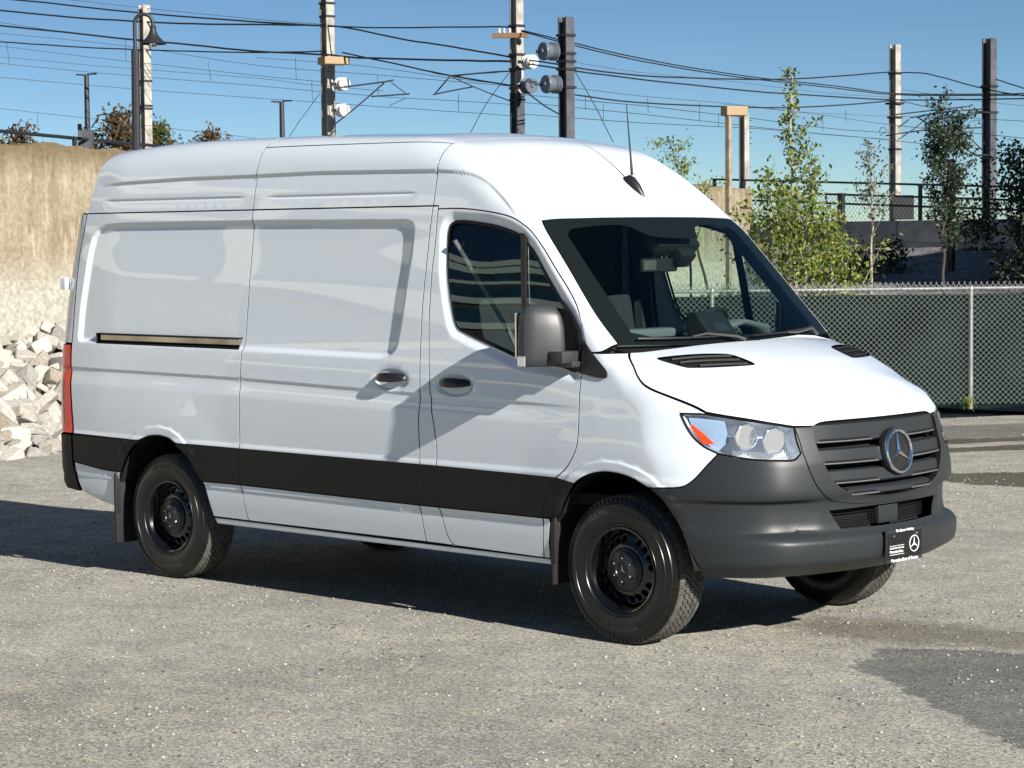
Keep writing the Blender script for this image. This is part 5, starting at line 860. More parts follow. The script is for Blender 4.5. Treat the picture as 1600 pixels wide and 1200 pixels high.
def smooth_curve(pts,step,closed=False):
    P=np.array(pts,float)
    if len(P)==2: n=max(1,int(round(np.linalg.norm(P[1]-P[0])/step))); t=np.linspace(0,1,n+1)[:,None]; return P[0]+(P[1]-P[0])*t
    Q=np.vstack([2*P[0]-P[1],P,2*P[-1]-P[-2]]) if not closed else np.vstack([P[-1],P,P[0],P[1]])
    out=[]
    for i in range(1,len(Q)-2):
        p0,p1,p2,p3=Q[i-1:i+3]; L=np.linalg.norm(p2-p1)
        if L<1e-6: continue
        t0=0; t1=np.linalg.norm(p1-p0)**.5+1e-9; t2=t1+L**.5; t3=t2+np.linalg.norm(p3-p2)**.5+1e-9
        n=max(1,int(math.ceil(L/step)))
        for t in np.linspace(t1,t2,n,endpoint=False):
            A1=(t1-t)/(t1-t0)*p0+(t-t0)/(t1-t0)*p1; A2=(t2-t)/(t2-t1)*p1+(t-t1)/(t2-t1)*p2; A3=(t3-t)/(t3-t2)*p2+(t-t2)/(t3-t2)*p3
            B1=(t2-t)/(t2-t0)*A1+(t-t0)/(t2-t0)*A2; B2=(t3-t)/(t3-t1)*A2+(t-t1)/(t3-t1)*A3
            out.append((t2-t)/(t2-t1)*B1+(t-t1)/(t2-t1)*B2)
    if not closed: out.append(P[-1])
    return np.array(out)
def loop(curves,step):
    """closed outline from curves that meet at corners"""
    out=[]
    for c in curves:
        q=smooth_curve(c,step)
        if out and np.linalg.norm(out[-1]-q[0])<step*.25: q=q[1:]
        out+=list(q)
    if np.linalg.norm(out[0]-out[-1])<step*.25: out=out[:-1]
    return np.array(out)
def area(P): x,y=P[:,0],P[:,1]; return .5*np.sum(x*np.roll(y,-1)-y*np.roll(x,-1))
def inset(P,d):
    """move a ccw polygon inwards by d"""
    e=np.roll(P,-1,0)-P; e/=np.linalg.norm(e,axis=1,keepdims=True)+1e-12; n=np.stack([-e[:,1],e[:,0]],1)
    m=n+np.roll(n,1,0); q=(m*n).sum(1); m=m/np.maximum(q,.35)[:,None]
    return P+m*d,m/np.linalg.norm(m,axis=1,keepdims=True)
def inpoly(P,V):
    s=np.zeros(len(P),bool)
    for i in range(len(V)):
        a=V[i];b=V[(i+1)%len(V)]; c=((a[1]<=P[:,1])!=(b[1]<=P[:,1])); dy=b[1]-a[1]
        xi=a[0]+(P[:,1]-a[1])*(b[0]-a[0])/(dy if abs(dy)>1e-12 else 1e-12); s^=c&(P[:,0]<xi)
    return s
def mesh2d(outer,holes,h,extra=None):
    """triangulate outline with holes and an interior point grid"""
    loops=[outer]+list(holes); V=[];E=[]
    for L in loops:
        n=len(V); V+=list(L); E+=[(n+i,n+(i+1)%len(L)) for i in range(len(L))]
    nb=len(V); bnd=np.array(V)
    lo=outer.min(0);hi=outer.max(0)
    gx=np.arange(lo[0],hi[0]+h,h); gy=np.arange(lo[1],hi[1]+h,h*.866)
    G=np.array([(x+(.5*h if j%2 else 0),y) for j,y in enumerate(gy) for x in gx])
    cand=[]
    if extra is not None and len(extra): cand.append((np.array(extra),.004,))
    cell=h*.55; occ={}
    def key(p,c): return (int(math.floor(p[0]/c)),int(math.floor(p[1]/c)))
    ok=inpoly(G,outer)
    for H in holes: ok&=~inpoly(G,H)
    G=G[ok]
    pts=[]
    B=[bnd]
    if extra is not None and len(extra):
        X=np.array(extra); k=inpoly(X,outer)
        for H in holes: k&=~inpoly(X,H)
        X=X[k]
        # drop extra points too close to the boundary
        if len(X):
            dm=np.full(len(X),9.)
            for i in range(0,len(bnd),400): dm=np.minimum(dm,np.sqrt(((X[:,None]-bnd[None,i:i+400])**2).sum(2)).min(1))
            X=X[dm>.0035]; B.append(X); pts.append(X)
    A=np.vstack(B)
    if len(G):
        dm=np.full(len(G),9.)
        for i in range(0,len(A),300): dm=np.minimum(dm,np.sqrt(((G[:,None]-A[None,i:i+300])**2).sum(2)).min(1))
        G=G[dm>h*.5]; pts.append(G)
    allp=np.vstack([bnd]+pts)
    r=delaunay_2d_cdt([Vector(p) for p in allp],E,[],0,1e-7)
    vo=np.array([tuple(v) for v in r[0]]); F=np.array([f for f in r[2] if len(f)==3])
    c=vo[F].mean(1); ok=inpoly(c,outer)
    for H in holes: ok&=~inpoly(c,H)
    F=F[ok]
    a=vo[F]; ar=(a[:,1,0]-a[:,0,0])*(a[:,2,1]-a[:,0,1])-(a[:,2,0]-a[:,0,0])*(a[:,1,1]-a[:,0,1])
    F[ar<0]=F[ar<0][:,::-1]
    used=np.zeros(len(vo),bool); used[F.ravel()]=True; mp=np.cumsum(used)-1
    return vo[used],mp[F[np.abs(ar)>1e-12]]
EXTRA=[]      # dense rows of points near creases, in (x,z)
def rows(curve,offs,step):
    q=smooth_curve(curve,step); t=np.gradient(q,axis=0); t/=np.linalg.norm(t,axis=1,keepdims=True)+1e-9; n=np.stack([-t[:,1],t[:,0]],1)
    return [q+n*o for o in offs]
def build_extra():
    R=[]
    Rc=RECESS+[RECESS[0]]
    R+=rows(Rc,[0,.008,.016,.024,.032,.042,-.012] if area(np.array(RECESS))>0 else [0,-.008,-.016,-.024,-.032,-.042,.012],.025)
    cx=[-4.64,-2.94,-1.4,-.3]; R+=rows([(-4.64,1.25),(-2.94,1.237),(-1.4,1.204),(-.2,1.183)],[0,.0055,.011,.0165,.022,.030,-.006,-.012,-.022,-.045,-.075,-.10],.03)
    R+=rows([(-4.6,.857),(-.4,.857)],[-.0165,-.010,-.003,.004,.011,.018,.026],.03)
    R+=rows(list(zip(rib_x,rib_z)),[-.014,-.007,0,.007,.014,.024],.03)
    R+=rows([(-4.43,2.312),(-3.01,2.312)],[-.014,-.008,-.004,0,.004,.008,.014],.03); R+=rows([(-2.85,2.308),(-1.54,2.308)],[-.014,-.008,-.004,0,.004,.008,.014],.03)
    for A in (ARCH_F,ARCH_R):
        s=1 if area(np.array(A))<0 else -1
        R+=rows(A[1:-1],[s*o for o in (.006,.014,.03,.045,.052,.058,.064,.08)],.02)
    s=-1 if area(np.array(WIN))>0 else 1
    R+=rows(WIN+[WIN[0]],[s*o for o in (.006,.014,.024,.034,.046,.058,.07)],.02)
    for cx,cz in ((-1.655,1.286),(-1.155,1.273)):
        for k in (.6,.75,.9,1.0,1.1): a=np.linspace(0,2*math.pi,36,endpoint=False); R.append(np.stack([cx+.135*k*np.cos(a),cz+.058*k*np.sin(a)],1))
    X=np.vstack(R)
    # thin out points closer than 4.5 mm
    seen=set();keep=[]
    for p in X:
        k=(int(p[0]/.0045),int(p[1]/.0045))
        if k in seen: continue
        seen.add(k);keep.append(p)
    return np.array(keep)
EXTRA=build_extra()

GAP=.0044
def panel(name,par,outer,holes=(),m=None,parent=None,h=.035,off=0.,rim=.012,flange=.012,gap=GAP,extra=None,label=None,holerim=.014,flat_m='seam',flatn=False):
    """one body panel: patch of the body surface with rolled edges and a dark flange under the neighbour"""
    outer=np.array(outer,float); outer=outer if area(outer)>0 else outer[::-1]
    o2,dr=inset(outer,gap)
    H=[]; HD=[]
    for q in holes:
        q=np.array(q,float); q=q if area(q)>0 else q[::-1]; H.append(q); HD.append(inset(q,0)[1])
    uv,F=mesh2d(o2,H,h,extra)
    P,N=surf(par,uv,off)
    if flatn:      # shading normals from the bulged pane itself
        Q,_=surf(par,uv+np.array([.004,0]),off); S_,_=surf(par,uv+np.array([0,.004]),off); n2=np.cross(Q-P,S_-P); n2/=np.linalg.norm(n2,axis=1,keepdims=True); n2*=np.sign((n2*N).sum(1))[:,None]; N=n2
    V=[P];NN=[N];FF=[F];MI=[np.zeros(len(F),int)]; base=len(P)
    # orientation check
    a,b,c=P[F[0]]; 
    fl=np.sum([np.dot(np.cross(P[f[1]]-P[f[0]],P[f[2]]-P[f[0]]),N[f[0]]) for f in F[:200]])<0
    if fl: FF[0]=F[:,::-1]
    def rimloop(L,outd,depth,fl_w):
        nonlocal base
        eps=.002
        p0,n0=surf(par,L,off); p1,_=surf(par,L+outd*eps,off)
        sd=(p1-p0); sd-= (sd*n0).sum(1,keepdims=True)*n0; sd/=np.linalg.norm(sd,axis=1,keepdims=True)+1e-12
        r=[p0,p0+sd*.0010-n0*.0010,p0+sd*.0010-n0*depth]; nn=[n0,(sd*.9+n0*.1),sd]
        if fl_w>0: r.append(r[2]+sd*fl_w); nn.append(n0)
        k=len(L)
        for j in range(len(r)): V.append(r[j]); NN.append(nn[j])
        for j in range(len(r)-1):
            A=base+j*k;B=base+(j+1)*k
            q=[(A+i,B+i,B+(i+1)%k,A+(i+1)%k) for i in range(k)]
            FF.append(np.array(q)); MI.append(np.full(k,1 if j>=1 else 0))  # rim walls and flange blackened: the shade inside the gaps is painted
        base+=k*len(r)
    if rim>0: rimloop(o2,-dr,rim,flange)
    for q,d in zip(H,HD):
        if holerim>0: rimloop(q,d,holerim,0)
    Vv=np.vstack(V); faces=[tuple(f) for X in FF for f in X]; mi=np.concatenate(MI)
    NNv=np.vstack(NN); NNv/=np.linalg.norm(NNv,axis=1,keepdims=True)+1e-12
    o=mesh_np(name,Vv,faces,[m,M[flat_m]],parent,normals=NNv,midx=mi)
    if label: o['label']=label
    return o

VAN=empty('panel_van',label='white high-roof panel van with black rubbing strips parked on the gravel lot',cat='van')
def S3(l): return np.array(l,float)
def mir(L,sg):
    L=np.array(L,float).copy(); L[:,1]*=-sg if sg>0 else 1; return L
FG_TOP=[(-1.381,2.2365),(-1.381,2.222),(-1.196,2.220),(-1.010,2.203),(-.831,2.171),(-.744,2.133),(-.689,2.099),(-.613,2.031),(-.488,1.899),(-.373,1.776),(-.311,1.696),(-.283,1.639),(-.262,1.56),(-.250,1.475)]
FD_FRONT_LOW=[(-.250,1.475),(-.246,1.367),(-.250,1.25),(-.249,1.054),(-.258,.995),(-.294,.927),(-.340,.872),(-.400,.826)]
FD_REAR=[(-1.381,2.222),(-1.380,2.035),(-1.387,1.897),(-1.385,1.793),(-1.384,1.62),(-1.363,1.413),(-1.345,1.276),(-1.328,1.152),(-1.302,1.049),(-1.286,.932),(-1.285,.834)]
SD_FRONT=[(-1.414,.834),(-1.420,.995),(-1.422,1.064),(-1.420,1.204),(-1.436,1.48),(-1.441,1.688),(-1.436,1.848),(-1.430,2.084),(-1.422,DRIP)]
REAR_SEAM_LOW=[(-4.586,DRIP),(-4.601,2.112),(-4.624,2.011),(-4.634,1.807),(-4.639,1.604),(-4.640,1.409)]
TAIL_FRONT=[(-4.640,1.409),(-4.637,1.320),(-4.625,1.157),(-4.612,.994),(-4.600,.843)]
STEP=.03
def C(*c): return loop([list(x) for x in c],STEP)
ST,SB=.836,.628      # rubbing strip top and bottom
SLOT=[(-4.362,1.482),(-4.362,1.422),(-2.972,1.418),(-2.972,1.480)]
archF=[p for p in ARCH_F]; 
for sg in (-1,1):
    sp=Side(sg); E=EXTRA
    right=sg<0
    # rear side panel
    panel('side_panel',sp,C([(-2.94,DRIP),(-4.586,DRIP)],REAR_SEAM_LOW,TAIL_FRONT,[(-4.600,.843),(-3.889,.837)],[(-3.889,.837),(-3.798,.867),(-3.690,.877),(-3.590,.865),(-3.526,.839)],[(-3.526,.839),(-2.94,.836)],[(-2.94,.836),(-2.94,DRIP)]),
          holes=[loop([[a,b] for a,b in zip(SLOT,SLOT[1:]+SLOT[:1])],.06)] if right else (),m=M['white'],parent=VAN,extra=E)
    # sliding door / fixed panel
    nm='sliding_door' if right else 'side_panel'
    sd=panel(nm,sp,C([(-1.422,DRIP),(-2.94,DRIP)],[(-2.94,DRIP),(-2.94,.836)],[(-2.94,.836),(-1.414,.834)],SD_FRONT),m=M['white'],parent=VAN,extra=E)
    # pillar strip between the doors
    panel('door_pillar',sp,C([(-1.381,DRIP),(-1.422,DRIP)],SD_FRONT[::-1],[(-1.414,.834),(-1.285,.834)],FD_REAR[::-1]),m=M['white'],parent=VAN,extra=E,h=.03)
    # front door
    fd=panel('front_door',sp,C(FG_TOP[1:],FD_FRONT_LOW,[(-.400,.826),(-1.285,.834)],FD_REAR[::-1]),holes=[smooth_curve(WIN,.02,True)],m=M['white'],parent=VAN,extra=E)
    # fender
    HG=[(-.020,1.476),(.014,1.449),(.057,1.413),(.104,1.364),(.147,1.328),(.189,1.307),(.285,1.275),(.420,1.228),(.473,1.204),(.497,1.190)]
    panel('front_fender',sp,C([(-.250,1.475),(-.138,1.473),(-.020,1.476)],HG,[(.497,1.190),(.376,1.190)],[(.376,1.190),(.402,1.143),(.444,1.082),(.505,1.031),(.576,.998)],[(.576,.998),(.526,.932),(.493,.888),(.468,.862),(.436,.838),(.395,.828),(.314,.822),(.228,.818)],
        [(.228,.818),(.139,.853),(.034,.875),(-.073,.878),(-.182,.854),(-.257,.814),(-.268,.806)],[(-.268,.806),(-.400,.826)],FD_FRONT_LOW[::-1]),m=M['white'],parent=VAN,extra=E,h=.03)
    # rubbing strips (proud of the paint)
    so=.007
    strips=[C([(-4.598,ST),(-3.889,ST)],[(-3.889,ST),(-3.969,.789),(-4.046,.717),(-4.098,.634)],[(-4.098,.634),(-4.30,.640),(-4.598,.668)],[(-4.598,.668),(-4.598,ST)]),
        C([(-3.522,ST),(-2.94,ST)],[(-2.94,ST),(-2.946,.735),(-2.94,SB)],[(-2.94,SB),(-3.293,SB-.002)],[(-3.293,SB-.002),(-3.337,.681),(-3.423,.769),(-3.522,ST)]),
        C([(-2.94,ST),(-1.414,ST)],[(-1.414,ST),(-1.431,.767),(-1.430,.616)],[(-1.430,.616),(-2.94,SB)],[(-2.94,SB),(-2.946,.735),(-2.94,ST)]),
        C([(-1.414,ST),(-1.285,ST)],[(-1.285,ST),(-1.293,.723),(-1.280,.616)],[(-1.280,.616),(-1.430,.616)],[(-1.430,.616),(-1.431,.767),(-1.414,ST)]),
        C([(-1.285,ST),(-.410,.828)],[(-.410,.828),(-.470,.735),(-.505,.616)],[(-.505,.616),(-1.280,.616)],[(-1.280,.616),(-1.293,.723),(-1.285,ST)]),
        C([(-.410,.828),(-.275,.806)],[(-.275,.806),(-.332,.737),(-.394,.626)],[(-.394,.626),(-.505,.616)],[(-.505,.616),(-.470,.735),(-.410,.828)])]
    for q in strips: panel('rubbing_strip',sp,q,m=M['strip'],parent=VAN,off=so,h=.05,rim=.010,flange=.006,gap=.0015)
    # lower panels
    lows=[C([(-4.598,.663),(-4.30,.635),(-4.104,.627)],[(-4.104,.627),(-4.147,.546),(-4.154,.400)],[(-4.154,.400),(-4.34,.425),(-4.53,.478)],[(-4.53,.478),(-4.575,.54),(-4.598,.663)]),
        C([(-3.293,SB-.006),(-2.94,SB-.004)],[(-2.94,SB-.004),(-2.922,.50),(-2.899,.412)],[(-2.899,.412),(-3.222,.414)],[(-3.222,.414),(-3.243,.478),(-3.293,SB-.006)]),
        C([(-2.94,SB-.004),(-1.430,.611)],[(-1.430,.611),(-1.423,.574),(-1.397,.411)],[(-1.397,.411),(-2.899,.412)],[(-2.899,.412),(-2.922,.50),(-2.94,SB-.004)]),
        C([(-1.430,.611),(-1.278,.611)],[(-1.278,.611),(-1.264,.571),(-1.227,.462),(-1.195,.418),(-1.165,.408)],[(-1.165,.408),(-1.397,.411)],[(-1.397,.411),(-1.423,.574),(-1.430,.611)]),
        C([(-1.278,.611),(-.506,.611)],[(-.506,.611),(-.518,.506),(-.521,.399)],[(-.521,.399),(-1.165,.408)],[(-1.165,.408),(-1.195,.418),(-1.227,.462),(-1.264,.571),(-1.278,.611)]),
        C([(-.506,.611),(-.458,.611)],[(-.458,.611),(-.474,.50),(-.476,.399)],[(-.476,.399),(-.521,.399)],[(-.521,.399),(-.518,.506),(-.506,.611)])]
    for i,q in enumerate(lows): panel('lower_panel',sp,q,m=M['white'],parent=VAN,h=.04,extra=None)
    panel('sill',sp,C([(-3.222,.409),(-.476,.397)],[(-.476,.397),(-.476,.364)],[(-.476,.364),(-3.2,.369)],[(-3.2,.369),(-3.222,.409)]),m=M['white'],parent=VAN,h=.02,off=-.004,rim=.03)
    # tail lamp wraps the rear corner
    bk=Back()
    tl=[(-4.640,sg*.957,1.409),(-4.637,sg*.969,1.320),(-4.625,sg*.983,1.157),(-4.612,sg*.986,.994),(-4.600,sg*.985,.843)]
    f=bk.uv(np.array(tl)); u0=f[:,0]; du=-sg*.16
    q=loop([list(map(tuple,f)),[tuple(f[-1]),(u0[-1]+du,.843)],[(u0[-1]+du,.843),(u0[0]+du,1.409)],[(u0[0]+du,1.409),tuple(f[0])]],.03)
    t=panel('tail_lamp',bk,q,m=M['red'],parent=VAN,off=.004,h=.03)
    for za,zb in ((.90,1.02),(1.04,1.18)):
        q=loop([[(u0[2]+du*.35,za),(u0[2]+du*.75,za)],[(u0[2]+du*.75,za),(u0[2]+du*.75,zb)],[(u0[2]+du*.75,zb),(u0[2]+du*.35,zb)],[(u0[2]+du*.35,zb),(u0[2]+du*.35,za)]],.03)
        panel('lamp_chamber',bk,q,m=mat('deep_red_lens',(.30,.008,.006),rough=.3,coat=1),parent=t,off=.006,h=.03,rim=.002,flange=0)
# rear doors: from rear seam round to centre split
bk=Back()
for sg in (-1,1):
    a=np.array([(-4.586,sg*.860,DRIP),(-4.601,sg*.876,2.112),(-4.624,sg*.888,2.011),(-4.634,sg*.915,1.807),(-4.639,sg*.936,1.604),(-4.640,sg*.957,1.415)])
    f=bk.uv(a); c=-sg*.16
    q=loop([[(0,DRIP-.02),tuple(f[0])],list(map(tuple,f)),[tuple(f[-1]),(f[-1][0]+c,1.415)],[(f[-1][0]+c,1.415),(f[-1][0]+c,.70)],[(f[-1][0]+c,.70),(0,.70)],[(0,.70),(0,DRIP-.02)]],.05)
    panel('rear_door',bk,q,m=M['white'],parent=VAN,h=.06)
    # corner of the rear bumper
    a=bk.uv(np.array([(-4.603,sg*.984,.838),(-4.603,sg*.98,.667),(-4.58,sg*.965,.53),(-4.545,sg*.955,.480)])); 
q=loop([[tuple(bk.uv(np.array([(-4.603,-.984,.838)]))[0]),tuple(bk.uv(np.array([(-4.603,.984,.838)]))[0])],
        list(map(tuple,bk.uv(np.array([(-4.603,.984,.838),(-4.603,.98,.667),(-4.575,.965,.545),(-4.535,.955,.482)])))),
        [tuple(bk.uv(np.array([(-4.535,.955,.482)]))[0]),(0.0,.51),tuple(bk.uv(np.array([(-4.535,-.955,.482)]))[0])],
        list(map(tuple,bk.uv(np.array([(-4.535,-.955,.482),(-4.575,-.965,.545),(-4.603,-.98,.667),(-4.603,-.984,.838)]))))],.04)
panel('rear_bumper',bk,q,m=M['strip'],parent=VAN,h=.05,off=.008)

# roof panels
sec=Sec()
def sv(x,y,z): return tuple(sec.uv(np.array([(x,y,z)],float))[0])
def onrow(x,th): return (x,th)
def drow(x0,x1,sg,z=DRIP+.001,n=8):
    out=[]
    for x in np.linspace(x0,x1,n):
        y=float(Wz(np.array([z]))[0]); out.append(sv(x,sg*y,z))
    return out
TH=math.pi/2*sec.R
def rear_edge():
    R=[(-4.586,-.860,DRIP),(-4.558,-.837,2.359),(-4.542,-.817,2.445),(-4.509,-.789,2.562),(-4.479,-.760,2.618),(-4.455,-.70,2.645)]
    a=[sv(*p) for p in R]; top=[(-4.44,TH*.75),(-4.43,TH)]
    half=a+top; return half+[(x,2*TH-t) for x,t in half[:-1][::-1]]
RE=rear_edge()
def secextra():
    O=[]
    for sg in (1,-1):
        for p in EXTRA:
            if p[1]>2.1 or (p[0]>-1.3 and p[1]>2.0):
                if p[1]<2.19 and p[0]<-1.2: continue
                O.append(p)
    O=np.array(O[:len(O)//2]); n=len(O)
    Hh=hit(np.stack([O[:,0],np.zeros(n),O[:,1]],1),np.tile([0.,-1,0],(n,1)),.25,1.3,24); O=O[Hh[:,1]<-.45]; Hh=Hh[Hh[:,1]<-.45]
    A=sec.uv(Hh); B=A.copy(); B[:,1]=2*TH-B[:,1]
    return np.vstack([A,B])
SX=secextra()
panel('roof_panel',sec,loop([drow(-2.94,-4.586,-1)[::1],RE,drow(-4.586,-2.94,1),[drow(-2.94,-2.94,1,n=2)[0],drow(-2.94,-2.94,-1,n=2)[0]]],.03),m=M['white'],parent=VAN,h=.045,extra=SX)
ts=.44
panel('roof_panel',sec,loop([[(-2.94,ts),(-1.42,ts)],[(-1.42,ts),(-1.42,2*TH-ts)],[(-1.42,2*TH-ts),(-2.94,2*TH-ts)],[(-2.94,2*TH-ts),(-2.94,ts)]],.03),m=M['white'],parent=VAN,h=.05,extra=SX)
for a in (1,-1):
    q=loop([drow(-2.94,-1.42,-1),[drow(-1.42,-1.42,-1,n=2)[0],(-1.42,ts)],[(-1.42,ts),(-2.94,ts)],[(-2.94,ts),drow(-2.94,-2.94,-1,n=2)[0]]],.03)
    if a<0: q=np.stack([q[:,0],2*TH-q[:,1]],1)
    panel('upper_side_panel',sec,q,m=M['white'],parent=VAN,h=.04,extra=SX)
# forehead with the windscreen pillars; windscreen outline in 3D (x,y,z), right half
WS_SIDE=[(-.683,-.782,2.146),(-.455,-.797,1.897),(-.224,-.815,1.643),(-.075,-.832,1.50)]
def onsurf_y(pts,z0=True): return pts
def top_edge(n=9):
    out=[]
    for y in np.linspace(-.782,.782,n): out.append((-.683+.10*(1-(abs(y)/.782)**2.2),y,2.146+.018*(1-(abs(y)/.782)**2)))
    return out
def P2(x,z):   # point on side surface -> sec uv
    y=float(Wz(np.array([z]))[0]); O=np.array([[x,0.,z]]); h_=hit(O,np.array([[0.,-1,0]]),.25,1.3)[0]; return tuple(sec.uv(h_[None])[0])
gate=[P2(x,z) for x,z in smooth_curve(FG_TOP[1:],.03)]
wsL=[sv(*p) for p in WS_SIDE]
half_pillar_bottom=[P2(-.250,1.478),P2(-.19,1.478)]
def mirrv(l): return [(u,2*TH-v) for u,v in l][::-1]
te=[sv(*p) for p in top_edge()]
edge0=[drow(-1.42,-1.42,-1,n=2)[0],P2(-1.381,DRIP)]
def edge3(uvc): return [tuple(p) for p in surf(sec,smooth_curve(uvc,.04))[0]]
fore=loop([edge0,[P2(-1.381,DRIP)]+gate,[gate[-1],P2(-.12,1.482),wsL[-1]],wsL[::-1],te,mirrv(wsL[::-1]),mirrv([gate[-1],P2(-.12,1.482),wsL[-1]]),mirrv([P2(-1.381,DRIP)]+gate),mirrv(edge0),[mirrv(edge0)[-1],(-1.42,TH),edge0[0]]],.025)
panel('cab_roof',sec,fore,m=M['white'],parent=VAN,h=.035,extra=SX)

# windscreen
def ws_mid(t):   # bottom edge, behind the bonnet
    return (-.075+.185*(1-(abs(t)/.832)**2.2),t,1.50+.0*abs(t))
tp=Top()
bot=[ws_mid(y) for y in np.linspace(-.832,.832,13)]
E_L=edge3(wsL[::-1]); E_T=edge3(te); E_R=edge3(mirrv(wsL[::-1]))
bot=[E_L[0] if i==0 else (E_R[-1] if i==12 else b_) for i,b_ in enumerate(bot)]
wsloop3=[E_L,E_T,E_R,bot[::-1]]
class WS:      # frontal projection for the screen
    f=staticmethod(f_ws)
    def ray(s,uv): n=len(uv); D=np.tile([.7125,0,.7017],(n,1)); O=np.stack([-.35-.7017*uv[:,1]-.6*.7125,uv[:,0],1.813+.7125*uv[:,1]-.6*.7017],1); return O,D,.1,1.3
    def uv(s,P): return np.stack([P[:,1],-(P[:,0]+.35)*.7017+(P[:,2]-1.813)*.7125],1)
wp=WS()
def uvl(par,c): return [tuple(q) for q in par.uv(np.array(c,float))]
wl=loop([uvl(wp,c) for c in wsloop3],.03)
panel('windscreen',wp,wl,m=M['glass'],parent=VAN,h=.06,off=-.006,rim=0,gap=.002)
# black printed border of the screen: a ring just under the glass
hl=loop([uvl(wp,[(-.125,-.765,1.545),(-.455,-.735,1.885),(-.60,-.72,2.04)]),uvl(wp,[(-.60,-.72,2.04),(-.607,-.68,2.085),(-.59,-.60,2.10)]),uvl(wp,[(-.59,-.60,2.10),(-.56,-.36,2.105),(-.54,-.28,2.09),(-.51,-.20,2.03),(-.50,-.12,2.01),(-.49,.0,2.005),(-.49,.20,2.005)]),uvl(wp,[(-.49,.20,2.005),(-.50,.22,2.035),(-.53,.24,2.075),(-.55,.32,2.10),(-.60,.63,2.09),(-.625,.70,2.05)]),uvl(wp,[(-.625,.70,2.05),(-.455,.735,1.885),(-.125,.765,1.545)]),uvl(wp,[(-.125,.765,1.545),(-.0,.6,1.545),(.05,.3,1.535),(.05,0,1.53),(.05,-.3,1.535),(0,-.6,1.545),(-.125,-.765,1.545)])],.04)
panel('screen_border',wp,wl,holes=[hl],m=M['frit'],parent=VAN,h=.08,off=-.011,rim=0,gap=.001,holerim=0)

# bonnet
def dense(par,uvc,step=.03): return [tuple(p) for p in surf(par,smooth_curve(uvc,step))[0]]
HG3=[(-.020,-.858,1.476),(.014,-.893,1.449),(.057,-.923,1.413),(.104,-.949,1.364),(.147,-.960,1.328),(.189,-.960,1.307),(.285,-.947,1.275),(.420,-.912,1.228),(.473,-.897,1.204),(.497,-.892,1.189)]
HG3=dense(Side(-1),HG)
HF3=[(.497,-.892,1.189),(.618,-.833,1.170),(.731,-.750,1.150),(.826,-.613,1.121)]
HF4=[(.826,-.613,1.121),(.868,-.508,1.119)]
HF5=[(.868,-.508,1.119),(.871,-.475,1.132),(.880,-.430,1.138),(.906,-.26,1.141),(.917,-.10,1.141),(.918,0,1.141)]
fr=Front(); fu=lambda c: uvl(fr,c)
HF3=dense(fr,fu([HG3[-1]]+HF3[1:])); HF4=dense(fr,fu(HF4)); HF5=dense(fr,fu(HF5))
def mm(l): return [(x,-y,z) for x,y,z in l][::-1]
cowl=[(-.020,-.858,1.476),(.012,-.80,1.482),(.075,-.6,1.487),(.12,-.3,1.49),(.135,0,1.491)]
VENT=[(.119,-.818),(.135,-.762),(.275,-.443),(.302,-.424),(.428,-.412),(.427,-.457),(.318,-.741),(.275,-.790)]
bon=loop([uvl(tp,c) for c in (HG3,HF3,HF4,HF5+mm(HF5)[1:],mm(HF4),mm(HF3),mm(HG3),mm(cowl)+cowl[::-1][0:0])]+[uvl(tp,mm(cowl)),uvl(tp,cowl[::-1])],.025)
vl=smooth_curve(VENT,.02,True); vr=vl*[1,-1]
bonnet=panel('bonnet',tp,bon,holes=[vl,vr],m=M['white'],parent=VAN,h=.04)
for q in (vl,vr):
    v=panel('bonnet_vent',tp,q,m=M['black'],parent=VAN,h=.05,off=-.010,gap=0,rim=0)
    b=MB(); s=1 if q is vr else -1
    for i in range(5):
        y0,y1=.46+.0*i,.76; t=.16+.045*i
        xa=.12+.05*i; 
        Y=[s*(.45+.0),s*(.78-.01*i)]
        pts=[]
        for yy in np.linspace(.45,.775,6):
            x_=.155+.052*i+(.78-yy)*.38-.03
            if not inpoly(np.array([[x_,s*yy]]),inset(q if area(q)>0 else q[::-1],.012)[0])[0]: continue
            pp,_=surf(tp,np.array([[x_,s*yy]]),-.001); pts.append(pp[0])
        if len(pts)>1: b.tube(pts,.009,6)
    b.build('louvre',M['strip'],v)
# cowl tray with wiper well
c=MB()
cw=[Vector(p) for p in cowl]+[Vector((x,-y,z)) for x,y,z in cowl[::-1][1:]]
bt=[Vector(ws_mid(p.y)) for p in cw]
V=[p+Vector((.012,0,-.012)) for p in cw]+[p+Vector((-.06,0,-.0)) for p in bt]; n=len(cw)
c.add(V,[(i,i+1,n+i+1,n+i) for i in range(n-1)]); c.build('cowl_tray',M['matte'],VAN)

# ---- front bumper and grille surround
fr=Front()
HEAD3=[[(.376,-.942,1.190),HG3[-1]],[(.497,-.892,1.189),(.618,-.833,1.170),(.731,-.750,1.150),(.826,-.613,1.121)],[(.826,-.613,1.120),(.839,-.619,1.075),(.866,-.613,.996)],[(.866,-.613,.996),(.860,-.655,.966),(.842,-.690,.963)],[(.842,-.690,.963),(.724,-.818,.972),(.576,-.896,.998)],[(.576,-.896,.998),(.505,-.918,1.031),(.444,-.932,1.082),(.402,-.940,1.143),(.376,-.942,1.190)]]
BT=[(.576,-.896,.998),(.526,-.934,.932),(.493,-.953,.888),(.468,-.963,.862),(.436,-.973,.838),(.395,-.983,.828),(.314,-.99,.821),(.228,-.997,.817)]
BT=dense(Side(-1),[(.576,.998),(.526,.932),(.493,.888),(.468,.862),(.436,.838),(.395,.828),(.314,.822),(.228,.818)])
AR=[(.228,-.997,.817),(.301,-.994,.764),(.383,-.980,.655),(.445,-.968,.535),(.485,-.95,.445),(.497,-.93,.380)]
lowz=.378
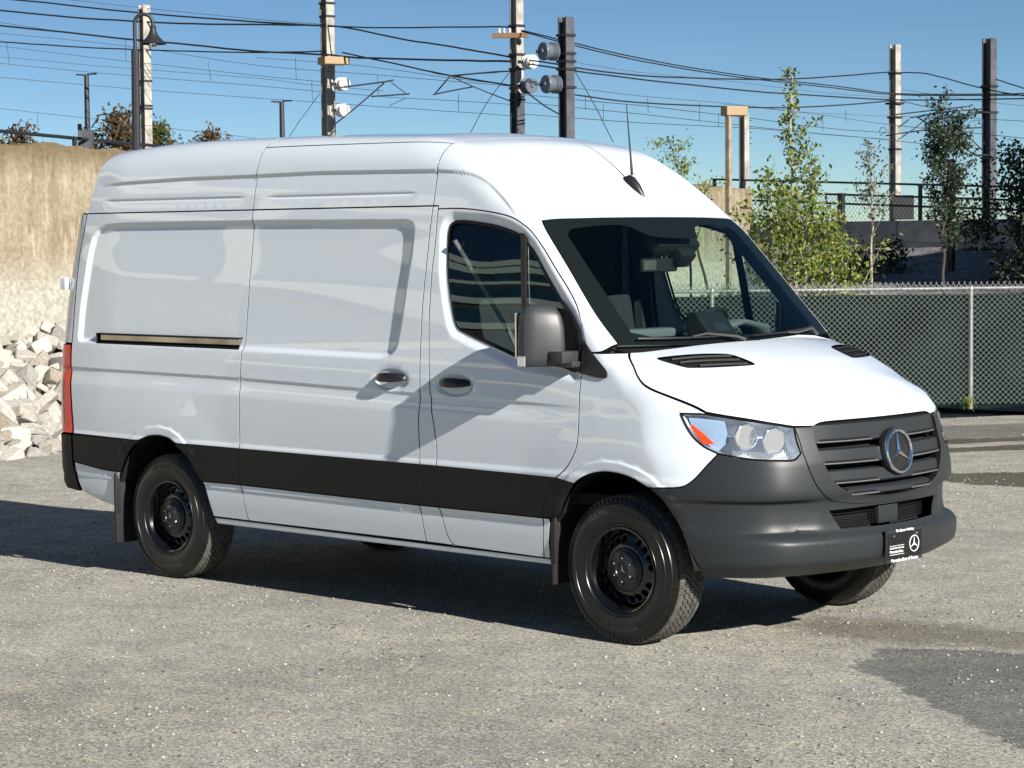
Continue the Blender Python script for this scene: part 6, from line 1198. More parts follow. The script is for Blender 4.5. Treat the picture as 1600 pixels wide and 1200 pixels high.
GR=[(.868,-.508,1.119),(.874,-.527,1.092),(.886,-.527,1.049),(.919,-.512,.955),(.941,-.470,.871),(.956,-.413,.817),(.971,-.331,.787),(.985,-.20,.766),(.991,-.082,.757),(.992,0,.755)]
INT=[[(.930,-.462,.705),(.978,-.190,.709),(.985,0,.709),(.978,.190,.709),(.930,.462,.705)],[(.930,.462,.705),(.955,.40,.61)],[(.955,.40,.61),(.983,.196,.606),(.99,0,.605),(.983,-.196,.606),(.955,-.40,.61)],[(.955,-.40,.61),(.930,-.462,.705)]]
fu=lambda c: uvl(fr,c)
lowline=[(.497,-.93,lowz),(.70,-.70,lowz),(.86,-.3,lowz),(.88,0,lowz)]
U=lambda c:[(-u,v) for u,v in c][::-1]
HB=[(.576,-.896,.998),(.724,-.818,.972),(.842,-.690,.963)]; HC=[(.842,-.690,.963),(.860,-.655,.966),(.866,-.613,.996)]; HD=[(.866,-.613,.996),(.839,-.619,1.075),(.826,-.613,1.120)]
HE=[(.826,-.613,1.119),(.868,-.508,1.117)]
bl=[fu(AR[::-1]),fu(BT[::-1]),fu(HB),fu(HC),fu(HD),fu(HE),fu(GR)+U(fu(GR))[1:],U(fu(HE)),U(fu(HD)),U(fu(HC)),U(fu(HB)),U(fu(BT[::-1])),U(fu(AR[::-1])),[U(fu(AR[::-1]))[-1],(0,lowz),fu(AR[::-1])[0]]]
def bxt():
    R=[]
    for z in (.40,.42,.432,.438,.444,.450,.456,.464,.48,.50,.545,.553,.560,.567,.574,.581,.588,.596,.604,.612,.62,.64,.66,.735,.745,.752,.759,.766,.773,.780,.79,.80,.815,.84):
        for u in np.arange(-1.25,1.26,.03): R.append((u,z))
    return np.array(R)
panel('front_bumper',fr,loop(bl,.022),holes=[loop([fu(c) for c in INT],.03)],m=M['bumper'],parent=VAN,h=.03,extra=bxt(),holerim=.06,rim=.02)
RG=[(.826,-.613,1.117),(.855,-.607,1.05),(.873,-.603,.988),(.918,-.553,.832),(.935,-.480,.770),(.955,-.384,.743),(.975,-.250,.727),(.987,-.075,.722),(.988,0,.722)]
ring=loop([fu(RG)+U(fu(RG))[1:],[U(fu(RG))[-1],U(fu(GR))[-1]],(fu(GR)+U(fu(GR))[1:])[::-1],[fu(GR)[0],fu(RG)[0]]],.022)
panel('grille_surround',fr,ring,m=M['bumper'],parent=VAN,h=.03,off=.007,rim=.05,flange=0,gap=.001)

# ---- grille: backing, three chevron slats, star
def fx(y,z,off=0.):
    P=hit(np.array([[0.,y,z]]),np.array([[1.,0,0]]),.2,1.3,30)[0]; return Vector(P)+Vector((off,0,0))
OPEN=[(y,z) for x,y,z in GR]+[(-y,z) for x,y,z in GR[::-1][1:]]       # right -> bottom -> left
OPEN=OPEN+[(.508,1.125),(.43,1.14),(0,1.145),(-.43,1.14)]
def ylim(z):
    zz=[1.12,1.05,.955,.871,.817,.787,.766]; yy=[.505,.527,.512,.470,.413,.331,.20]
    return float(np.interp(-z,[-q for q in zz],yy))
gm=M['bumper']
g=MB()
ys=np.linspace(-.54,.54,13); zs=np.linspace(.74,1.16,7)
gv=[fx(y,max(z,.74) if z<1.1 else 1.1,-.085) for z in zs for y in ys]
for k,(z,y) in enumerate([(z,y) for z in zs for y in ys]): gv[k].z=z
g.add(gv,[(j*13+i,j*13+i+1,(j+1)*13+i+1,(j+1)*13+i) for j in range(6) for i in range(12)])
g.build('grille_backing',M['matte'],VAN)
lg=mat('grille_lower_edge',(.105,.11,.115),rough=.45)
def slat(z0,z1,lip,name='grille_slat'):
    """upper face leans back; bright lower lip with a slot"""
    n=25; V=[];yl=ylim((z0+z1)/2)+.004
    prof=[(-.050,z1),(-.018,z1-.006),(-.004,z0+.018),(-.002,z0+.004),(-.016,z0-.006),(-.055,z0-.002)]
    for y in np.linspace(-yl,yl,n):
        zz=.5*(z0+z1); b=fx(y,min(zz,1.10)); bulge=.016*math.exp(-(y/.15)**2)
        for dx,z in prof: V.append((b.x+dx+(bulge if dx>-.03 else 0),y,z))
    m_=len(prof); F=[(i*m_+k,i*m_+k+1,(i+1)*m_+k+1,(i+1)*m_+k) for i in range(n-1) for k in range(m_-1)]
    b=MB(); b.add(V,F); o=b.build(name,gm,VAN,smooth=True,angle=40)
    for sg in (-1,1):     # slot in the lip
        q=MB(); a,bb=.16,yl-.03; W_=[]
        for y in np.linspace(a,bb,9):
            c=fx(sg*y,min(.5*(z0+z1),1.10)); W_.append(Vector((c.x+.003,sg*y,z0+.013)))
        V2=[];
        for p in W_: V2+= [p+Vector((0,0,.0045)),p+Vector((0,0,-.0045))]
        q.add(V2,[(2*i,2*i+1,2*i+3,2*i+2) for i in range(8)]); q.build('slat_slot',M['matte'],o)
        q=MB(); W_=[Vector((fx(sg*y,min(.5*(z0+z1),1.10)).x+.002,sg*y,z0+.002)) for y in np.linspace(.14,yl-.01,9)]; q.tube(W_,.0035,6); q.build('slat_edge',lg,o)
slat(1.040,1.130,1); slat(.935,1.008,1); slat(.838,.903,1); slat(.775,.812,1)
# star emblem
SCN=Vector((1.012,0,.974)); tilt=math.radians(8)
def star_parts(R,t,parent,name,cx,m,depth=.010,rot=Matrix.Identity(3),ringr=.0085,facet=True):
    b=MB(); pts=[cx+rot@Vector((0,R*math.sin(a),R*math.cos(a))) for a in np.linspace(0,2*math.pi,49)]
    b.tube(pts[:-1]+[pts[0],pts[1]],ringr,10,cap=False)
    for k in range(3):
        a=k*2*math.pi/3; d=Vector((0,math.sin(a),math.cos(a))); s_=Vector((0,math.cos(a),-math.sin(a)))
        tip=d*(R*.99); w_=R*.135; c=Vector((0,0,0)); e1=(Vector((0,math.sin(a+math.pi/3),math.cos(a+math.pi/3))))*w_; e2=(Vector((0,math.sin(a-math.pi/3),math.cos(a-math.pi/3))))*w_
        top=Vector((depth,0,0))
        V=[cx+rot@v for v in (tip,e1,c+top,e2,e1*1-top*.3,e2*1-top*.3,tip-top*.3)]
        b.add(V,[(0,1,2),(0,2,3),(0,6,4,1),(0,3,5,6)])
    return b.build(name,m,parent)
Rt=Matrix.Rotation(-tilt,3,'Y')
d=MB(); d.lathe([(.118,-.03),(.120,-.008),(.116,.004),(.108,.006),(.0,.006)],40,SCN-Vector((.006,0,0)),Rt@Vector((1,0,0)))
disc=d.build('emblem_disc',M['black'],VAN,smooth=True)
star_parts(.105,0,VAN,'star_emblem',SCN+Vector((.006,0,0)),M['chrome'],rot=Rt,ringr=.009)
# ---- lower intake
b=MB()
iy=np.linspace(-.50,.50,15)
V=[fx(y,z,-.10) for z in (.59,.66,.73) for y in iy]
b.add(V,[(j*15+i,j*15+i+1,(j+1)*15+i+1,(j+1)*15+i) for j in range(2) for i in range(14)]); intk=b.build('intake_backing',M['matte'],VAN)
b=MB()
for z in np.linspace(.615,.70,8): b.tube([fx(y,z,-.06) for y in np.linspace(-.46,.46,15)],.0022,5)
for y in np.linspace(-.45,.45,38): b.tube([fx(y,.61,-.062),fx(y,.705,-.062)],.0018,5)
b.build('intake_mesh',M['strip'],VAN)
b=MB(); b.box(fx(0,.655,-.045)+Vector((0,0,0)),(.05,.17,.094),bev=.012); b.build('intake_divider',M['bumper'],VAN,smooth=True)
# cover plates either side of the intake, tow cap
for sg in (1,-1):
    q=[(.875,sg*.672,.602),(.890,sg*.60,.667),(.912,sg*.528,.703),(.930,sg*.475,.703),(.950,sg*.415,.612),(.955,sg*.40,.594),(.92,sg*.53,.597)]
    l=loop([fu(q[:3]),fu(q[2:4]),fu(q[3:5]),fu(q[4:6]),fu([q[5],q[6],q[0]])],.03)
    panel('intake_side_plate',fr,l,m=M['bumper'],parent=VAN,off=.0025,h=.03,rim=.004,flange=0,gap=.001)
q=loop([fu([(.929,-.513,.596),(.953,-.440,.595)]),fu([(.953,-.440,.595),(.985,-.436,.536)]),fu([(.985,-.436,.536),(.957,-.520,.539)]),fu([(.957,-.520,.539),(.929,-.513,.596)])],.02)
panel('tow_cap',fr,q,m=M['bumper'],parent=VAN,off=.002,h=.02,rim=.003,flange=0,gap=.001)

# ---- headlamps
def headlamp(sg):
    L=[[(x,sg*-1*abs(y)*-1 if False else sg*abs(y),z) for x,y,z in c] for c in HEAD3]
    l=loop([fu(c) for c in L],.02)
    o=panel('headlight',fr,l,m=M['lens'],parent=VAN,h=.025,off=.002,rim=.0,gap=.003)
    la=l if area(l)>0 else l[::-1]
    # bowl behind the lens
    uvr,_=inset(la,.006); P1,N1=surf(fr,uvr,0.0); uv2,_=inset(la,.018); P2_,N2=surf(fr,uv2,-.085)
    n=len(P1); cen=P2_.mean(0)-np.array([.035,0,0]); V=list(P1)+list(P2_)+[cen]
    b=MB(); b.add([Vector(v) for v in V],[(i,(i+1)%n,n+(i+1)%n,n+i) for i in range(n)]+[(n+i,n+(i+1)%n,2*n) for i in range(n)])
    b.build('lamp_bowl',M['lampbase'],o,smooth=True,angle=30)
    # black frame line along the upper edge
    rimc=[Vector(p)+Vector(nn)*.001 for p,nn in zip(*surf(fr,inset(la,.001)[0],.002))]
    b=MB(); b.tube(rimc+[rimc[0]],.0022,6,cap=False); b.build('lamp_gasket',M['matte'],o)
    # two reflector bowls
    for (x,y,z,r) in ((.660,.770,1.080,.058),(.745,.672,1.058,.060)):
        ax=Vector((.93,sg*.36,0)).normalized(); ph_=math.atan2(y,x); c=Vector(hit(np.array([[0.,0,z]]),np.array([[math.cos(ph_),sg*math.sin(ph_),0.]]),.2,1.4)[0])-ax*.022; b=MB(); b.lathe([(r+.004,-.004),(r+.008,.003),(r+.003,.006),(r-.001,.001)],32,c,ax,closed=True); b.build('bowl_ring',M['chrome'],o,smooth=True,angle=60); b=MB(); b.lathe([(.0,-.030),(.012,-.030),(.014,-.022),(.0,-.020)],14,c,ax); b.build('bulb_shield',M['matte'],o)
        b=MB(); b.lathe([(r+.006,.0),(r,.004),(r*.92,-.012),(r*.75,-.028),(r*.5,-.042),(r*.25,-.050),(.012,-.052)],28,c,ax); rb=b.build('reflector_bowl',M['lampinner'],o,smooth=True,angle=80)
        b=MB(); b.lathe([(.0,.0),(.014,-.004),(.018,-.02),(.018,-.05)],14,c-ax*.006,ax); b.build('bulb',M['glass'] if False else M['chrome'],rb,smooth=True)
        b=MB()
        for k in range(10):
            a=k*math.pi/5; t1=ax.orthogonal().normalized(); t2=ax.cross(t1); e=(t1*math.cos(a)+t2*math.sin(a)); b.tube([c+e*r*.3-ax*.047,c+e*r*.72-ax*.028,c+e*r*.93-ax*.008],.0022,5)
        b.build('reflector_rib',M['lampdark'],rb)
    # outer blue-grey bezel
    q=[(.405,.935,1.178),(.58,.85,1.165),(.60,.84,1.06),(.565,.885,1.008),(.505,.913,1.035),(.43,.93,1.12)]
    l2=loop([fu([(x,sg*y,z) for x,y,z in (a,b_)]) for a,b_ in zip(q,q[1:]+q[:1])],.03)
    panel('lamp_bezel',fr,l2,m=M['lampdark'],parent=o,off=-.020,h=.03,rim=.01,flange=0)
    q=[(.428,.933,1.130),(.441,.928,1.136),(.490,.912,1.100),(.556,.892,1.042),(.500,.917,1.044)]
    l2=loop([fu([(x,sg*y,z) for x,y,z in (a,b_)]) for a,b_ in zip(q,q[1:]+q[:1])],.03)
    panel('amber_marker',fr,l2,m=M['amber'],parent=o,off=.003,h=.02,rim=.004,flange=0,gap=.001)
    # ribbed lower strip
    b=MB()
    for k in range(34):
        t=k/33; y=.86-.24*t; z0=.985+.0*t-.006*math.sin(t*3.14); 
        P=hit(np.array([[0.,0,z0]]),np.array([[math.cos(math.atan2(y,.80+.07*t-.15*(1-t))),sg*math.sin(math.atan2(y,.80+.07*t-.15*(1-t))),0]]),.2,1.4)[0]
        p=Vector(P)-Vector((.012,0,0)); b.box(p+Vector((0,0,.012)),(.006,.0035,.034))
    b.build('ribbed_strip',M['lampinner'],o)
    return o
headlamp(-1); headlamp(1)

# ---- licence plate with frame
PL=empty('licence_plate',(1.045,.002,.502)); PL.parent=VAN; PL.rotation_euler=(0,0,0); 
b=MB(); b.box((0,0,0),(.012,.318,.165),bev=.004); b.build('plate_frame',mat('plate_frame_black',(.02,.022,.03),rough=.3,coat=.4),PL,smooth=True)
b=MB(); b.box((.0075,0,.002),(.003,.298,.130)); b.build('plate_panel',mat('plate_print_black',(.008,.008,.009),rough=.35),PL)
b=MB(); b.box((-.022,0,.03),(.034,.30,.09)); b.build('plate_bracket',M['matte'],PL)
def text(body,size,loc,parent,m,name='lettering',rot=(math.pi/2,0,math.pi/2),extr=.0006,align='LEFT',bold=.0,sx=1.0):
    c=bpy.data.curves.new(name,'FONT'); c.body=body; c.size=size; c.extrude=extr; c.align_x=align; c.offset=bold; c.resolution_u=3
    t=bpy.data.objects.new(name,c); COL.objects.link(t); dg=bpy.context.evaluated_depsgraph_get(); me=bpy.data.meshes.new_from_object(t.evaluated_get(dg)); bpy.data.objects.remove(t); bpy.data.curves.remove(c)
    me.materials.clear(); me.materials.append(m); o=bpy.data.objects.new(name,me); COL.objects.link(o); o.location=loc; o.rotation_euler=rot; o.scale=(sx,1,1); o.parent=parent; return o
X_=.0105
text('The Best or Nothing',.0185,(.0068,0,.0695),PL,M['print'],align='CENTER',bold=.0003)
text('Mercedes-Benz of Boston',.0225,(.0068,0,-.0795),PL,M['print'],align='CENTER',bold=.0004)
text('Certified Pre-Owned by',.0125,(X_,-.135,-.013),PL,M['print'],bold=.0002)
text('Mercedes-Benz',.0185,(X_,-.135,-.033),PL,M['print'],bold=.0003)
b=MB(); b.box((X_,-.073,.0025),(.001,.125,.0018)); b.box((X_,-.073,-.042),(.001,.125,.0018)); b.build('rule_line',M['print'],PL)
star_parts(.040,0,PL,'printed_star',Vector((X_,.078,.0)),M['print'],depth=.0004,ringr=.0022)
b=MB()
for y in (-.10,.10): b.lathe([(.007,.0),(.006,.004),(.0,.005)],10,(X_-.001,y,.052),(1,0,0))
b.build('plate_screw',M['chrome'],PL,smooth=True)

# ---- side glass and black trims
def scaled(L,d):
    L=smooth_curve(L,.02,True); L=L if area(L)>0 else L[::-1]; return inset(L,d)[0]
for sg in (-1,1):
    sp=Side(sg)
    fin=scaled(WIN,.018)
    # rubber frame ring
    panel('window_rubber',sp,smooth_curve(WIN,.02,True),holes=[fin],m=M['matte'],parent=VAN,off=.004,h=.05,gap=.0,rim=0,holerim=.01)
    panel('door_glass',sp,scaled(WIN,.012),m=M['glass_side'],parent=VAN,off=lambda uv:-.012+.022*np.clip(1-((uv[:,1]-1.76)/.40)**2,0,1)+.0012*np.sin(uv[:,0]*9),h=.03,gap=0,rim=0,flatn=True)
    # divider bar
    bar=loop([[(-.752,2.085),(-.712,2.06)],[(-.712,2.06),(-.668,1.70),(-.630,1.405)],[(-.630,1.405),(-.668,1.425)],[(-.668,1.425),(-.707,1.72),(-.752,2.085)]],.03)
    panel('window_divider',sp,bar,m=M['black'],parent=VAN,off=.014,h=.04,rim=.020,flange=0,gap=0)
    # black corner behind the mirror, on the door
    sq=loop([[(-.425,1.742),(-.345,1.668),(-.286,1.594),(-.262,1.545)],[(-.262,1.545),(-.2545,1.46),(-.2535,1.365)],[(-.2535,1.365),(-.408,1.392),(-.455,1.40)],[(-.455,1.40),(-.435,1.55),(-.425,1.742)]],.025)
    panel('mirror_base_cover',sp,sq,m=M['black'],parent=VAN,off=.009,h=.03,rim=.012,flange=0)
    # and its continuation on the fender
    sq=loop([[(-.2475,1.545),(-.170,1.47),(-.085,1.400)],[(-.085,1.400),(-.064,1.375),(-.067,1.350)],[(-.067,1.350),(-.10,1.345),(-.2465,1.3635)],[(-.2465,1.3635),(-.2475,1.545)]],.02)
    panel('fender_corner_cover',sp,sq,m=M['black'],parent=VAN,off=.009,h=.03,rim=.012,flange=0)
    # thin grey strip imitating a glass reflection beside the divider
    b=MB(); pts=[surf(sp,np.array([[x,z]]),.002)[0][0] for x,z in zip(np.linspace(-.700,-.620,8),np.linspace(2.02,1.45,8))]; b.tube([Vector(p) for p in pts],.003,5); b.build('glass_reflection_strip',M['plastic_grey'],VAN)
    # window sill seal (lower edge)
# rail in the slot (right side only)
b=MB(); 
def yy(x,z,off): return Vector(surf(Side(-1),np.array([[x,z]]),off)[0][0])
b.box((-3.667,-.925,1.450),(1.41,.004,.085)); b.box((-3.667,-.945,1.486),(1.41,.045,.004)); b.box((-3.667,-.945,1.416),(1.41,.045,.004)); b.box((-4.366,-.945,1.45),(.004,.045,.075)); b.build('rail_recess',M['matte'],VAN)
b=MB(); b.box((-3.655,-.9475,1.4605),(1.36,.022,.034),bev=.003); b.build('sliding_rail',M['alu'],VAN)
b=MB(); b.box((-3.66,-.958,1.4275),(1.37,.016,.006)); b.build('rail_lip',M['strip'],VAN)

# ---- door handles
def handle(cx,cz,sg):
    sp=Side(sg); n=17; V=[];m_=10
    for i in range(n):
        t=i/(n-1)*2-1; x=cx+t*.115; out=.040*(1-abs(t)**3.2)+.002; hh=.027*(1-.4*abs(t)**2.2)
        base=surf(sp,np.array([[x,cz]]),0)[0][0]; bz=cz+.012*(1-t*t)*0+.006
        for k in range(m_):
            a=2*math.pi*k/m_; V.append((x,base[1]+sg*(out+.012*math.cos(a)-.010*math.sin(a)),bz+hh*math.sin(a)-.004))
    F=[(i*m_+k,i*m_+(k+1)%m_,(i+1)*m_+(k+1)%m_,(i+1)*m_+k) for i in range(n-1) for k in range(m_)]+[tuple(range(m_)),tuple((n-1)*m_+k for k in range(m_))]
    b=MB(); b.add(V,F); o=b.build('door_handle',M['black'],VAN,smooth=True,angle=60)
    b=MB(); P=[surf(sp,np.array([[cx+.125*math.cos(a),cz-.004+.046*math.sin(a)]]),.0015)[0][0] for a in np.linspace(0,2*math.pi,25)[:-1]]
    c=surf(sp,np.array([[cx,cz-.004]]),.0015)[0][0]; b.add([Vector(p) for p in P]+[Vector(c)],[(i,(i+1)%24,24) for i in range(24)]); 
    if sg<0: b.build('handle_dish',M['white'],VAN)
    return o
handle(-1.655,1.300,-1); handle(-1.155,1.288,-1); handle(-1.155,1.288,1)

# ---- mirrors
def mirror(sg):
    root=empty('door_mirror',(0,0,0)); root.parent=VAN
    # housing: stacked rounded sections from bottom to top (outer y, inner y, front x, rear x)
    secs=[(1.402,-1.155,-1.010,-.41,-.50,.5),(1.412,-1.170,-.995,-.395,-.515,.8),(1.45,-1.176,-.99,-.385,-.522,1),(1.52,-1.176,-.99,-.385,-.524,1),(1.60,-1.172,-.99,-.392,-.524,1),(1.66,-1.162,-.995,-.405,-.522,.95),(1.702,-1.142,-1.01,-.425,-.514,.8),(1.719,-1.11,-1.04,-.45,-.505,.5)]
    V=[];n=20
    for z,yo,yi,xf,xr,rr in secs:
        cx,cy=(xf+xr)/2-.0,(yo+yi)/2; a,b_=abs(xf-xr)/2,abs(yo-yi)/2
        for k in range(n):
            q=2*math.pi*k/n; c,s_=math.cos(q),math.sin(q); e=.55
            x=cx+a*math.copysign(abs(c)**e,c); y=cy+b_*math.copysign(abs(s_)**e,s_)
            x+= -.72*(abs(y)-1.09)*(1 if x>cx else .15)      # front shell swept back outwards
            V.append((x,y if sg<0 else -y,z))
    m_=len(secs); F=[(i*n+k,i*n+(k+1)%n,(i+1)*n+(k+1)%n,(i+1)*n+k) for i in range(m_-1) for k in range(n)]+[tuple(range(n)),tuple((m_-1)*n+k for k in range(n))]
    b=MB(); b.add(V,F); b.build('mirror_housing',M['mirror'],root,smooth=True,angle=60)
    b=MB(); b.box((-.531,sg*1.083,1.56),(.012,.160,.235),bev=.005); b.build('mirror_glass',M['chrome'],root)
    b=MB(); b.box((-.478,sg*1.176,1.432),(.05,.012,.055),bev=.005); b.build('turn_signal',M['lampinner'],root)
    b=MB(); b.box((-.325,sg*1.025,1.452),(.10,.13,.062),bev=.012); b.box((-.32,sg*.99,1.415),(.13,.10,.03),bev=.008); b.build('mirror_arm',M['mirror'],root,smooth=True)
M['mirror']=mat('mirror_shell',(.030,.033,.037),rough=.42,spec=.5,bump=(700,.08,.001))
mirror(-1); mirror(1)

# ---- wipers, antenna
def wsp(y,s,off=.012):      # point on the screen: y, height z
    O=np.array([[-.35-.7017*s-.6*.7125,y,1.813+.7125*s-.6*.7017]]); P=hit(O,np.array([[.7125,0,.7017]]),.1,1.3)[0]; return Vector(P)+Vector((.7125,0,.7017))*off
sb=lambda y:-.546+.13*(abs(y)/.83)**2.2
for y0,y1,s0,s1 in ((-.78,-.12,.022,.040),(-.02,.66,.030,.048)):
    b=MB(); pts=[wsp(y,sb(y)+s0+(s1-s0)*(y-y0)/(y1-y0),.014) for y in np.linspace(y0,y1,14)]; b.tube(pts,.0065,6); bl_=b.build('wiper_blade',M['black'],VAN,smooth=True)
    b=MB(); ym=y0*.52+y1*.48; pts=[wsp(y1,sb(y1)-.005,.01),wsp(y1-.05,sb(y1)+.018,.026),wsp(ym+.10,sb(ym)+.030,.028),wsp(ym,sb(ym)+.030,.022)]; b.tube(pts,[.010,.008,.006,.005],8); b.build('wiper_arm',mat('wiper_grey',(.05,.05,.05),rough=.35) if y0<0 else bpy.data.materials['wiper_grey'],bl_,smooth=True)
ap,an=surf(Sec(),np.array([sv(-1.0,-.06,2.42)]),0); ap=Vector(hit(np.array([[-.93,.13,1.5]]),np.array([[0,0,1.]]),0,1.6)[0])
AN=empty('roof_antenna',(0,0,0)); AN.parent=VAN
q0=Vector(hit(np.array([[-.935,.150,1.5]]),np.array([[0,0,1.]]),0,1.6)[0]); q1=Vector(hit(np.array([[-.800,.168,1.5]]),np.array([[0,0,1.]]),0,1.6)[0])
dv=(q1-q0); nn=Vector((.6,0,.8)); b=MB(); sd=dv.cross(nn).normalized(); V=[]
for t,w_,h_ in ((-.0,.016,.010),(.12,.030,.040),(.3,.034,.050),(.6,.030,.040),(.85,.020,.022),(1.0,.006,.006)):
    c=q0+dv*t
    for k in range(9):
        a=math.pi*k/8; V.append(c+sd*w_*math.cos(a)+nn*h_*math.sin(a)-nn*.004)
b.add(V,[(i*9+k,i*9+k+1,(i+1)*9+k+1,(i+1)*9+k) for i in range(5) for k in range(8)]+[tuple(range(9))]); b.build('antenna_base',M['black'],AN,smooth=True,angle=50)
base=q0+dv*.22+nn*.045
b=MB(); tip=Vector((-.905,.14,2.80)); b.tube([base,base+(tip-base)*.28,tip],[.009,.0055,.0028],8); b.build('antenna_mast',M['black'],AN)

# ---- wheels
def wheel(x,y,side,steer=0.,name='wheel'):
    W_=empty(name,(x,y,.380)); W_.parent=VAN; W_.rotation_euler=(0,random.random()*0,steer)
    R=.383; hw=.118
    # carcass profile (radius, axial) outer side is -y*side ; build along axis (0,side,0)
    ax=Vector((0,side,0))
    prof=[(.212,hw-.028),(.222,hw-.012),(.245,hw-.002),(.285,hw+.004),(.318,hw+.001),(.345,hw-.008),(.362,hw-.016),(.371,hw-.026)]
    full=prof+[(.371,-(hw-.026))]+[(r,-h) for r,h in prof[::-1][1:]]
    b=MB(); b.lathe(full,72,(0,0,0),ax,closed=True); 
    # ribs on the side wall
    t=b.build('tyre',M['rubber'],W_,smooth=True,angle=50)
    b=MB(); 
    for rr,hh in ((.238,hw-.003),(.300,hw+.003),(.338,hw-.004)): b.lathe([(rr-.0022,hh-.002),(rr,hh+.0022),(rr+.0022,hh-.002)],72,(0,0,0),ax,closed=True)
    b.build('sidewall_ring',M['rubber'],t,smooth=True,angle=80)
    # tread: five ribs, zigzag grooves, sipes
    NS=150; rows_=[-.092,-.060,-.0555,-.0555,-.022,-.0175,-.0175,.0175,.0175,.022,.0555,.0555,.060,.092]
    edges=[(-.094,-.060),(-.054,-.022),(-.016,.016),(.022,.054),(.060,.094)]
    b=MB()
    t1=Vector((1,0,0)); t2=ax.cross(t1)
    for e,(a0,a1) in enumerate(edges):
        outer=e in (0,4); nb=NS if outer else NS//1
        for k in range(NS):
            if outer and k%2==1: pass
            th0=2*math.pi*(k+.04)/NS; th1=2*math.pi*(k+.90)/NS
            z0=.004*(1 if k%2 else -1); sk=.010*(0 if outer else 1)
            def P(th,a,r): c,s_=math.cos(th),math.sin(th); return (t1*c+t2*s_)*r+ax*a
            dr_=.005 if outer else 0; ra=R-(.008 if e==0 else 0)-(0); rb=R-(.008 if e==4 else 0)
            A0,A1=a0+(z0 if e>0 else 0),a1+(z0 if e<4 else 0); s2=sk/R
            V=[P(th0,A0,ra),P(th1,A0,ra),P(th1+s2,A1,rb),P(th0+s2,A1,rb),P(th0,A0,.366),P(th1,A0,.366),P(th1+s2,A1,.366),P(th0+s2,A1,.366)]
            b.add(V,[(0,1,2,3),(0,4,5,1),(1,5,6,2),(2,6,7,3),(3,7,4,0)])
    tr=b.build('tread',M['tread'],W_)
    # small lugs on the tyre shoulder
    b=MB()
    for k in range(75):
        th=2*math.pi*k/75; c,s_=math.cos(th),math.sin(th); e=t1*c+t2*s_; tt=-t1*s_+t2*c
        b.prism([e*.352+ax*(hw-.014)+tt*.009,e*.352+ax*(hw-.014)-tt*.009,e*.371+ax*(hw-.022)-tt*.009,e*.371+ax*(hw-.022)+tt*.009],(0,0,0),ax*.006)
    b.build('shoulder_lug',M['rubber'],t)
    # side wall lettering
    for body,r,ph,sz in (('HANKOOK',.292,math.pi*.27,.044),('DYNAPRO HT',.292,-math.pi*.62,.030)):
        for k,ch in enumerate(body):
            if ch==' ': continue
            th=ph+k*sz*.80/r*(1); e=Vector((-math.cos(th)*side*-1,0,math.sin(th))); 
            up=Vector((e.x,0,e.z)); nrm=ax; rt=up.cross(nrm)
            o=text(ch,sz,(0,0,0),t,M['letter'],name='letter',extr=.0012); o.matrix_local=Matrix(((rt.x,up.x,nrm.x,up.x*r+nrm.x*(hw+.0028)),(rt.y,up.y,nrm.y,up.y*r+nrm.y*(hw+.0028)),(rt.z,up.z,nrm.z,up.z*r+nrm.z*(hw+.0028)),(0,0,0,1)))
    # steel rim
    b=MB(); b.lathe([(.213,hw-.024),(.222,hw-.014),(.219,hw-.009),(.208,hw-.014),(.203,hw-.030),(.196,hw-.050),(.186,hw-.075),(.186,-hw+.03),(.21,-hw+.02)],56,(0,0,0),ax,closed=True); rim=b.build('rim',M['rim'],W_,smooth=True,angle=45)
    # disc with round holes
    outer=np.array([(.187*math.cos(a),.187*math.sin(a)) for a in np.linspace(0,2*math.pi,65)[:-1]])
    holes=[]
    for k in range(20):
        if k%5==4: continue
        a=2*math.pi*k/20+.15; cx,cy=.158*math.cos(a),.158*math.sin(a); holes.append(np.array([(cx+.0155*math.cos(q)*1.0,cy+.0155*math.sin(q)) for q in np.linspace(0,2*math.pi,15)[:-1]]))
    uv,F=mesh2d(outer,holes,.014)
    rr=np.hypot(uv[:,0],uv[:,1]); dep=np.interp(rr,[0,.10,.115,.13,.145,.172,.187],[-.048,-.048,-.046,-.052,-.062,-.070,-.082])
    V=[t1*u+t2*v+ax*(hw+d_) for (u,v),d_ in zip(uv,dep)]
    o=mesh_np('wheel_disc',V,F,[M['rim']],W_,smooth=True); md=o.modifiers.new('s','SOLIDIFY'); md.thickness=.006; md.offset=0
    b=MB(); b.lathe([(.18,-.02),(.0,-.02)],32,(0,0,0),ax); b.build('brake_drum',M['matte'],W_)
    # hub cap
    b=MB(); b.lathe([(.114,hw-.056),(.113,hw-.034),(.107,hw-.028),(.100,hw-.031),(.094,hw-.026),(.055,hw-.018),(.046,hw-.010),(.040,hw-.010),(.036,hw-.018),(.0,hw-.016)],48,(0,0,0),ax); cap=b.build('hub_cap',M['cap'],W_,smooth=True,angle=40)
    b=MB()
    for k in range(6):
        a=2*math.pi*k/6+math.pi/2; e=(t1*math.cos(a)+t2*math.sin(a)); tt=(-t1*math.sin(a)+t2*math.cos(a))
        c=e*.072+ax*(hw-.0195); P=[c+tt*.007*math.cos(q)+e*.015*math.sin(q) for q in np.linspace(0,2*math.pi,11)[:-1]]; b.prism(P,(0,0,0),ax*.0012)
    b.build('lug_slot',M['matte'],cap)
    b=MB()
    for k in range(6):
        a=2*math.pi*(k)/6+math.pi/2; e=(t1*math.cos(a)+t2*math.sin(a)); b.lathe([(.006,0),(.005,.006),(0,.008)],8,e*.060+ax*(hw-.0195),ax)
    b.build('lug_nut',M['chrome'],cap)
    b=MB(); 
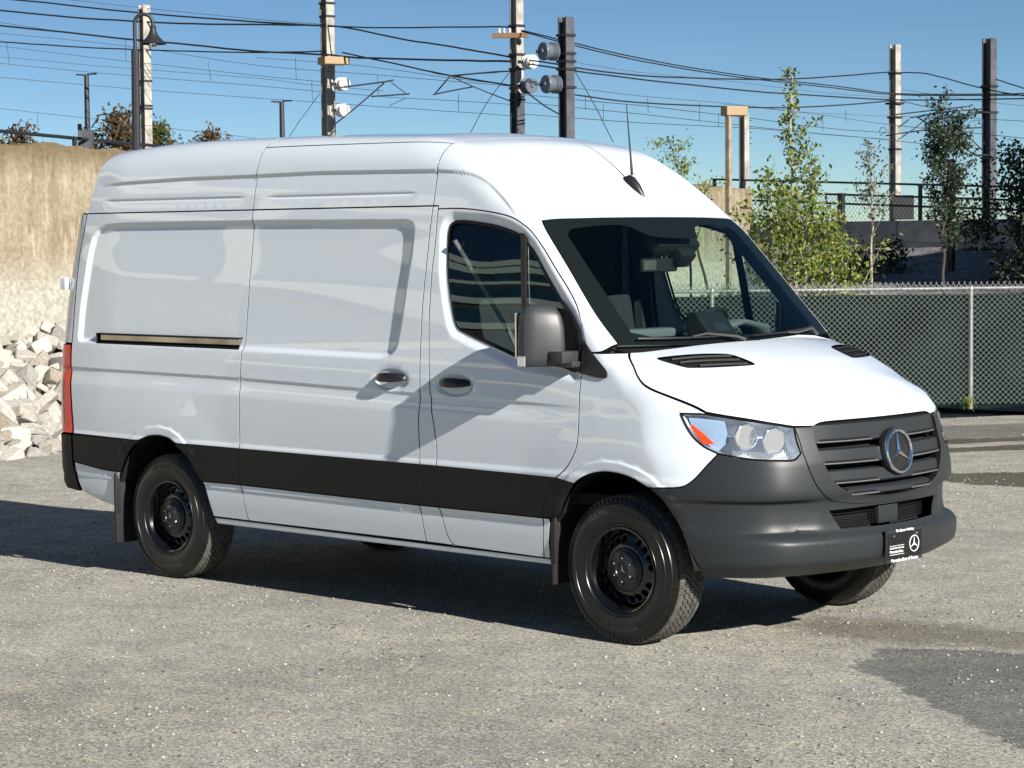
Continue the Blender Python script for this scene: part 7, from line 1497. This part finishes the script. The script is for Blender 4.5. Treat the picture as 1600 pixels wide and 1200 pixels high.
    for k in range(3):
        a=2*math.pi*k/3+math.pi/2; e=(t1*math.cos(a)+t2*math.sin(a)); b.tube([ax*(hw-.0145),ax*(hw-.0145)+e*.032],[.005,.0015],5)
    b.build('cap_star',mat('cap_star_grey',(.09,.09,.10),rough=.3),cap)
    b=MB(); b.lathe([(.006,0),(.0055,.03),(.004,.032)],8,(t1*.168+t2*.05)+ax*(hw-.05),ax); b.build('valve_stem',M['black'],rim)
    # balance weight
    return W_
M['letter']=mat('tyre_letter',(.06,.06,.062),rough=.5)
wheel(0.0,-.852,-1,math.radians(0.0)); wheel(-3.666,-.855,-1); wheel(0.0,.852,1); wheel(-3.666,.855,1)

# ---- wheel housings, underbody, mudflaps
def housing(arch,x0,x1):
    pts=[p for p in arch if p[1]>.3]
    for sg in (-1,1):
        b=MB(); n=len(pts); V=[Vector((x,sg*(.975 if i==0 else .50),z+.012)) for i in range(2) for x,z in pts]
        b.add(V,[(k,k+1,n+k+1,n+k) for k in range(n-1)])
        cx=sum(p[0] for p in pts)/n; b.add([Vector((x,sg*.50,z+.012)) for x,z in pts],[tuple(range(n))])
        b.build('wheel_housing',M['matte'],VAN)
housing(ARCH_F,0,0); housing(ARCH_R,0,0)
b=MB()
b.box((-1.9,0,.55),(2.6,1.80,.10)); b.box((-4.5,0,.60),(.50,1.7,.10)); b.box((-3.65,0,.72),(1.3,.98,.08)); b.box((.35,0,.45),(.9,.96,.16)); b.box((-1.9,.62,.46),(2.7,.10,.14)); b.box((-1.9,-.62,.46),(2.7,.10,.14))
b.box((-4.60,0,.50),(.12,1.6,.12)); b.box((-2.2,.2,.40),(.9,.5,.16)); b.tube([(-4.6,.4,.42),(-3.4,.4,.40),(-1.0,.25,.40)],.045,10); b.tube([(-3.666,-.8,.38),(-3.666,.8,.38)],.05,10); b.tube([(0,-.8,.38),(0,.8,.38)],.04,10); b.box((-3.666,0,.38),(.28,.30,.24),bev=.06)
b.build('underbody',M['matte'],VAN)
# spare wheel carried below the floor, just visible
b=MB(); b.lathe([(.12,-.10),(.33,-.11),(.375,-.05),(.375,.05),(.33,.11),(.12,.10)],40,(-4.35,0,.50),(0,0,1)); b.build('spare_tyre',M['rubber'],VAN,smooth=True)
fl=mat('mudflap_rubber',(.014,.014,.015),rough=.5)
for sg in (-1,1):
    b=MB(); b.box((-4.155,sg*.885,.400),(.018,.235,.44),bev=.006); b.box((-4.158,sg*.985,.50),(.045,.020,.26),bev=.005); b.build('mudflap',fl,VAN,smooth=True)
    b=MB(); b.box((-.452,sg*.90,.435),(.016,.17,.34),bev=.005); b.box((-.447,sg*.978,.50),(.035,.020,.24),bev=.005); b.build('mudflap',fl,VAN,smooth=True)

# ---- cab interior
b=MB(); b.box((-.75,0,.72),(1.7,1.84,.06)); b.build('cab_floor',M['matte'],VAN)
b=MB(); b.box((-1.56,0,1.46),(.03,1.66,1.56)); b.build('bulkhead',M['seat'],VAN)
b=MB()
n=15; V=[]
prof=[(-.60,.95),(-.57,1.36),(-.53,1.48),(-.46,1.515),(-.30,1.507),(-.04,1.478),(.08,1.466)]
for y in np.linspace(-.86,.86,n):
    k=(abs(y)/.86)**2.4
    for x,z in prof: V.append((x-.20*k*(1 if x>-.4 else .4),y,z-.01*k))
m_=len(prof); b.add(V,[(i*m_+k,i*m_+k+1,(i+1)*m_+k+1,(i+1)*m_+k) for i in range(n-1) for k in range(m_-1)]); b.build('dashboard',M['dash'],VAN,smooth=True,angle=50)
b=MB(); b.box((-.44,-.36,1.545),(.10,.62,.050),bev=.018); b.build('dash_roll',M['dash'],VAN,smooth=True)
b=MB()
V=[]
for y,w_,z in ((.20,.0,1.49),(.24,.12,1.565),(.42,.17,1.60),(.62,.12,1.565),(.66,0,1.49)):
    for dx in (-.10,.10): V.append((-.38+dx*(1 if w_>0 else .9),y,z))
b.add(V,[(2*i,2*i+1,2*i+3,2*i+2) for i in range(4)]); o=b.build('instrument_hood',M['dash'],VAN,smooth=True); md=o.modifiers.new('s','SOLIDIFY'); md.thickness=.02
b=MB(); b.prism([(-.36,-.06,1.49),(-.14,-.06,1.47),(-.30,-.06,1.65),(-.37,-.06,1.65)],(0,.06,0),(0,.30,0)); o=b.build('display_housing',M['black'],VAN); md=o.modifiers.new('b','BEVEL'); md.width=.015; md.segments=2
b=MB(); b.add([(-.212,.07,1.545),(-.212,.19,1.545),(-.250,.18,1.590),(-.250,.08,1.590)],[(0,1,2,3)]); b.v=[(x+.004,y,z+.004) for x,y,z in b.v]; b.build('sensor_window',M['alu'],o)
# steering wheel
b=MB(); sc=Vector((-.62,.42,1.51)); sa=Vector((-.75,0,.66)).normalized(); a1=Vector((0,1,0)); a2=sa.cross(a1)
ring_=[sc+(a1*math.cos(t)+a2*math.sin(t))*.19 for t in np.linspace(0,2*math.pi,41)]; b.tube(ring_,.015,10,cap=False); swo=b.build('steering_wheel',M['black'],VAN,smooth=True)
b=MB(); b.tube([sc-sa*.03,sc+sa*.01],[.06,.05],14)
for t in (0,math.pi,math.pi*1.5): b.tube([sc-sa*.015,sc+(a1*math.cos(t)+a2*math.sin(t))*.18],[.02,.014],6)
b.build('wheel_hub',M['black'],swo,smooth=True)
def seat(y,wd=.48):
    root=empty('cab_seat',(0,0,0)); root.parent=VAN
    b=MB(); b.box((-1.12,y,1.03),(.50,wd,.16),bev=.05); b.build('seat_cushion',M['seat'],root,smooth=True)
    b=MB(); R_=Matrix.Rotation(-.18,3,'Y'); b.box((-1.36,y,1.40),(.13,wd,.66),R=R_,bev=.05); b.build('seat_back',M['seat'],root,smooth=True)
    b=MB(); b.box((-1.44,y,1.84),(.10,.27,.19),R=R_,bev=.04); b.build('headrest',M['seat'],root,smooth=True)
seat(.46); seat(-.30,.42); seat(-.68,.40)
b=MB()
b.tube([(-1.22,-.93+.02,2.05),(-1.10,-.62,1.55),(-1.0,-.47,1.15)],.012,6); b.build('seat_belt',M['plastic_grey'],VAN)
# roof lining and mirror pod behind the screen
lin=[(-1.50,.80,2.16),(-.80,.74,2.12),(-.68,.70,2.08)]
b=MB(); b.add([(-1.54,-.82,2.20),(-1.54,.82,2.20),(-.78,.74,2.12),(-.78,-.74,2.12)],[(0,1,2,3)]); b.build('roof_lining',M['seat'],VAN)
b=MB(); b.box((-.575,.13,2.02),(.12,.36,.10),R=Matrix.Rotation(.78,3,'Y'),bev=.03); b.box((-.54,.17,1.955),(.10,.13,.10),R=Matrix.Rotation(.78,3,'Y'),bev=.02); b.build('sensor_pod',M['black'],VAN,smooth=True)
b=MB(); b.box((-.56,.0,1.905),(.03,.30,.075),bev=.013); im=b.build('interior_mirror',M['black'],VAN,smooth=True)
b=MB(); b.tube([(-.56,.06,1.93),(-.58,.10,2.0)],.010,8); b.build('mirror_stem',M['black'],im)
b=MB(); b.box((-.542,-.09,1.905),(.004,.10,.052)); b.build('mirror_face',M['alu'],im)
# inner pillars
for sg in (-1,1):
    b=MB(); b.tube([(-1.43,sg*.83,2.12),(-1.44,sg*.90,1.3),(-1.44,sg*.92,.8)],.06,8); b.tube([(-.72,sg*.80,2.10),(-.28,sg*.86,1.62),(-.12,sg*.86,1.42)],.028,8); b.box((-.9,sg*.925,1.08),(1.1,.03,.55)); b.build('door_lining',M['seat'],VAN)

# rear door hinges and the step pad at the rear corner
for sg in (-1,1):
    b=MB(); b.box((-4.775,sg*.900,1.795),(.045,.040,.075),bev=.006); b.box((-4.800,sg*.915,1.795),(.014,.012,.085),bev=.003); b.build('door_hinge',M['white'],VAN,smooth=True)
